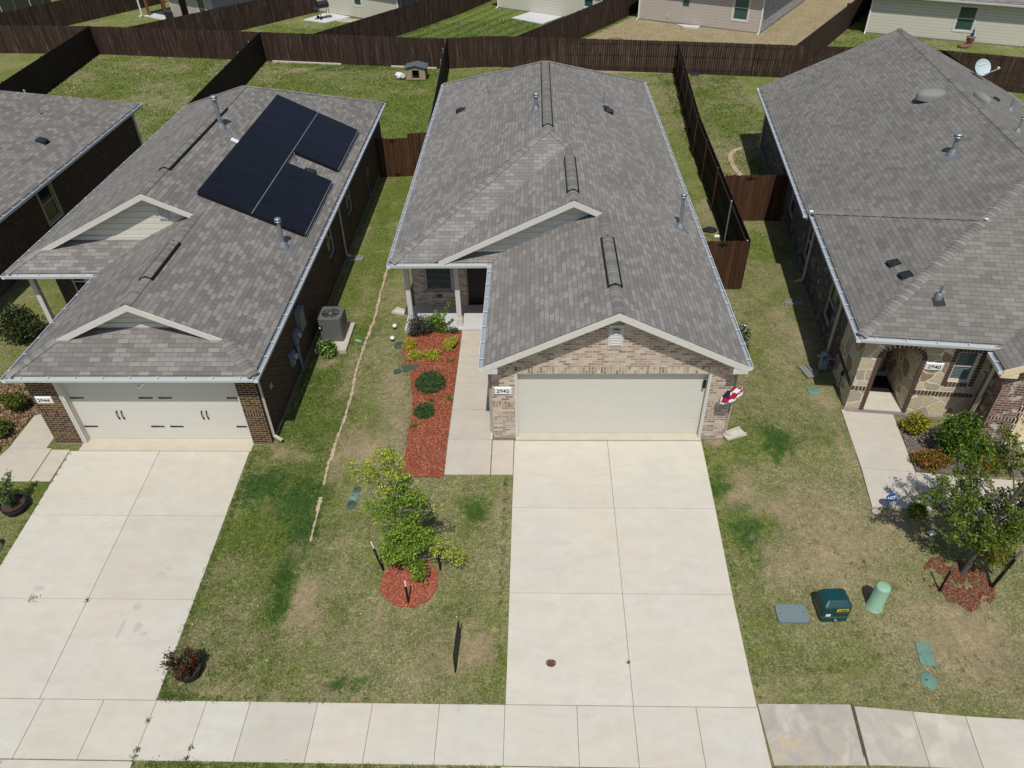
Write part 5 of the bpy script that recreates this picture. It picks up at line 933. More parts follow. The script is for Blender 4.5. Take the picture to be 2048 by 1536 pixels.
# ================================================================ far left house (roof and side wall in view)
def hip_house(label, p0, ang, W, Dp, z0, wh, wallm, sidem, shm, holes_front=(), over=.4, s=.42, glassm='glass_far', frame='trim_cream', loc_label_cat='house', side_holes=(), dsl=True, gable=False):
    H = thing('house', label, 'house', (p0[0], p0[1], z0), ang); T = rootM(H)      # local: x along the seen wall, y into the house
    m = MB(T); m.wall((0, 0), (W, 0), .1, wh, holes_front, .06); m.build('wall', wallm, H)
    m = MB(T); m.wall((W, 0), (W, Dp), .1, wh, side_holes, .06); m.wall((W, Dp), (0, Dp), .1, wh); m.wall((0, Dp), (0, 0), .1, wh); m.build('side_wall', sidem, H)
    for h in holes_front: window(H, T @ frame2((h[0], 0), (W, 0), h[2], .02), h[1]-h[0], h[3]-h[2], glassm, frame) if h[3] < 2.05 or h[2] > .3 else None
    for h in side_holes: window(H, T @ frame2((W, h[0]), (W, Dp), h[2], .02), h[1]-h[0], h[3]-h[2], glassm, frame)
    m = MB(T)
    for h in holes_front: 
        if h[2] > .3:
            for a in ((h[0]-.1, h[0], h[2]-.1, h[3]+.1), (h[1], h[1]+.1, h[2]-.1, h[3]+.1), (h[0], h[1], h[2]-.1, h[2]), (h[0], h[1], h[3], h[3]+.1)): m.box(a[0], a[1], -.02, .0, a[2], a[3])
    for x in (0, W-.1): m.box(x, x+.1, -.018, 0, .1, wh)
    m.split('trim_board', frame, H)
    m = MB(T); m.box(.005, W-.005, .005, Dp-.005, -.4, .1); m.build('foundation', 'concrete_grey', H)
    a, b, c, d = -over, W+over, -over, Dp+over; ze = wh+.06; k = min(W, Dp)/2+over
    if W >= Dp: r0, r1 = (a+k, (c+d)/2, ze+s*k), (b-k, (c+d)/2, ze+s*k); polys = [[(a, c, ze), (b, c, ze), r1, r0], [(b, c, ze), (b, d, ze), r1], [(b, d, ze), (a, d, ze), r0, r1], [(a, d, ze), (a, c, ze), r0]]
    else: r0, r1 = ((a+b)/2, c+k, ze+s*k), ((a+b)/2, d-k, ze+s*k); polys = [[(a, c, ze), (b, c, ze), r0], [(b, c, ze), (b, d, ze), r1, r0], [(b, d, ze), (a, d, ze), r1], [(a, d, ze), (a, c, ze), r0, r1]]
    m = MB(T)
    for p in polys: m.prism(p, .05)
    roof = m.build('roof', shm, H)
    m = MB(T); vstack(m, [(a, c), (b, c), (b, d), (a, d)], wh-.04, wh-.01); m.build('soffit', 'trim_grey', H)
    g, i_ = MB(T), MB(T); gutter(g, i_, (a, c, ze-.02), (b, c, ze-.02), (0, -1)); gutter(g, i_, (b, c, ze-.02), (b, d, ze-.02), (1, 0)); gutter(g, i_, (a, c, ze-.02), (a, d, ze-.02), (-1, 0)); o = g.build('gutter', 'gutter', H); i_.build('gutter_channel', 'gutter_inside_shade', o)
    if dsl:
        for x in (.05, W-.05):
            m = MB(T); m.beam((x, -over, wh-.05), (x, -.05, wh-.35), .07, .06); m.beam((x, -.05, wh-.35), (x, -.05, .1), .07, .06); m.beam((x, -.05, .1), (x, -.35, .03), .07, .06); m.build('downspout', 'white_paint', H)
    return H, T, roof
# built in axes: x runs away from the street along its east wall
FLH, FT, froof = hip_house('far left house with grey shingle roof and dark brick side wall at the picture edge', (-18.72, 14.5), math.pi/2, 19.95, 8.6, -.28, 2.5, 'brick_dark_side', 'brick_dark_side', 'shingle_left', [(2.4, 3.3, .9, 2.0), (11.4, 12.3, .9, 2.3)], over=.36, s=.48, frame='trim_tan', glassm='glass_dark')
box_vent(FLH, (-19.5, 28.6, 2.3+.48*1.14+.0), (.48, 0, 1), (-1, 0, 0)); roof_vent_pipe(FLH, -20.4, 30.5, 3.28, .3, .025, 0, 'vent_pipe', base=False, mat='galvanised'); roof_vent_pipe(FLH, -22.3, 32.9, 3.15, .25, .03, .05, 'vent_pipe', base=False)
# ================================================================ houses beyond the back fence
aB = math.atan2(-.561, .827); aD = math.atan2(-4.76, 7.99); aE = math.atan2(-4.19, 8.82)
hip_house('cream sided house beyond the fence with a smoker grill on its patio', (-18.29, 66.75), aB, 9.8, 14, -.66, 2.6, 'siding_cream', 'brick_wash', 'shingle_left', [(5.05, 5.85, .95, 2.3)])
hip_house('cream sided house beyond the freshly mown back yard', (-2.86, 65.65), aB, 9.6, 14, -.44, 2.6, 'siding_cream', 'brick_dark', 'shingle_left', [(8.0, 8.8, .95, 2.3)])
HD, TD, _r = hip_house('beige sided house with a back door and pale brick side beyond the fence', (7.88, 61.15), aD, 9.3, 14, -.4, 2.6, 'siding_beige', 'brick_white', 'shingle_left', [(3.2, 4.1, .1, 2.2), (7.2, 8.25, .75, 2.3)])
m = MB(TD @ frame2((3.2, 0), (9, 0), .1, .02)); m.box(0, .9, 0, .05, 0, 2.1); m.box(.0, .08, -.02, 0, 0, 2.1); m.box(.82, .9, -.02, 0, 0, 2.1); d = m.build('back_door', 'siding_beige', HD)
m = MB(TD @ frame2((3.2, 0), (9, 0), .1, .02)); m.box(.22, .68, -.012, 0, 1.15, 1.95); m.build('door_glass', 'glass_far', d); m = MB(TD); m.box(2.3, 2.42, -.04, 0, .35, .48); m.build('outlet_box', 'trim_grey', HD)
hip_house('pale sided house at the upper right behind the right house', (23.01, 56.14), aE, 9.85, 14, -.36, 2.5, 'siding_cream', 'siding_cream', 'shingle_left', [(5.4, 6.45, .7, 2.15)], over=.45)
# patio house upper left
def patio_house():
    H, T, _ = hip_house('house with a covered timber post patio at the upper left', (-28.4, 63.2), aB, 5.4, 12, -.66, 2.6, 'siding_beige', 'siding_beige', 'shingle_left', [(1.2, 2.2, .2, 2.2), (3.6, 4.5, .7, 2.2)], dsl=False)
    for x, y in ((-3.9, .3), (-2.75, 1.0), (-1.2, .2)):
        m = MB(T); m.box(x-.08, x+.08, y-.08, y+.08, 0, 2.5); m.build('patio_post', 'post_wood', H)
    m = MB(T); m.box(-4.3, 0, 0, 4.2, -.1, .06); m.build('patio_slab', 'concrete_white', H); m = MB(T); m.box(-4.5, .0, -.2, 4.4, 2.5, 2.62); m.build('patio_roof', 'trim_grey', H)
    m = MB(T); m.beam((-4.3, -.1, 2.5), (-4.3, -.1, .1), .1, .08); m.beam((-4.3, -.1, .1), (-4.45, -.3, .02), .1, .08); m.build('downspout', 'white_paint', H)
    return H, T
PH, PT = patio_house()
def patio_stuff():
    t = thing('storage_box', 'dark storage box under the patio roof of the upper left house', 'box', tuple(PT @ Vector((-1.6, 2.2, .06))), aB); T = rootM(t)
    m = MB(T); m.box(-.75, .75, -.35, .35, 0, .65); m.build('box_body', 'black_plastic', t, .03); m = MB(T); m.box(-.8, .8, -.4, .4, .65, .74); m.build('lid', 'blue_bin', t, .03)
    t = thing('patio_chair', 'dark cushioned patio chair in the shade of the upper left patio', 'chair', tuple(PT @ Vector((.6, -.9, .0))), aB+.4); T = rootM(t)
    m = MB(T); m.box(-.35, .35, -.3, .3, .35, .48); m.build('seat', 'black_plastic', t, .04); m = MB(T); m.box(-.35, .35, .24, .36, .48, 1.0); m.build('backrest', 'black_plastic', t, .04)
    for x in (-.3, .3):
        for y in (-.26, .26): m = MB(T); m.tube([(x, y, 0), (x, y, .36)], .02, 8); m.build('leg', 'black', t)
patio_stuff()
for i, (x, y, r) in enumerate(((-4.7, 3.6, .3), (-4.0, 5.2, .25))):
    p = PT @ Vector((x, y, .0)); m = MB(); m.lathe((p.x, p.y, zg(p.x, p.y)), [(r, 0), (r*.95, .1), (r*.6, .16), (0, .17)], 10, sy=.7); tag(m.build('landscape_rock', 'rock', origin=(p.x, p.y, 0)), ('larger', 'smaller')[i]+' pale rock on the grass behind the upper left patio', 'rock', 'rocks behind the patio')
# ---------------------------------------------------------------- fences
def fence(label, p0, p1, h=1.83, side=1, mat='fence_wood', posts=None, post_mat='galvanised', pg=None, rails=True, name='fence', dog=True, group=None, ragged=.0):
    """pickets on the side given by `side` (1: to the right of p0->p1), posts and rails on the other"""
    p0, p1 = Vector(p0), Vector(p1); d = p1-p0; L = d.length; d = d/L; n = Vector((d.y, -d.x))*side
    F = thing(name, label, 'fence', ((p0.x+p1.x)/2, (p0.y+p1.y)/2, zg((p0.x+p1.x)/2, (p0.y+p1.y)/2)), 0, group)
    m = MB(); bw = .139; k = int(L/bw); tn = .5
    for i in range(k):
        a, b = i*L/k+.003, (i+1)*L/k-.003; q0 = p0+d*a; q1 = p0+d*b; z = zg((q0.x+q1.x)/2, (q0.y+q1.y)/2); tn = min(1, max(0, tn*.55+random.random()*.45)); hh = h+random.uniform(-.012, .012)-ragged*random.random(); c = .025; th = .016
        A, B_ = q0+n*.02, q1+n*.02; A2, B2 = A+n*th, B_+n*th; cc = d*c
        pts = lambda A, B_: [(A.x, A.y, z-.02), (B_.x, B_.y, z-.02), (B_.x, B_.y, z+hh-c), (B_.x-cc.x, B_.y-cc.y, z+hh), (A.x+cc.x, A.y+cc.y, z+hh), (A.x, A.y, z+hh-c)]
        m.hexa(pts(A, B_), pts(A2, B2), random.choice((tn, random.random())))
    m.build('pickets', mat, F)
    m = MB()
    if rails:
        for z in (.25, .95, 1.6):
            a, b = p0, p1; a2 = a-n*.02; b2 = b-n*.02; m.beam((a2.x, a2.y, zg(a.x, a.y)+z*h/1.83), (b2.x, b2.y, zg(b.x, b.y)+z*h/1.83), .04, .085)
        m.build('rail', mat, F)
    np_ = max(2, int(L/2.4)+1) if posts is None else posts
    if np_:
        proto = None
        for i in range(np_):
            q = p0+d*(L*i/(np_-1) if np_ > 1 else 0)-n*.07; z = zg(q.x, q.y)
            if proto is None:
                m = MB()
                m.tube([(q.x, q.y, z-.1), (q.x, q.y, z+h-.02)], .03, 8); m.lathe((q.x, q.y, z+h-.02), [(.036, -.02), (.036, .02), (.02, .04), (0, .045)], 8); proto = m.build('post', post_mat, F); pz = Vector((q.x, q.y, z))
            else:
                o = proto.copy(); COL.objects.link(o); o.parent = F; o.location = (q.x-pz.x, q.y-pz.y, z-pz.z)
    return F
BG = 'wooden back fence between the two rows of yards'
fence('dark back fence across the far left yard', (-46, 55.6), (-30.45, 54.3), posts=0)
fence('streaky brown back fence section between the two left side fences', (-30.45, 54.3), (-17.97, 52.0), posts=0)
fence('brown back fence section behind the wooden kennel', (-17.97, 52.0), (-5.45, 49.6), posts=0)
fence('dark back fence section behind the middle house', (-5.45, 49.6), (8.55, 47.27), posts=0)
fence('weathered back fence section behind the right house', (8.55, 47.27), (22.9, 44.6), posts=0)
fence('weathered back fence in the top right corner of the picture', (22.9, 44.6), (40, 36.6), posts=0)
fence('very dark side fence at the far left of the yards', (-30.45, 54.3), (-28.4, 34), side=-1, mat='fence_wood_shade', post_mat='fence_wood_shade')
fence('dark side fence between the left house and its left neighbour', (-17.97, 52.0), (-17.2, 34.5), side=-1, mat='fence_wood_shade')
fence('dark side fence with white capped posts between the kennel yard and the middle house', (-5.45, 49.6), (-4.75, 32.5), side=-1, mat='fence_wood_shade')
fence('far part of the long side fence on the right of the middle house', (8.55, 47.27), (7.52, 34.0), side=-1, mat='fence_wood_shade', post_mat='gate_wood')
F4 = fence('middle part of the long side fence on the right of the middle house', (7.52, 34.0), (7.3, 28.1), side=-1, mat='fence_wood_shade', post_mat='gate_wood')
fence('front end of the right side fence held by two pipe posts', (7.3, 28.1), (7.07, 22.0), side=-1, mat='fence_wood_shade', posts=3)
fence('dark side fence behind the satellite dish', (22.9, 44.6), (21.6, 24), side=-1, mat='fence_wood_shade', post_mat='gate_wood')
u = Vector((.53, .85)).normalized()
def farf(lab, x, y, L, side=-1, uu=None, mat='fence_wood'):
    v = uu or u; fence(lab, (x, y), (x+v.x*L, y+v.y*L), side=side, posts=0, mat=mat)
farf('dark fence left of the freshly mown yard', -14.2, 51.4, 22, 1)
farf('dark fence between the mown yard and the dry yard', -1.1, 48.9, 22, 1)
farf('dark fence right of the dry yard', 15.2, 46.1, 24, 1)
farf('dark fence in front of the covered patio at the upper left', -27.6, 53.8, 26, 1, Vector((.62, .78)).normalized())
farf('brown fence behind the trampoline netting at the upper left', -41.6, 55.2, 18, 1)
fence('brown fence closing the yard left of the grill', (-20.6, 66.6), (-18.4, 66.8), posts=0, mat='fence_wood_shade')
def gate(label, p0, p1, h, side=1, mat='gate_wood', orn=((.75, .9), (.75, .12)), name='gate', z=None):
    F = fence(label, p0, p1, h, side, mat, posts=0, rails=False, name=name); F['category'] = 'gate'
    p0, p1 = Vector(p0), Vector(p1); d = (p1-p0); L = d.length; d /= L; n = Vector((d.y, -d.x))*side
    for a, b in orn:
        q = p0+d*(L*a)+n*.045; zz = zg(q.x, q.y)+b*h; m = MB(); s_ = .2
        P = lambda u_, v_, k: (q.x+d.x*u_+n.x*k, q.y+d.y*u_+n.y*k, zz+v_)
        m.hexa([P(-s_, 0, 0), P(-.06, -.03, 0), P(0, -.1, 0), P(.06, -.03, 0), P(s_, 0, 0), P(.06, .03, 0), P(0, .1, 0), P(-.06, .03, 0)], [P(-s_, 0, .01), P(-.06, -.03, .01), P(0, -.1, .01), P(.06, -.03, .01), P(s_, 0, .01), P(.06, .03, .01), P(0, .1, .01), P(-.06, .03, .01)]); m.build('hinge_plate', 'black', F)
    return F
gate('brown gate between the left house and the middle house', (-7.05, 32.4), (-5.6, 32.42), 1.8, orn=((.52, .93), (.58, .07)))
gate('taller brown gate panel beside the left roof of the middle house', (-5.6, 32.42), (-3.95, 32.5), 1.97, orn=())
G2 = gate('reddish brown gate at the right side of the middle house', (5.02, 22.0), (7.07, 22.0), 1.83, orn=((.58, .93), (.62, .05)))
gate('dark brown gate between the side fence and the right house', (7.3, 27.2), (9.75, 27.2), 1.9, orn=((.4, .93),))
# ---------------------------------------------------------------- stone edging between the two front lawns
def edging():
    t = thing('stone_edging', 'thin pale stone edging line between the left and middle lawns', 'edging', (-5.32, 17, -.24))
    for y0, y1 in ((11.25, 12.6), (13.02, 24.2)):
        m = MB(); y = y0
        while y < y1:
            l = min(random.uniform(.12, .34), y1-y+.01); x = -5.32+.04*math.sin(y*1.3)+random.uniform(-.015, .015); r = random.uniform(.035, .075)*(.55 if y < 12 else 1); h = random.uniform(.02, .05); n = 7
            P = [(x+r*math.cos(2*math.pi*i/n)*random.uniform(.75, 1.15), y+l/2+l*.62*math.sin(2*math.pi*i/n)*random.uniform(.85, 1.1)) for i in range(n)]
            m.hexa([(a, b_, zg(a, b_)-.05) for a, b_ in P], [(x+(a-x)*.85, y+l/2+(b_-y-l/2)*.9, zg(a, b_)+h) for a, b_ in P]); y += l
        m.build('edging_stones', 'stone_edge', t)
edging()
m = MB(); 
for x0, y0, x1, y1 in ((-17.4, 51.75, -12.6, 50.85), (-9.2, 50.2, -6.2, 49.62)): m.beam((x0, y0, zg(x0, y0)+.02), (x1, y1, zg(x1, y1)+.02), .12, .14)
tag(m.build('fence_kerb', 'concrete', origin=(-12, 50.8, -.5)), 'pale concrete strip under the back fence of the kennel yard', 'kerb')
m = MB(); pts = [(9.95, 34.9), (9.5, 34.6), (9.2, 34), (9.08, 33.2), (9.1, 32.4), (9.2, 31.6)]
for (a, b), (c, d) in zip(pts, pts[1:]): m.beam((a, b, zg(a, b)+.0), (c, d, zg(c, d)+.0), .22, .03)
tag(m.build('bare_soil_ring', 'stone_edge'), 'curved bare edge of an old flower bed', 'soil', kind='structure')

# ---------------------------------------------------------------- plants
GREEN = [(58, 84, 30), (78, 108, 40), (44, 66, 24), (96, 126, 52)]
def shrub(name, label, cat, c, r, n, leaf, pal, up=.1, aspect=.5, stems=6, group=None, hollow=.35, lobes=7, flat=0, stemcol='twig', parent=None, bl=None):
    x, y, z = c; t = parent or thing(name, label, cat, c, 0, group); pts = []; cen = []
    for i in range(lobes):
        a = random.uniform(0, 6.28); k = random.uniform(.15, .6); lc = (x+math.cos(a)*k*r[0], y+math.sin(a)*k*r[1], z+r[2]*random.uniform(.45, 1.25)); cen.append(lc)
        q = random.uniform(.4, .62); pts.append(blob_pts(n//lobes, lc, (r[0]*q, r[1]*q, r[2]*q), hollow))
    C = np.concatenate(pts); C[:, 2] = np.maximum(C[:, 2], z+.03); V, c_ = leaves(C, leaf, pal, up, aspect); npmesh('foliage', 'leaf', V, 4, c_, parent=t)
    m = MB()
    for lc in cen[:stems]: m.tube([(x, y, z-.02), ((x+lc[0])/2+random.uniform(-.05, .05), (y+lc[1])/2, z+(lc[2]-z)*.5), lc], [.016, .011, .005], 6, False)
    m.build('stem', stemcol, t); return t
def gnd(x, y): return (x, y, zg(x, y))
ROS = [(72, 98, 56), (90, 118, 70), (56, 82, 48), (112, 138, 88)]
def dome(label, x, y, r, h, n):
    t = thing('rosemary_bush', label, 'bush', gnd(x, y), 0, 'dark rosemary bushes in the red bed'); z = zg(x, y)
    a = rng.random(n)*6.28; q = np.sqrt(rng.random(n)); el_ = np.arccos(1-rng.random(n)*.95); R_ = (.5+.5*rng.random(n))*(1+.05*np.sin(a*5+el_*3)+.04*np.sin(a*9))
    C = np.stack([x+np.cos(a)*np.sin(el_)*r*R_, y+np.sin(a)*np.sin(el_)*r*R_, z+.02+np.cos(el_)*h*R_], 1); V, c = leaves(C, .075, ROS, .5, .16); npmesh('foliage', 'leaf', V, 4, c, parent=t)
    m = MB()
    for i in range(8): m.tube([(x, y, z), (x+math.cos(i)*r*.5, y+math.sin(i)*r*.5, z+h*.6)], [.012, .005], 5, False)
    m.build('stem', 'bark_dark', t)
dome('larger dark rosemary bush in the red mulch bed', -2.98, 16.75, .47, .42, 9000); dome('smaller dark rosemary bush in the red mulch bed', -3.02, 15.52, .31, .3, 4500)
YG = [(170, 176, 52), (196, 196, 70), (150, 162, 44), (206, 200, 96), (120, 140, 40)]
YO = [(190, 170, 60), (206, 190, 70), (176, 140, 50), (170, 176, 52)]
shrub('yellow_shrub', 'yellow orange shrub at the top left of the red bed', 'shrub', gnd(-3.82, 18.75), (.3, .3, .2), 1600, .06, YO, .4, .3, group='yellow shrubs in the red bed')
shrub('yellow_shrub', 'yellow green shrub at the path side of the red bed', 'shrub', gnd(-2.56, 18.55), (.3, .36, .22), 1900, .06, YG, .4, .3, group='yellow shrubs in the red bed')
shrub('yellow_shrub', 'lower left of the two joined yellow shrubs above the rosemary', 'shrub', gnd(-3.62, 18.05), (.36, .28, .17), 1700, .06, YG, .4, .3, group='yellow shrubs in the red bed')
shrub('yellow_shrub', 'lower right of the two joined yellow shrubs above the rosemary', 'shrub', gnd(-3.12, 18.1), (.36, .28, .17), 1700, .06, YG, .4, .3, group='yellow shrubs in the red bed')
shrub('twiggy_shrub', 'dark twiggy shrub in front of the porch post', 'shrub', gnd(-3.55, 19.3), (.55, .35, .5), 2400, .06, [(60, 76, 54), (80, 92, 66), (50, 60, 46), (88, 82, 70)], .2, .4, stems=16, lobes=16)
m_t = shrub('young_shrub', 'bright green young shrub with one long shoot before the porch', 'shrub', gnd(-3.0, 19.4), (.42, .28, .5), 1100, .08, [(110, 140, 50), (86, 120, 42), (136, 158, 64)], .3, .45, stems=6)
z = zg(-3, 19.4); m = MB(); m.tube([(-3.02, 19.4, z), (-2.85, 19.45, z+.6), (-2.62, 19.5, z+1.15)], [.012, .01, .005], 6, False); m.build('stem', 'twig', m_t); C = np.array([(-3.02+.4*t+random.gauss(0, .03), 19.4+.1*t+random.gauss(0, .04), z+1.15*t+random.gauss(0, .03)) for t in np.linspace(.4, 1, 110)]); V, c = leaves(C, .09, [(120, 146, 54), (92, 124, 44)], .2, .45); npmesh('foliage', 'leaf', V, 4, c, parent=m_t)
shrub('shrub', 'grey green shrub creeping right of the porch steps bed', 'shrub', gnd(-2.55, 19.35), (.25, .2, .2), 350, .06, [(70, 88, 66), (90, 104, 80)], .2, .4)
for i, (x, y, lab) in enumerate(((-2.9, 16.0, 'low weed between the two rosemary bushes'), (-3.25, 14.95, 'bright weed below the smaller rosemary bush'), (-2.4, 16.1, 'small weed by the path edge in the red bed'), (-2.5, 17.9, 'low weed below the path side yellow shrub'))):
    shrub('weed', lab, 'weed', gnd(x, y), (.14, .14, .06), 120, .08, [(110, 146, 50), (90, 124, 40)], .6, .2, stems=2, lobes=3, group='weeds in the red bed')
shrub('shrub', 'glossy green shrub beside the air conditioner', 'shrub', gnd(-6.5, 18.5), (.36, .36, .4), 1500, .1, [(70, 104, 36), (96, 132, 52), (44, 74, 26), (150, 170, 90)], .2, .45)
shrub('shrub', 'pale flowering shrub at the right wall of the middle house', 'shrub', gnd(6.05, 18.3), (.42, .7, .6), 1700, .09, [(70, 84, 54), (90, 104, 70), (190, 190, 176), (54, 66, 42)], .2, .45)
shrub('shrub', 'large dark shrub by the porch of the left house', 'shrub', gnd(-16.6, 19.4), (.9, .8, .7), 4200, .11, [(48, 70, 34), (66, 90, 44), (38, 54, 28), (110, 100, 70)], .2, .45, lobes=12)
for x, y, r, lab in ((-14.85, 15.9, .5, 'round green shrub nearest the plaque of the left house'), (-14.75, 14.75, .46, 'middle round shrub of the left house bed'), (-14.75, 13.95, .4, 'lowest round shrub of the left house bed'), (-15.6, 15.3, .5, 'round shrub at the left picture edge by the path')):
    shrub('shrub', lab, 'shrub', gnd(x, y), (r, r, r*.7), 2600, .075, [(66, 88, 30), (92, 106, 40), (50, 68, 26), (136, 128, 60)], .2, .45, lobes=10, group='round shrubs beside the left house path')
shrub('shrub', 'yellow green shrub beside the stone porch', 'shrub', gnd(10.0, 14.75), (.38, .34, .45), 2000, .085, [(150, 150, 40), (170, 168, 60), (120, 130, 34), (176, 150, 50), (90, 108, 34)], .2, .5, lobes=9)
shrub('shrub', 'big dense green shrub below the stone house window', 'shrub', gnd(10.95, 13.95), (.85, .68, .66), 7500, .085, [(70, 100, 30), (92, 122, 40), (50, 76, 24), (118, 140, 52), (40, 60, 20)], .2, .5, lobes=18)
RU = [(150, 96, 40), (128, 104, 40), (110, 112, 40), (170, 110, 50), (90, 96, 36)]
shrub('shrub', 'rust coloured dome shrub at the path edge', 'shrub', gnd(10.0, 13.55), (.48, .4, .3), 3400, .065, RU, .2, .5, lobes=12)
shrub('shrub', 'rusty green shrub between the big shrub and the right tree', 'shrub', gnd(11.35, 13.45), (.5, .45, .36), 3400, .07, RU+[(80, 96, 34)], .2, .5, lobes=12)
shrub('shrub', 'small round green shrub below the pale path', 'shrub', gnd(9.05, 11.92), (.27, .26, .26), 1500, .07, [(100, 116, 36), (120, 132, 48), (74, 90, 28)], .2, .5, lobes=8)
shrub('shrub', 'red leaved shrub by the dark gate of the right house', 'shrub', (9.75, 27.45, 1.7), (.35, .25, .14), 700, .09, [(150, 44, 24), (120, 34, 20), (170, 60, 30)], .1, .5, lobes=5)

def tree(label, x, y, H_, limbs, clumps, barkm='bark', lean=(0, 0), r0=.05, leaf=.11, pal=None, n_twigs=30, seed=1, aspect=.5):
    rr = random.Random(seed); t = thing('tree', label, 'tree', gnd(x, y)); z = zg(x, y)
    tr = lambda h: Vector((x+lean[0]*h/H_+.04*math.sin(h*2.3), y+lean[1]*h/H_+.03*math.sin(h*1.7), z+h))
    m = MB(); hs = [H_*i/8 for i in range(9)]; m.tube([tr(h)-Vector((0, 0, .05 if h == 0 else 0)) for h in hs], [max(.006, r0*(1-h/H_)**.8+.004) for h in hs], 9, False)
    m.build('trunk', barkm, t)
    m = MB(); C = []; pals = []
    for (dx, dy, h, r, n, p) in clumps:
        c = Vector((x+dx, y+dy, z+h)); h0 = max(.5, h-.35-.5*math.hypot(dx, dy)); a = tr(min(h0, H_*.93)); mid = a.lerp(c, .5)+Vector((0, 0, .06+.08*rr.random()))
        m.tube([a, mid, c], [r0*.34, r0*.22, .006], 6, False)
        n = int(n*(1.5 if seed == 4 else 1.9)); k = max(6, n//55); per = n//k
        for i in range(k):
            e = c+Vector((rr.gauss(0, 1), rr.gauss(0, 1), rr.gauss(0, .8))).normalized()*r*rr.uniform(.5, 1.15); s0 = a.lerp(c, rr.uniform(.45, 1)); mm = s0.lerp(e, .5)+Vector((0, 0, .04)); m.tube([s0, mm, e], [.008, .006, .003], 5, False)
            tt = rng.random((per, 1)); pts = np.array(mm)*(1-tt)+np.array(e)*tt+rng.normal(size=(per, 3))*.055; C.append(pts); pals.append(leaves(pts, leaf, p, .15, aspect))
    for dx, dy, h, l in limbs:        # bare limbs
        a = tr(h); e = a+Vector((dx, dy, l)); m.tube([a, a.lerp(e, .5)+Vector((0, 0, .05)), e], [.014, .009, .003], 5, False)
        for i in range(3): b = a.lerp(e, .4+.2*i); m.tube([b, b+Vector((rr.uniform(-.2, .2), rr.uniform(-.2, .2), .15))], [.005, .002], 4, False)
    m.build('branches', barkm, t)
    npmesh('crown', 'leaf', np.concatenate([v for v, c in pals]), 4, np.concatenate([c for v, c in pals]), parent=t); return t
BR_G = [(134, 164, 54), (114, 144, 42), (152, 178, 70), (94, 120, 36)]; YL = [(176, 188, 66), (190, 200, 84), (156, 172, 56), (140, 150, 60)]
tree('young tree with bright green leaves and a yellow green top in round red mulch', -2.72, 10.29, 4.15, [(.75, .2, 2.2, .5), (-.9, .1, 2.35, .5), (-.5, -.3, 3.0, .5), (.5, -.2, 2.2, .2), (.2, .5, 3.2, .6), (.9, 0, 1.0, .1)],
     [(.0, .05, 2.95, .24, 330, BR_G), (.12, .1, 2.7, .24, 330, BR_G), (-.15, 0, 2.5, .26, 360, BR_G), (-.5, 0, 2.25, .27, 400, BR_G), (-.15, .2, 2.05, .28, 420, BR_G), (.3, .1, 2.55, .26, 380, BR_G), (.2, .1, 2.15, .25, 380, BR_G), (-.1, -.15, 1.75, .3, 500, BR_G), (.25, .0, 1.6, .3, 450, BR_G), (-.35, -.1, 1.35, .3, 500, BR_G), (.05, -.15, 1.2, .32, 560, BR_G), (.42, 0, 1.3, .28, 460, BR_G), (-.48, -.1, 1.0, .2, 320, BR_G), (-.3, -.2, .9, .25, 360, BR_G), (.1, -.2, .72, .22, 380, BR_G), (.2, -.25, .45, .17, 280, BR_G),
      (.62, .1, .95, .25, 200, YL), (.95, .1, .75, .22, 170, YL), (1.15, .1, .5, .18, 120, YL), (0, 0, 3.75, .25, 260, YL), (-.2, .1, 3.4, .28, 240, YL), (-.5, .0, 3.45, .25, 190, YL), (-.7, 0, 3.2, .22, 130, YL), (-.9, .1, 3.35, .16, 60, YL), (.1, 0, 3.3, .22, 170, YL), (-.3, 0, 2.95, .22, 150, YL), (-.25, 0, 3.9, .2, 110, YL), (.8, .1, 2.3, .15, 40, YL)], 'bark', (-.05, 0), .036, .058, seed=4)
OL = [(88, 112, 38), (108, 130, 48), (66, 90, 30), (130, 146, 60), (110, 118, 44)]; OR = [(140, 120, 40), (160, 118, 44), (110, 116, 38)]
tree('bushy tree with olive leaves over thin red mulch at the right', 9.55, 10.45, 4.7, [(-1.1, .3, 1.0, .35), (-.9, .2, 1.6, .3), (-.5, .6, 3.4, 1.0), (.3, .4, 3.4, 1.0), (-1.0, .5, 2.2, .5), (.7, -.1, 2.5, .5)],
     [(-.6, .3, 2.1, .45, 520, OL), (-1.05, .4, 2.35, .4, 300, OL), (-.2, .2, 1.9, .42, 560, OL), (.2, .1, 2.2, .45, 620, OL), (.55, .0, 2.5, .42, 520, OL), (-.9, .2, 1.75, .4, 360, OL), (-.1, -.1, 1.45, .4, 520, OL), (.4, -.1, 1.5, .4, 480, OL), (.15, -.2, 1.05, .35, 400, OL+OR), (.45, -.25, .8, .3, 360, OR+OL), (.7, -.1, 1.7, .4, 420, OL), (-.45, .5, 2.8, .4, 340, OL), (.0, .5, 3.1, .4, 360, OL), (.4, .3, 3.3, .4, 380, OL), (-.3, .6, 3.6, .35, 200, OL), (.3, .5, 3.9, .35, 220, OL), (.8, .3, 3.0, .4, 380, OL), (.9, .0, 2.2, .4, 380, OL), (-1.3, .5, 2.1, .3, 160, OL), (-.9, .6, 2.9, .3, 160, OL), (1.3, .2, 2.6, .4, 300, OL), (1.2, .1, 1.6, .35, 260, OL), (-.5, .0, 1.3, .3, 160, OL), (1.1, .3, 3.6, .35, 240, OL)], 'bark_dark', (.35, .1), .065, .07, seed=9)
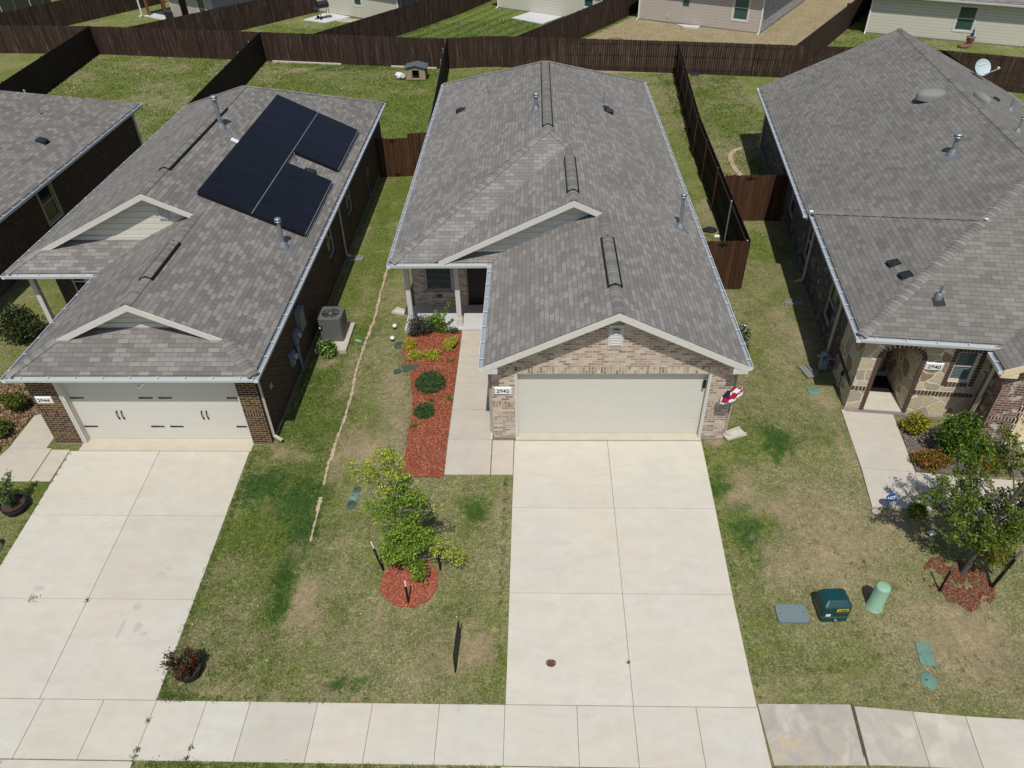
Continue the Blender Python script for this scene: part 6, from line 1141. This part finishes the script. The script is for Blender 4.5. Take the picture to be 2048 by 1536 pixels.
def stake(x, y, h, label, tip, grp, r=.016, lean=(0, 0)):
    t = thing('tree_stake', label, 'stake', gnd(x, y), 0, grp); z = zg(x, y); m = MB(); m.beam((x, y, z-.05), (x+lean[0], y+lean[1], z+h*.8), r*2, r*1.6); m.beam((x-r*1.3, y, z-.02), (x-r*1.3+lean[0], y+lean[1], z+h*.8), .006, r*2.4); m.build('shaft', 'black', t)
    m = MB(); a = Vector((x+lean[0], y+lean[1], z+h*.8)); m.tube([a, a+Vector((lean[0]*.25, lean[1]*.25, h*.2))], r*1.15, 8); m.build('tip', tip, t)
g1 = 'white tipped stakes round the young tree'; g2 = 'stakes round the right hand tree'
stake(-3.4, 10.44, 1.0, 'white tipped black stake left of the young tree', 'white_paint', g1, lean=(-.13, 0)); stake(-2.73, 9.6, .8, 'white tipped black stake in front of the young tree', 'white_paint', g1); stake(-2.11, 10.45, 1.0, 'white tipped black stake right of the young tree', 'white_paint', g1)
stake(8.88, 10.01, .9, 'dark metal stake left of the right hand tree', 'metal_grey', g2); stake(10.04, 10.11, 1.25, 'dark metal stake right of the right hand tree', 'metal_grey', g2, .024, (.12, 0))
# planters
def planter(label, x, y, r, h, pal, leafn, size, rr, hh, up=.1, tilt=0):
    t = thing('planter', label, 'planter', gnd(x, y)); z = zg(x, y); m = MB()
    m.lathe((x, y, z), [(0, 0), (r*.8, 0), (r*.9, h*.45), (r*.97, h*.5), (r*.93, h*.56), (r, h*.94), (r*1.04, h), (r*.98, h*1.01), (r*.93, h*.95), (r*.9, h*.8)], 28); m.build('tub', 'black_plastic', t)
    m = MB(); m.lathe((x, y, z+h*.83), [(0, .02), (r*.5, .015), (r*.92, 0)], 20); m.build('soil', 'soil', t)
    pts = []; m = MB()
    for i in range(9):
        a = random.uniform(0, 6.28); e = (x+math.cos(a)*rr*random.uniform(.2, 1), y+math.sin(a)*rr*random.uniform(.2, 1), z+h+hh*random.uniform(.35, 1)); m.tube([(x, y, z+h*.8), ((x+e[0])/2, (y+e[1])/2, z+h+hh*.35), e], [.012, .008, .003], 5, False)
        tt = rng.random((leafn//9, 1))**.6; s_ = np.array([x, y, z+h]); pts.append(s_*(1-tt)+np.array(e)*tt+rng.normal(size=(leafn//9, 3))*.05)
    m.build('stem', 'bark_dark', t); V, c = leaves(np.concatenate(pts), size, pal, up, .5); npmesh('foliage', 'leaf', V, 4, c, parent=t)
planter('black tub with a dark red rose bush near the pavement', -7.03, 7.98, .26, .24, [(104, 44, 44), (126, 50, 48), (66, 66, 42), (78, 92, 52), (56, 38, 32), (70, 84, 50)], 2300, .055, .4, .55)
planter('black tub with a green rose bush at the left lawn corner', -12.92, 12.2, .3, .26, [(86, 108, 60), (104, 126, 72), (66, 88, 48)], 1700, .06, .5, .8)
t = thing('bucket', 'pale plastic bucket at the left picture edge', 'bucket', gnd(-12.82, 11.0)); x, y, z = t.location
m = MB(); m.lathe((x, y, z), [(0, 0), (.2, 0), (.14, .3), (.15, .31), (.13, .31), (.17, .02)], 24); m.build('bucket_body', 'dish_grey', t)
# ---------------------------------------------------------------- air conditioner, meters
def ac():
    t = thing('air_conditioner', 'grey air conditioner on a concrete pad beside the left house', 'air conditioner', (-6.38, 19.45, -.24)); x, y, z = t.location; b = z+.1; w = .37
    m = MB(); m.box(-6.86, -5.86, 18.62, 20.15, z-.12, b); m.build('pad', 'concrete_walk', t, .01)
    m = MB(); r = .09; c = []
    for cx, cy, a0 in ((w-r, w-r, 0), (-w+r, w-r, 90), (-w+r, -w+r, 180), (w-r, -w+r, 270)):
        for k in range(4): a = math.radians(a0+k*30); c.append((x+cx+r*math.cos(a), y+cy+r*math.sin(a)))
    m.hexa([(p, q, b) for p, q in c], [(p, q, b+.8) for p, q in c])
    for s_ in (-1, 1):
        for i in range(7): u_ = -w+.09+i*.093; m.box(x+u_, x+u_+.075, y+s_*w-.008, y+s_*w+.008, b+.02, b+.77); m.box(x+s_*w-.008, x+s_*w+.008, y+u_, y+u_+.075, b+.02, b+.77)
    m.build('casing', 'ac_grey', t)
    m = MB(); n = len(c); ro, ri = 1.03, .74; N = 32; ring = [(x+ri*w*math.cos(2*math.pi*i/N), y+ri*w*math.sin(2*math.pi*i/N)) for i in range(N)]
    sq = lambda a: (max(-1, min(1, math.cos(a)*1.28)), max(-1, min(1, math.sin(a)*1.28)))
    O = [(x+sq(2*math.pi*i/N)[0]*w*ro, y+sq(2*math.pi*i/N)[1]*w*ro) for i in range(N)]
    for i in range(N):
        j = (i+1) % N; m.poly([(*O[i], b+.83), (*O[j], b+.83), (*ring[j], b+.84), (*ring[i], b+.84)]); m.poly([(*O[i], b+.79), (*O[j], b+.79), (*O[j], b+.83), (*O[i], b+.83)]); m.poly([(*ring[i], b+.84), (*ring[j], b+.84), (x+(ring[j][0]-x)*.97, y+(ring[j][1]-y)*.97, b+.7), (x+(ring[i][0]-x)*.97, y+(ring[i][1]-y)*.97, b+.7)])
    m.build('lid', 'ac_grey', t)
    m = MB()
    for k in range(10): m.tube([(x+ri*w*(k+1)/10*math.cos(a*math.pi/14), y+ri*w*(k+1)/10*math.sin(a*math.pi/14), b+.83+.01*(1-k/10)) for a in range(29)], .0035, 5, False)
    for a in range(8): m.tube([(x, y, b+.845), (x+ri*w*math.cos(a*math.pi/4), y+ri*w*math.sin(a*math.pi/4), b+.838)], .004, 5, False)
    m.build('fan_grille', 'ac_grey', t)
    m = MB(); m.lathe((x, y, b+.805), [(0, .02), (ri*w*.98, .0)], 30); m.build('fan_well', 'black', t)
    m = MB()
    for k in range(3): a = k*2.09+.4; m.hexa([(x+.05*math.cos(a-.4), y+.05*math.sin(a-.4), b+.809), (x+.24*math.cos(a-.25), y+.24*math.sin(a-.25), b+.809), (x+.24*math.cos(a+.35), y+.24*math.sin(a+.35), b+.812), (x+.05*math.cos(a+.4), y+.05*math.sin(a+.4), b+.812)], [(x+.05*math.cos(a-.4), y+.05*math.sin(a-.4), b+.813), (x+.24*math.cos(a-.25), y+.24*math.sin(a-.25), b+.813), (x+.24*math.cos(a+.35), y+.24*math.sin(a+.35), b+.816), (x+.05*math.cos(a+.4), y+.05*math.sin(a+.4), b+.816)])
    m.lathe((x, y, b+.81), [(.06, 0), (.06, .03), (0, .035)], 14); m.build('fan', 'metal_grey', t)
    m = MB(); m.box(x-w+.02, x-w+.14, y-w-.02, y-w, b+.42, b+.6); m.build('label_plate', 'black', t); m = MB(); m.box(x-w+.04, x-w+.09, y-w-.024, y-w-.021, b+.5, b+.56); m.build('sticker', 'white_paint', t)
ac()
def meter(label, y, z, kind):
    t = thing('utility_meter', label, 'meter', (-7.03, y, z), 0, 'utility boxes on the side wall of the left house'); X = -7.05; m = MB()
    if kind == 0:
        m.box(X, X+.16, y, y+.42, z-.32, z+.3); m.hexa([(X, y-.02, z+.3), (X+.2, y-.02, z+.3), (X+.2, y+.44, z+.3), (X, y+.44, z+.3)], [(X, y-.02, z+.36), (X+.18, y, z+.33), (X+.18, y+.42, z+.33), (X, y+.44, z+.36)]); m.build('cabinet', 'vent_grey', t, .008)
    else:
        m.hexa([(X, y-.13, z-.3), (X+.1, y-.1, z-.3), (X+.1, y+.1, z-.3), (X, y+.13, z-.3)], [(X, y-.15, z+.15), (X+.13, y-.14, z+.15), (X+.13, y+.14, z+.15), (X, y+.15, z+.15)]); m.build('cabinet', 'meter_blue', t, .01)
        m = MB(T=Matrix.Translation((X+.13, y, z)) @ Matrix.Rotation(math.pi/2, 4, 'Y')); m.lathe((0, 0, 0), [(.1, 0), (.1, .05), (.085, .1), (0, .11)], 18); m.build('meter_dial', 'galvanised', t)
meter('grey service cabinet beside the two meters on the left house wall', 18.15, 1.2, 0); meter('blue grey meter box above the conduit on the left house wall', 17.75, 1.05, 1); meter('lower blue grey meter box nearest the garage of the left house', 17.1, .75, 1)
def bluemeter():
    p = RT @ Vector((.1, 2.1, 0)); t = thing('water_meter', 'bluish gas meter standing in the shade of the stone house', 'meter', (p.x, p.y, zg(p.x, p.y))); x, y, z = t.location
    m = MB(); m.cbox((x, y, z+.1), .22, .18, .3); m.build('meter_body', 'meter_blue', t, .03); m = MB(); m.tube([(x-.08, y, z), (x-.08, y, z+.6), (x, y, z+.66), (x+.1, y, z+.6), (x+.1, y, z+.3)], .03, 8); m.tube([(x+.1, y, z+.45), (x+.42, y-.05, z+.45)], .02, 8)
    m.lathe((x-.02, y, z+.6), [(.07, 0), (.11, .03), (.11, .06), (0, .1)], 14); m.build('pipework', 'meter_blue', t)
bluemeter()
# ---------------------------------------------------------------- utility things on the right lawn
def rrect(w, h, r, n=5):
    o = []
    for cx, cy, a0 in ((w/2-r, h/2-r, 0), (-w/2+r, h/2-r, 90), (-w/2+r, -h/2+r, 180), (w/2-r, -h/2+r, 270)):
        for k in range(n): a = math.radians(a0+k*90/(n-1)); o.append((cx+r*math.cos(a), cy+r*math.sin(a)))
    return o
def cover(label, x, y, w, h, rz, mat, r=.05, notch=True, rim=True, cat='valve cover', name='valve_cover', grp=None, lift=.03):
    t = thing(name, label, cat, gnd(x, y), rz, grp); sl = math.atan(.081) if y < 14.3 else 0; T = rootM(t) @ Matrix.Rotation(sl*math.cos(rz), 4, 'X')
    m = MB(T); P = rrect(w, h, r); m.hexa([(a*1.03, b*1.03, -.05) for a, b in P], [(a, b, lift) for a, b in P]); m.build('lid', mat, t, .006)
    m = MB(T)
    for s_ in (-1, 1): m.lathe((s_*w*.38, s_*h*.05, lift+.002), [(0, .001), (.013, .001)], 8)
    m.build('bolt', 'black', t)
cover('flat grey rectangular cover left of the green cabinet', 5.53, 9.42, .66, .42, 0, 'cover_grey', .08, lift=.06); cover('pale green rectangular cover in the right lawn', 8.02, 8.55, .3, .5, -.12, 'cover_green', .05)
def disc(label, x, y, r, mat, name='valve_cover', grp=None, sy=1, rz=0, h=.035, cat='valve cover'):
    t = thing(name, label, cat, gnd(x, y), rz, grp); m = MB(); m.lathe((x, y, zg(x, y)-.02), [(r, 0), (r, h), (r*.93, h+.008), (0, h+.012)], 22, sy=sy, rz=rz); m.build('lid', mat, t)
    m = MB(); m.lathe((x-r*.3, y, zg(x, y)+h-.006), [(0, .002), (.018, .002)], 8); m.build('finger_hole', 'black', t)
disc('small round pale green cover nearest the pavement', 7.88, 8.0, .16, 'cover_green', sy=1.15)
g3 = 'three green round covers left of the young tree'
disc('topmost of three green round covers left of the young tree', -4.45, 12.83, .1, 'cover_dark', grp=g3); disc('middle of three green round covers left of the young tree', -4.48, 12.62, .13, 'cover_green', grp=g3); disc('lowest of three green round covers left of the young tree', -4.5, 12.34, .13, 'cover_dark', grp=g3)
disc('green round cover beside the yellow shrub', -4.2, 18.85, .17, 'cover_dark', h=.06); disc('green dome cover in the shade of the stone house', 7.95, 16.45, .18, 'cover_green', h=.06); disc('round cover in the bark mulch before the big shrub', 10.52, 14.15, .15, 'cover_grey', h=.06)
disc('green round cover at the right downspout of the middle house', 5.28, 16.9, .14, 'cover_dark', h=.05)
cover('green rectangular cover above the larger rosemary bush', -3.68, 17.62, .5, .26, .1, 'cover_dark', .06, lift=.05); cover('small green cover at the left edge of the red bed', -4.08, 17.5, .22, .2, .3, 'cover_dark', .06, lift=.05)
for (x, y, lab) in ((-4.5, 19.85, 'white capped pipe stub nearer the porch'), (-4.47, 19.17, 'white capped pipe stub farther from the porch')):
    t = thing('cleanout_pipe', lab, 'pipe', gnd(x, y), 0, 'white clean out pipes in the lawn'); z = zg(x, y); m = MB(); m.tube([(x, y, z-.02), (x, y, z+.12)], .06, 14); m.build('pipe_stub', 'metal_dark', t); m = MB(); m.lathe((x, y, z+.12), [(.068, -.03), (.068, .025), (.035, .03), (.035, .05), (0, .051)], 16); m.build('cap', 'white_paint', t)
def cabinet():
    t = thing('utility_cabinet', 'dark teal utility cabinet marked 1008 on the right lawn', 'cabinet', gnd(6.36, 9.5), .04); T = rootM(t); m = MB(T); P = rrect(.56, .46, .05)
    m.hexa([(a*1.05, b*1.05, -.05) for a, b in P], [(a*1.05, b*1.05, .13) for a, b in P]); m.build('base', 'teal_box', t, .01)
    m = MB(T); P2 = rrect(.58, .46, .05); m.hexa([(a*1.02, b*1.02, .14) for a, b in P2], [(a*1.02, b*1.02-.0, .46) for a, b in P2]); m.hexa([(a*1.02, b*1.02, .46) for a, b in P2], [(a*.72, b*.66+.03, .56) for a, b in P2]); m.build('cabinet_body', 'teal_box', t, .02)
    m = MB(T); P3 = rrect(.61, .5, .05); m.hexa([(a, b, .128) for a, b in P3], [(a, b, .142) for a, b in P3]); m.build('seam', 'cover_dark', t)
    m = MB(T); m.box(-.02, .22, -.243, -.238, .33, .42); y_ = m.build('number_label', 'yellow', t); text('1008', .085, T @ TM((.1, -.245, .37), math.pi/2), 'black', y_, 'digits', True, 1.15)
    m = MB(T); m.box(-.22, -.12, -.243, -.238, .18, .25); m.build('warning_label', 'white_paint', t); m = MB(T); m.tube([(.0, -.25, .12), (.0, -.27, .07), (.02, -.27, .05)], .02, 8); m.box(-.03, .04, -.29, -.25, .04, .09); m.build('padlock', 'galvanised', t)
cabinet()
def pedestal():
    t = thing('utility_pedestal', 'pale green cylindrical utility pedestal on the right lawn', 'pedestal', gnd(7.34, 9.62)); x, y, z = t.location; m = MB(); m.lathe((x, y, z), [(.165, -.05), (.165, .04), (.155, .05), (.15, .68), (.14, .72), (.11, .74), (0, .745)], 32); m.build('dome', 'pedestal_green', t)
    m = MB(); m.lathe((x, y, z), [(.172, -.05), (.172, .035), (.165, .04)], 32); m.build('collar', 'pedestal_green', t); m = MB(); m.box(x-.008, x+.008, y-.162, y-.15, z+.1, z+.115); m.build('bolt', 'black', t)
pedestal()
def plate(): 
    x, y = .36, 8.27; t = thing('drain_cover', 'rusty oval cover in the middle driveway', 'drain cover', (x, y, zg(x, y)+.02)); m = MB(); m.lathe((x, y, zg(x, y)+.008), [(.09, 0), (.09, .018), (.06, .02), (.055, .016), (0, .017)], 24, sx=1.15, sy=.95); m.build('cover_plate', 'rust', t)
    for s_ in (-1, 1): m = MB(); m.lathe((x+s_*.075, y, zg(x, y)+.026), [(.014, 0), (.01, .006), (0, .007)], 8); m.build('bolt', 'galvanised', t)
plate()
def yard_sign():        # thin sign in a dark frame, seen edge on: a square standing on one corner
    A = Vector((-1.585, 8.06, zg(-1.6, 8.06))); B_ = Vector((-1.545, 8.80, zg(-1.5, 8.8))); t = thing('lawn_sign', 'thin black framed sign seen edge on in the front lawn', 'sign', tuple(A)); up = Vector((0, 0, .62)); lo = Vector((0, 0, .03))
    c = [A+lo, B_+lo, B_+up, A+up]; m = MB()
    for a, b in zip(c, c[1:]+c[:1]): m.beam(a, b, .028, .028, up=(1, 0, 0))
    for p in (A, B_): m.beam(p-Vector((0, 0, .08)), p+lo, .02, .02)
    m.build('frame', 'black', t); m = MB(); n = Vector((.004, 0, 0)); m.hexa([p-n for p in c], [p+n for p in c]); m.build('panel', 'sign_panel', t)
yard_sign()
def adt():
    x, y = 8.47, 12.2; z = zg(x, y); t = thing('security_sign', 'blue octagonal security sign at the corner of the pale path', 'sign', (x, y, z)); m = MB(); m.tube([(x, y, z-.05), (x, y+.01, z+.42)], .01, 8); m.build('stake', 'metal_grey', t)
    T = Matrix.Translation((x, y-.012, z+.42)) @ Matrix.Rotation(.1, 4, 'Z') @ Matrix.Rotation(-.45, 4, 'X'); m = MB(T); P = [(.135*math.cos(math.radians(22.5+45*i)), .115*math.sin(math.radians(22.5+45*i))) for i in range(8)]; m.hexa([(a, 0, b) for a, b in P][::-1], [(a, -.012, b) for a, b in P][::-1]); o = m.build('sign_plate', 'sign_blue', t)
    text('ADT', .1, T @ TM((0, -.014, .01), math.pi/2), 'white_paint', o, 'lettering', True); m = MB(T); m.box(-.06, .06, -.014, -.012, -.08, -.068); m.build('lettering', 'white_paint', o)
adt()
def flag():
    t = thing('flag', 'red white and blue striped flag furled on a short pole at the right garage corner', 'flag', (4.98, 14.42, 1.55)); m = MB(); m.tube([(4.97, 14.5, 1.45), (4.98, 14.1, 1.85), (5.0, 13.98, 1.97)], .012, 8); m.build('pole', 'white_paint', t); m = MB(); m.lathe((4.97, 14.47, 1.43), [(.03, 0), (.03, .08), (0, .09)], 10); m.build('bracket', 'galvanised', t)
    A = Vector((5.06, 14.02, 2.02)); Bp = Vector((4.66, 14.22, 1.58)); n = 26; k = 12
    def strip(j, nu=k):      # hanging folds
        v = []
        for i in range(n+1):
            u = i/n; c = A.lerp(Bp, u); w = .1+.1*math.sin(u*3.1); a = j/nu*2*math.pi*.8; fold = .035*math.sin(u*17+j*1.9)
            v.append(Vector((c.x+math.cos(a)*w*.4+fold*.5, c.y+math.sin(a)*w*.5+fold, c.z-.06*u+math.sin(a)*w*.5+fold*.6)))
        return v
    S_ = [strip(j) for j in range(k+1)]; ms = {'red_cloth': MB(), 'white_cloth': MB(), 'navy_cloth': MB()}
    for j in range(k):
        for i in range(n):
            key = 'navy_cloth' if (i > n*.4 and i < n*.8 and j in (3, 4, 5, 6, 7)) else ('red_cloth' if (j//2+(i > n*.9)) % 2 == 0 else 'white_cloth'); ms[key].poly([S_[j][i], S_[j][i+1], S_[j+1][i+1], S_[j+1][i]], smooth=True)
    for kk, nm in (('red_cloth', 'red_stripes'), ('white_cloth', 'white_stripes'), ('navy_cloth', 'blue_field')): ms[kk].build(nm, kk, t)
flag()
# small litter and things in the yards
t = thing('plastic_tag', 'small turquoise plastic tag in the grass beside the edging stones', 'tag', gnd(-5.6, 19.25), -.5); m = MB(rootM(t)); m.box(-.12, .12, -.05, .05, .01, .02); m.build('tag_plate', 'teal_tag', t, .01); m = MB(rootM(t)); m.box(.07, .1, -.015, .015, .02, .023); m.build('hole', 'metal_dark', t)
def crumple(name, label, cat, x, y, r, h, mat, grp=None):
    N = 14; m = MB(); V = []
    for i in range(6):
        for k in range(N): a = 2*math.pi*k/N; q = math.sin(math.pi*(i+1)/7.5)*r*random.uniform(.7, 1.15); V.append((x+math.cos(a)*q, y+math.sin(a)*q*.8, zg(x, y)+h*i/5*random.uniform(.85, 1.1)))
    F = [(i*N+k, i*N+(k+1) % N, (i+1)*N+(k+1) % N, (i+1)*N+k) for i in range(5) for k in range(N)]+[tuple(5*N+k for k in range(N))]; m.raw(V, F); tag(m.build(name, mat, origin=gnd(x, y)), label, cat, grp)
crumple('bin_bag', 'crumpled black plastic bag by the side fence of the middle house', 'bag', 6.85, 26.3, .28, .12, 'bag_dark'); crumple('paper_scrap', 'white scrap beside the black bag', 'litter', 7.02, 25.8, .12, .08, 'white_cloth')
crumple('sack', 'white sack leaning on the wooden kennel', 'sack', -8.25, 47.5, .35, .4, 'bag_white'); crumple('blue_bundle', 'dark blue bundle by the back fence of the right yard', 'bundle', 9.75, 46.9, .28, .12, 'navy_cloth')
crumple('landscape_rock', 'white rock below the small round shrub', 'rock', 9.28, 11.5, .1, .08, 'rock'); crumple('landscape_rock', 'white rock at the corner of the pale path by the blue sign', 'rock', 8.2, 12.12, .1, .05, 'rock')
for i in range(46):
    pass
sp = MB()
for i in range(26):
    x = random.choice((random.uniform(-7.4, -.7), random.uniform(4.6, 9))); y = random.uniform(7.6, 20)
    if -4.2 < x < -.4 and y > 13: continue
    sp.cbox((x, y, zg(x, y)+.005), .03, .02, .012, random.random()*3)
tag(sp.build('litter_specks', 'rock'), 'tiny pale stones scattered in the lawns', 'pebbles', kind='stuff')
def kennel():
    t = thing('kennel', 'small wooden dog kennel with slate roof in the left back yard', 'dog kennel', (-7.2, 47.6, zg(-7.2, 47.6)), -.05); T = rootM(t); w, d, h = .6, .85, .72
    m = MB(T); m.wall((-w, -d/2), (w, -d/2), .06, h, [(w-.2, w+.22, .12, .62)], .03); m.wall((w, -d/2), (w, d/2), .06, h); m.wall((w, d/2), (-w, d/2), .06, h); m.wall((-w, d/2), (-w, -d/2), .06, h); m.poly([(-w, -d/2, h), (w, -d/2, h), (0, -d/2, h+.16)]); m.poly([(w, d/2, h), (-w, d/2, h), (0, d/2, h+.16)]); m.build('wall', 'kennel_wood', t)
    m = MB(T); m.box(-w+.05, w-.05, -d/2+.1, d/2-.05, .0, .1); m.box(-.2, .22, -d/2-.04, -d/2+.05, .06, .14); m.build('floor', 'kennel_wood', t); m = MB(T); m.box(-w+.04, w-.04, -d/2+.2, -d/2+.22, .1, h-.02); m.build('dark_inside', 'dark_void', t)
    m = MB(T); a = .1
    for s_ in (-1, 1): m.prism([(0, -d/2-a, h+.2), (s_*(w+a), -d/2-a, h+.03), (s_*(w+a), d/2+a, h+.03), (0, d/2+a, h+.2)] if s_ < 0 else [(0, -d/2-a, h+.2), (0, d/2+a, h+.2), (w+a, d/2+a, h+.03), (w+a, -d/2-a, h+.03)][::-1], .03)
    m.build('roof', 'roof_slate', t)
kennel()
def grill():
    t = thing('smoker_grill', 'dark barrel smoker grill on the white far patio', 'grill', (-16.6, 63.75, -.59), aB+1.3); T = rootM(t); m = MB(T); m.tube([(-.45, 0, 1.0), (.45, 0, 1.0)], .27, 18); m.build('barrel', 'metal_dark', t); m = MB(T); m.tube([(-.85, 0, .68), (-.45, 0, .68)], .2, 16); m.build('firebox', 'metal_dark', t)
    for x in (-.38, .38):
        for y in (-.2, .2): m = MB(T); m.tube([(x, y*.8, .85), (x, y*1.3, 0)], .022, 8); m.build('leg', 'metal_dark', t)
    m = MB(T); m.beam((-.42, -.34, .9), (.42, -.34, .9), .2, .03); m.build('side_shelf', 'metal_dark', t); m = MB(T); m.tube([(.36, 0, 1.2), (.36, 0, 1.5)], .045, 10); m.build('chimney', 'metal_dark', t)
    for y in (-.26, .26): m = MB(T @ Matrix.Translation((-.38, y, .1)) @ Matrix.Rotation(math.pi/2, 4, 'X')); m.lathe((0, 0, -.02), [(0, 0), (.12, 0), (.12, .04), (0, .04)], 16); m.build('wheel', 'black', t)
grill()
for i in range(5):
    for j in range(3):
        x = -15.3+i*.32+.1*j; y = 63.0+j*.36-.12*i; P = ell(x, y, .15, .13, 8, .15); m = MB(); m.hexa([(a, b, zg(a, b)-.01) for a, b in P], [(a, b, zg(a, b)+.04) for a, b in P]); tag(m.build('stepping_stone', 'rock', origin=(x, y, zg(x, y))), ('first', 'second', 'third', 'fourth', 'fifth')[i]+' flat pale stepping stone from the left in the '+('front', 'middle', 'back')[j]+' row beside the grill patio', 'stepping stone', 'stepping stones beside the grill patio')
def tramp():
    t = thing('trampoline', 'trampoline with dark safety netting on white poles at the top left', 'trampoline', (-39.6, 62.4, -.66)); x, y, z = t.location; N = 12; R_ = 2.1
    c = [(x+R_*math.cos(2*math.pi*i/N+.3), y+R_*math.sin(2*math.pi*i/N+.3)) for i in range(N)]; m = MB()
    for i in range(N): j = (i+1) % N; m.poly([(*c[i], z+.75), (*c[j], z+.75), (*c[j], z+2.4), (*c[i], z+2.4)])
    m.build('netting', 'netting', t); m = MB(); m.hexa([(a, b, z+.7) for a, b in c], [(a, b, z+.75) for a, b in c]); m.build('mat', 'mat_black', t)
    for i in range(0, N, 2): m = MB(); m.tube([(*c[i], z), (*c[i], z+2.5)], .03, 8); m.build('pole', 'dish_grey', t)
tramp()
def figure():
    t = thing('garden_ornament', 'small terracotta and blue garden ornament against the pale far house', 'ornament', (28.35, 52.2, -.35)); x, y, z = t.location
    m = MB(); m.lathe((x-.35, y, z), [(0, 0), (.28, 0), (.32, .16), (.26, .2), (0, .2)], 16); m.build('base', 'terra_dull', t); m = MB(); m.lathe((x, y, z), [(.2, 0), (.22, .25), (.14, .36), (.26, .44), (.22, .56), (.3, .66), (.14, .7), (0, .7)], 12); m.build('bowl', 'terra_dull', t)
    m = MB(); m.lathe((x+.03, y, z+.68), [(.11, 0), (.12, .12), (.05, .24), (.07, .3), (.02, .45), (0, .55)], 12); m.build('finial', 'blue_glaze', t); m = MB(); m.lathe((x+.16, y-.05, z+.66), [(.06, 0), (.08, .1), (0, .2)], 10); m.build('cup', 'dish_grey', t)
figure()
def hose():
    pts = [(4.9, 54.8), (5.3, 55.6), (5.9, 55.8), (6.2, 55.2), (5.8, 54.7), (5.6, 55.3), (6.6, 55.1), (7.4, 54.3), (8.6, 53.9)]; m = MB(); m.tube([(a, b, zg(a, b)+.03) for a, b in pts], .02, 6); tag(m.build('garden_hose', 'cover_dark', origin=(6, 55, -.4)), 'thin garden hose looped in the dry back yard', 'hose')
hose()
m = MB(); p = Vector((23.6, 59.6)); m.box(p.x-.3, p.x+.3, p.y, p.y+1.6, -.45, 0.5); tag(m.build('shade_ac_block', 'black_plastic', bevel=.03, origin=(23.6, 59.6, -.4)), 'dark block standing for shade and air conditioners beside the pale house at the upper right', 'dark block')  # dark block stands in for a strip of shadow and air conditioners
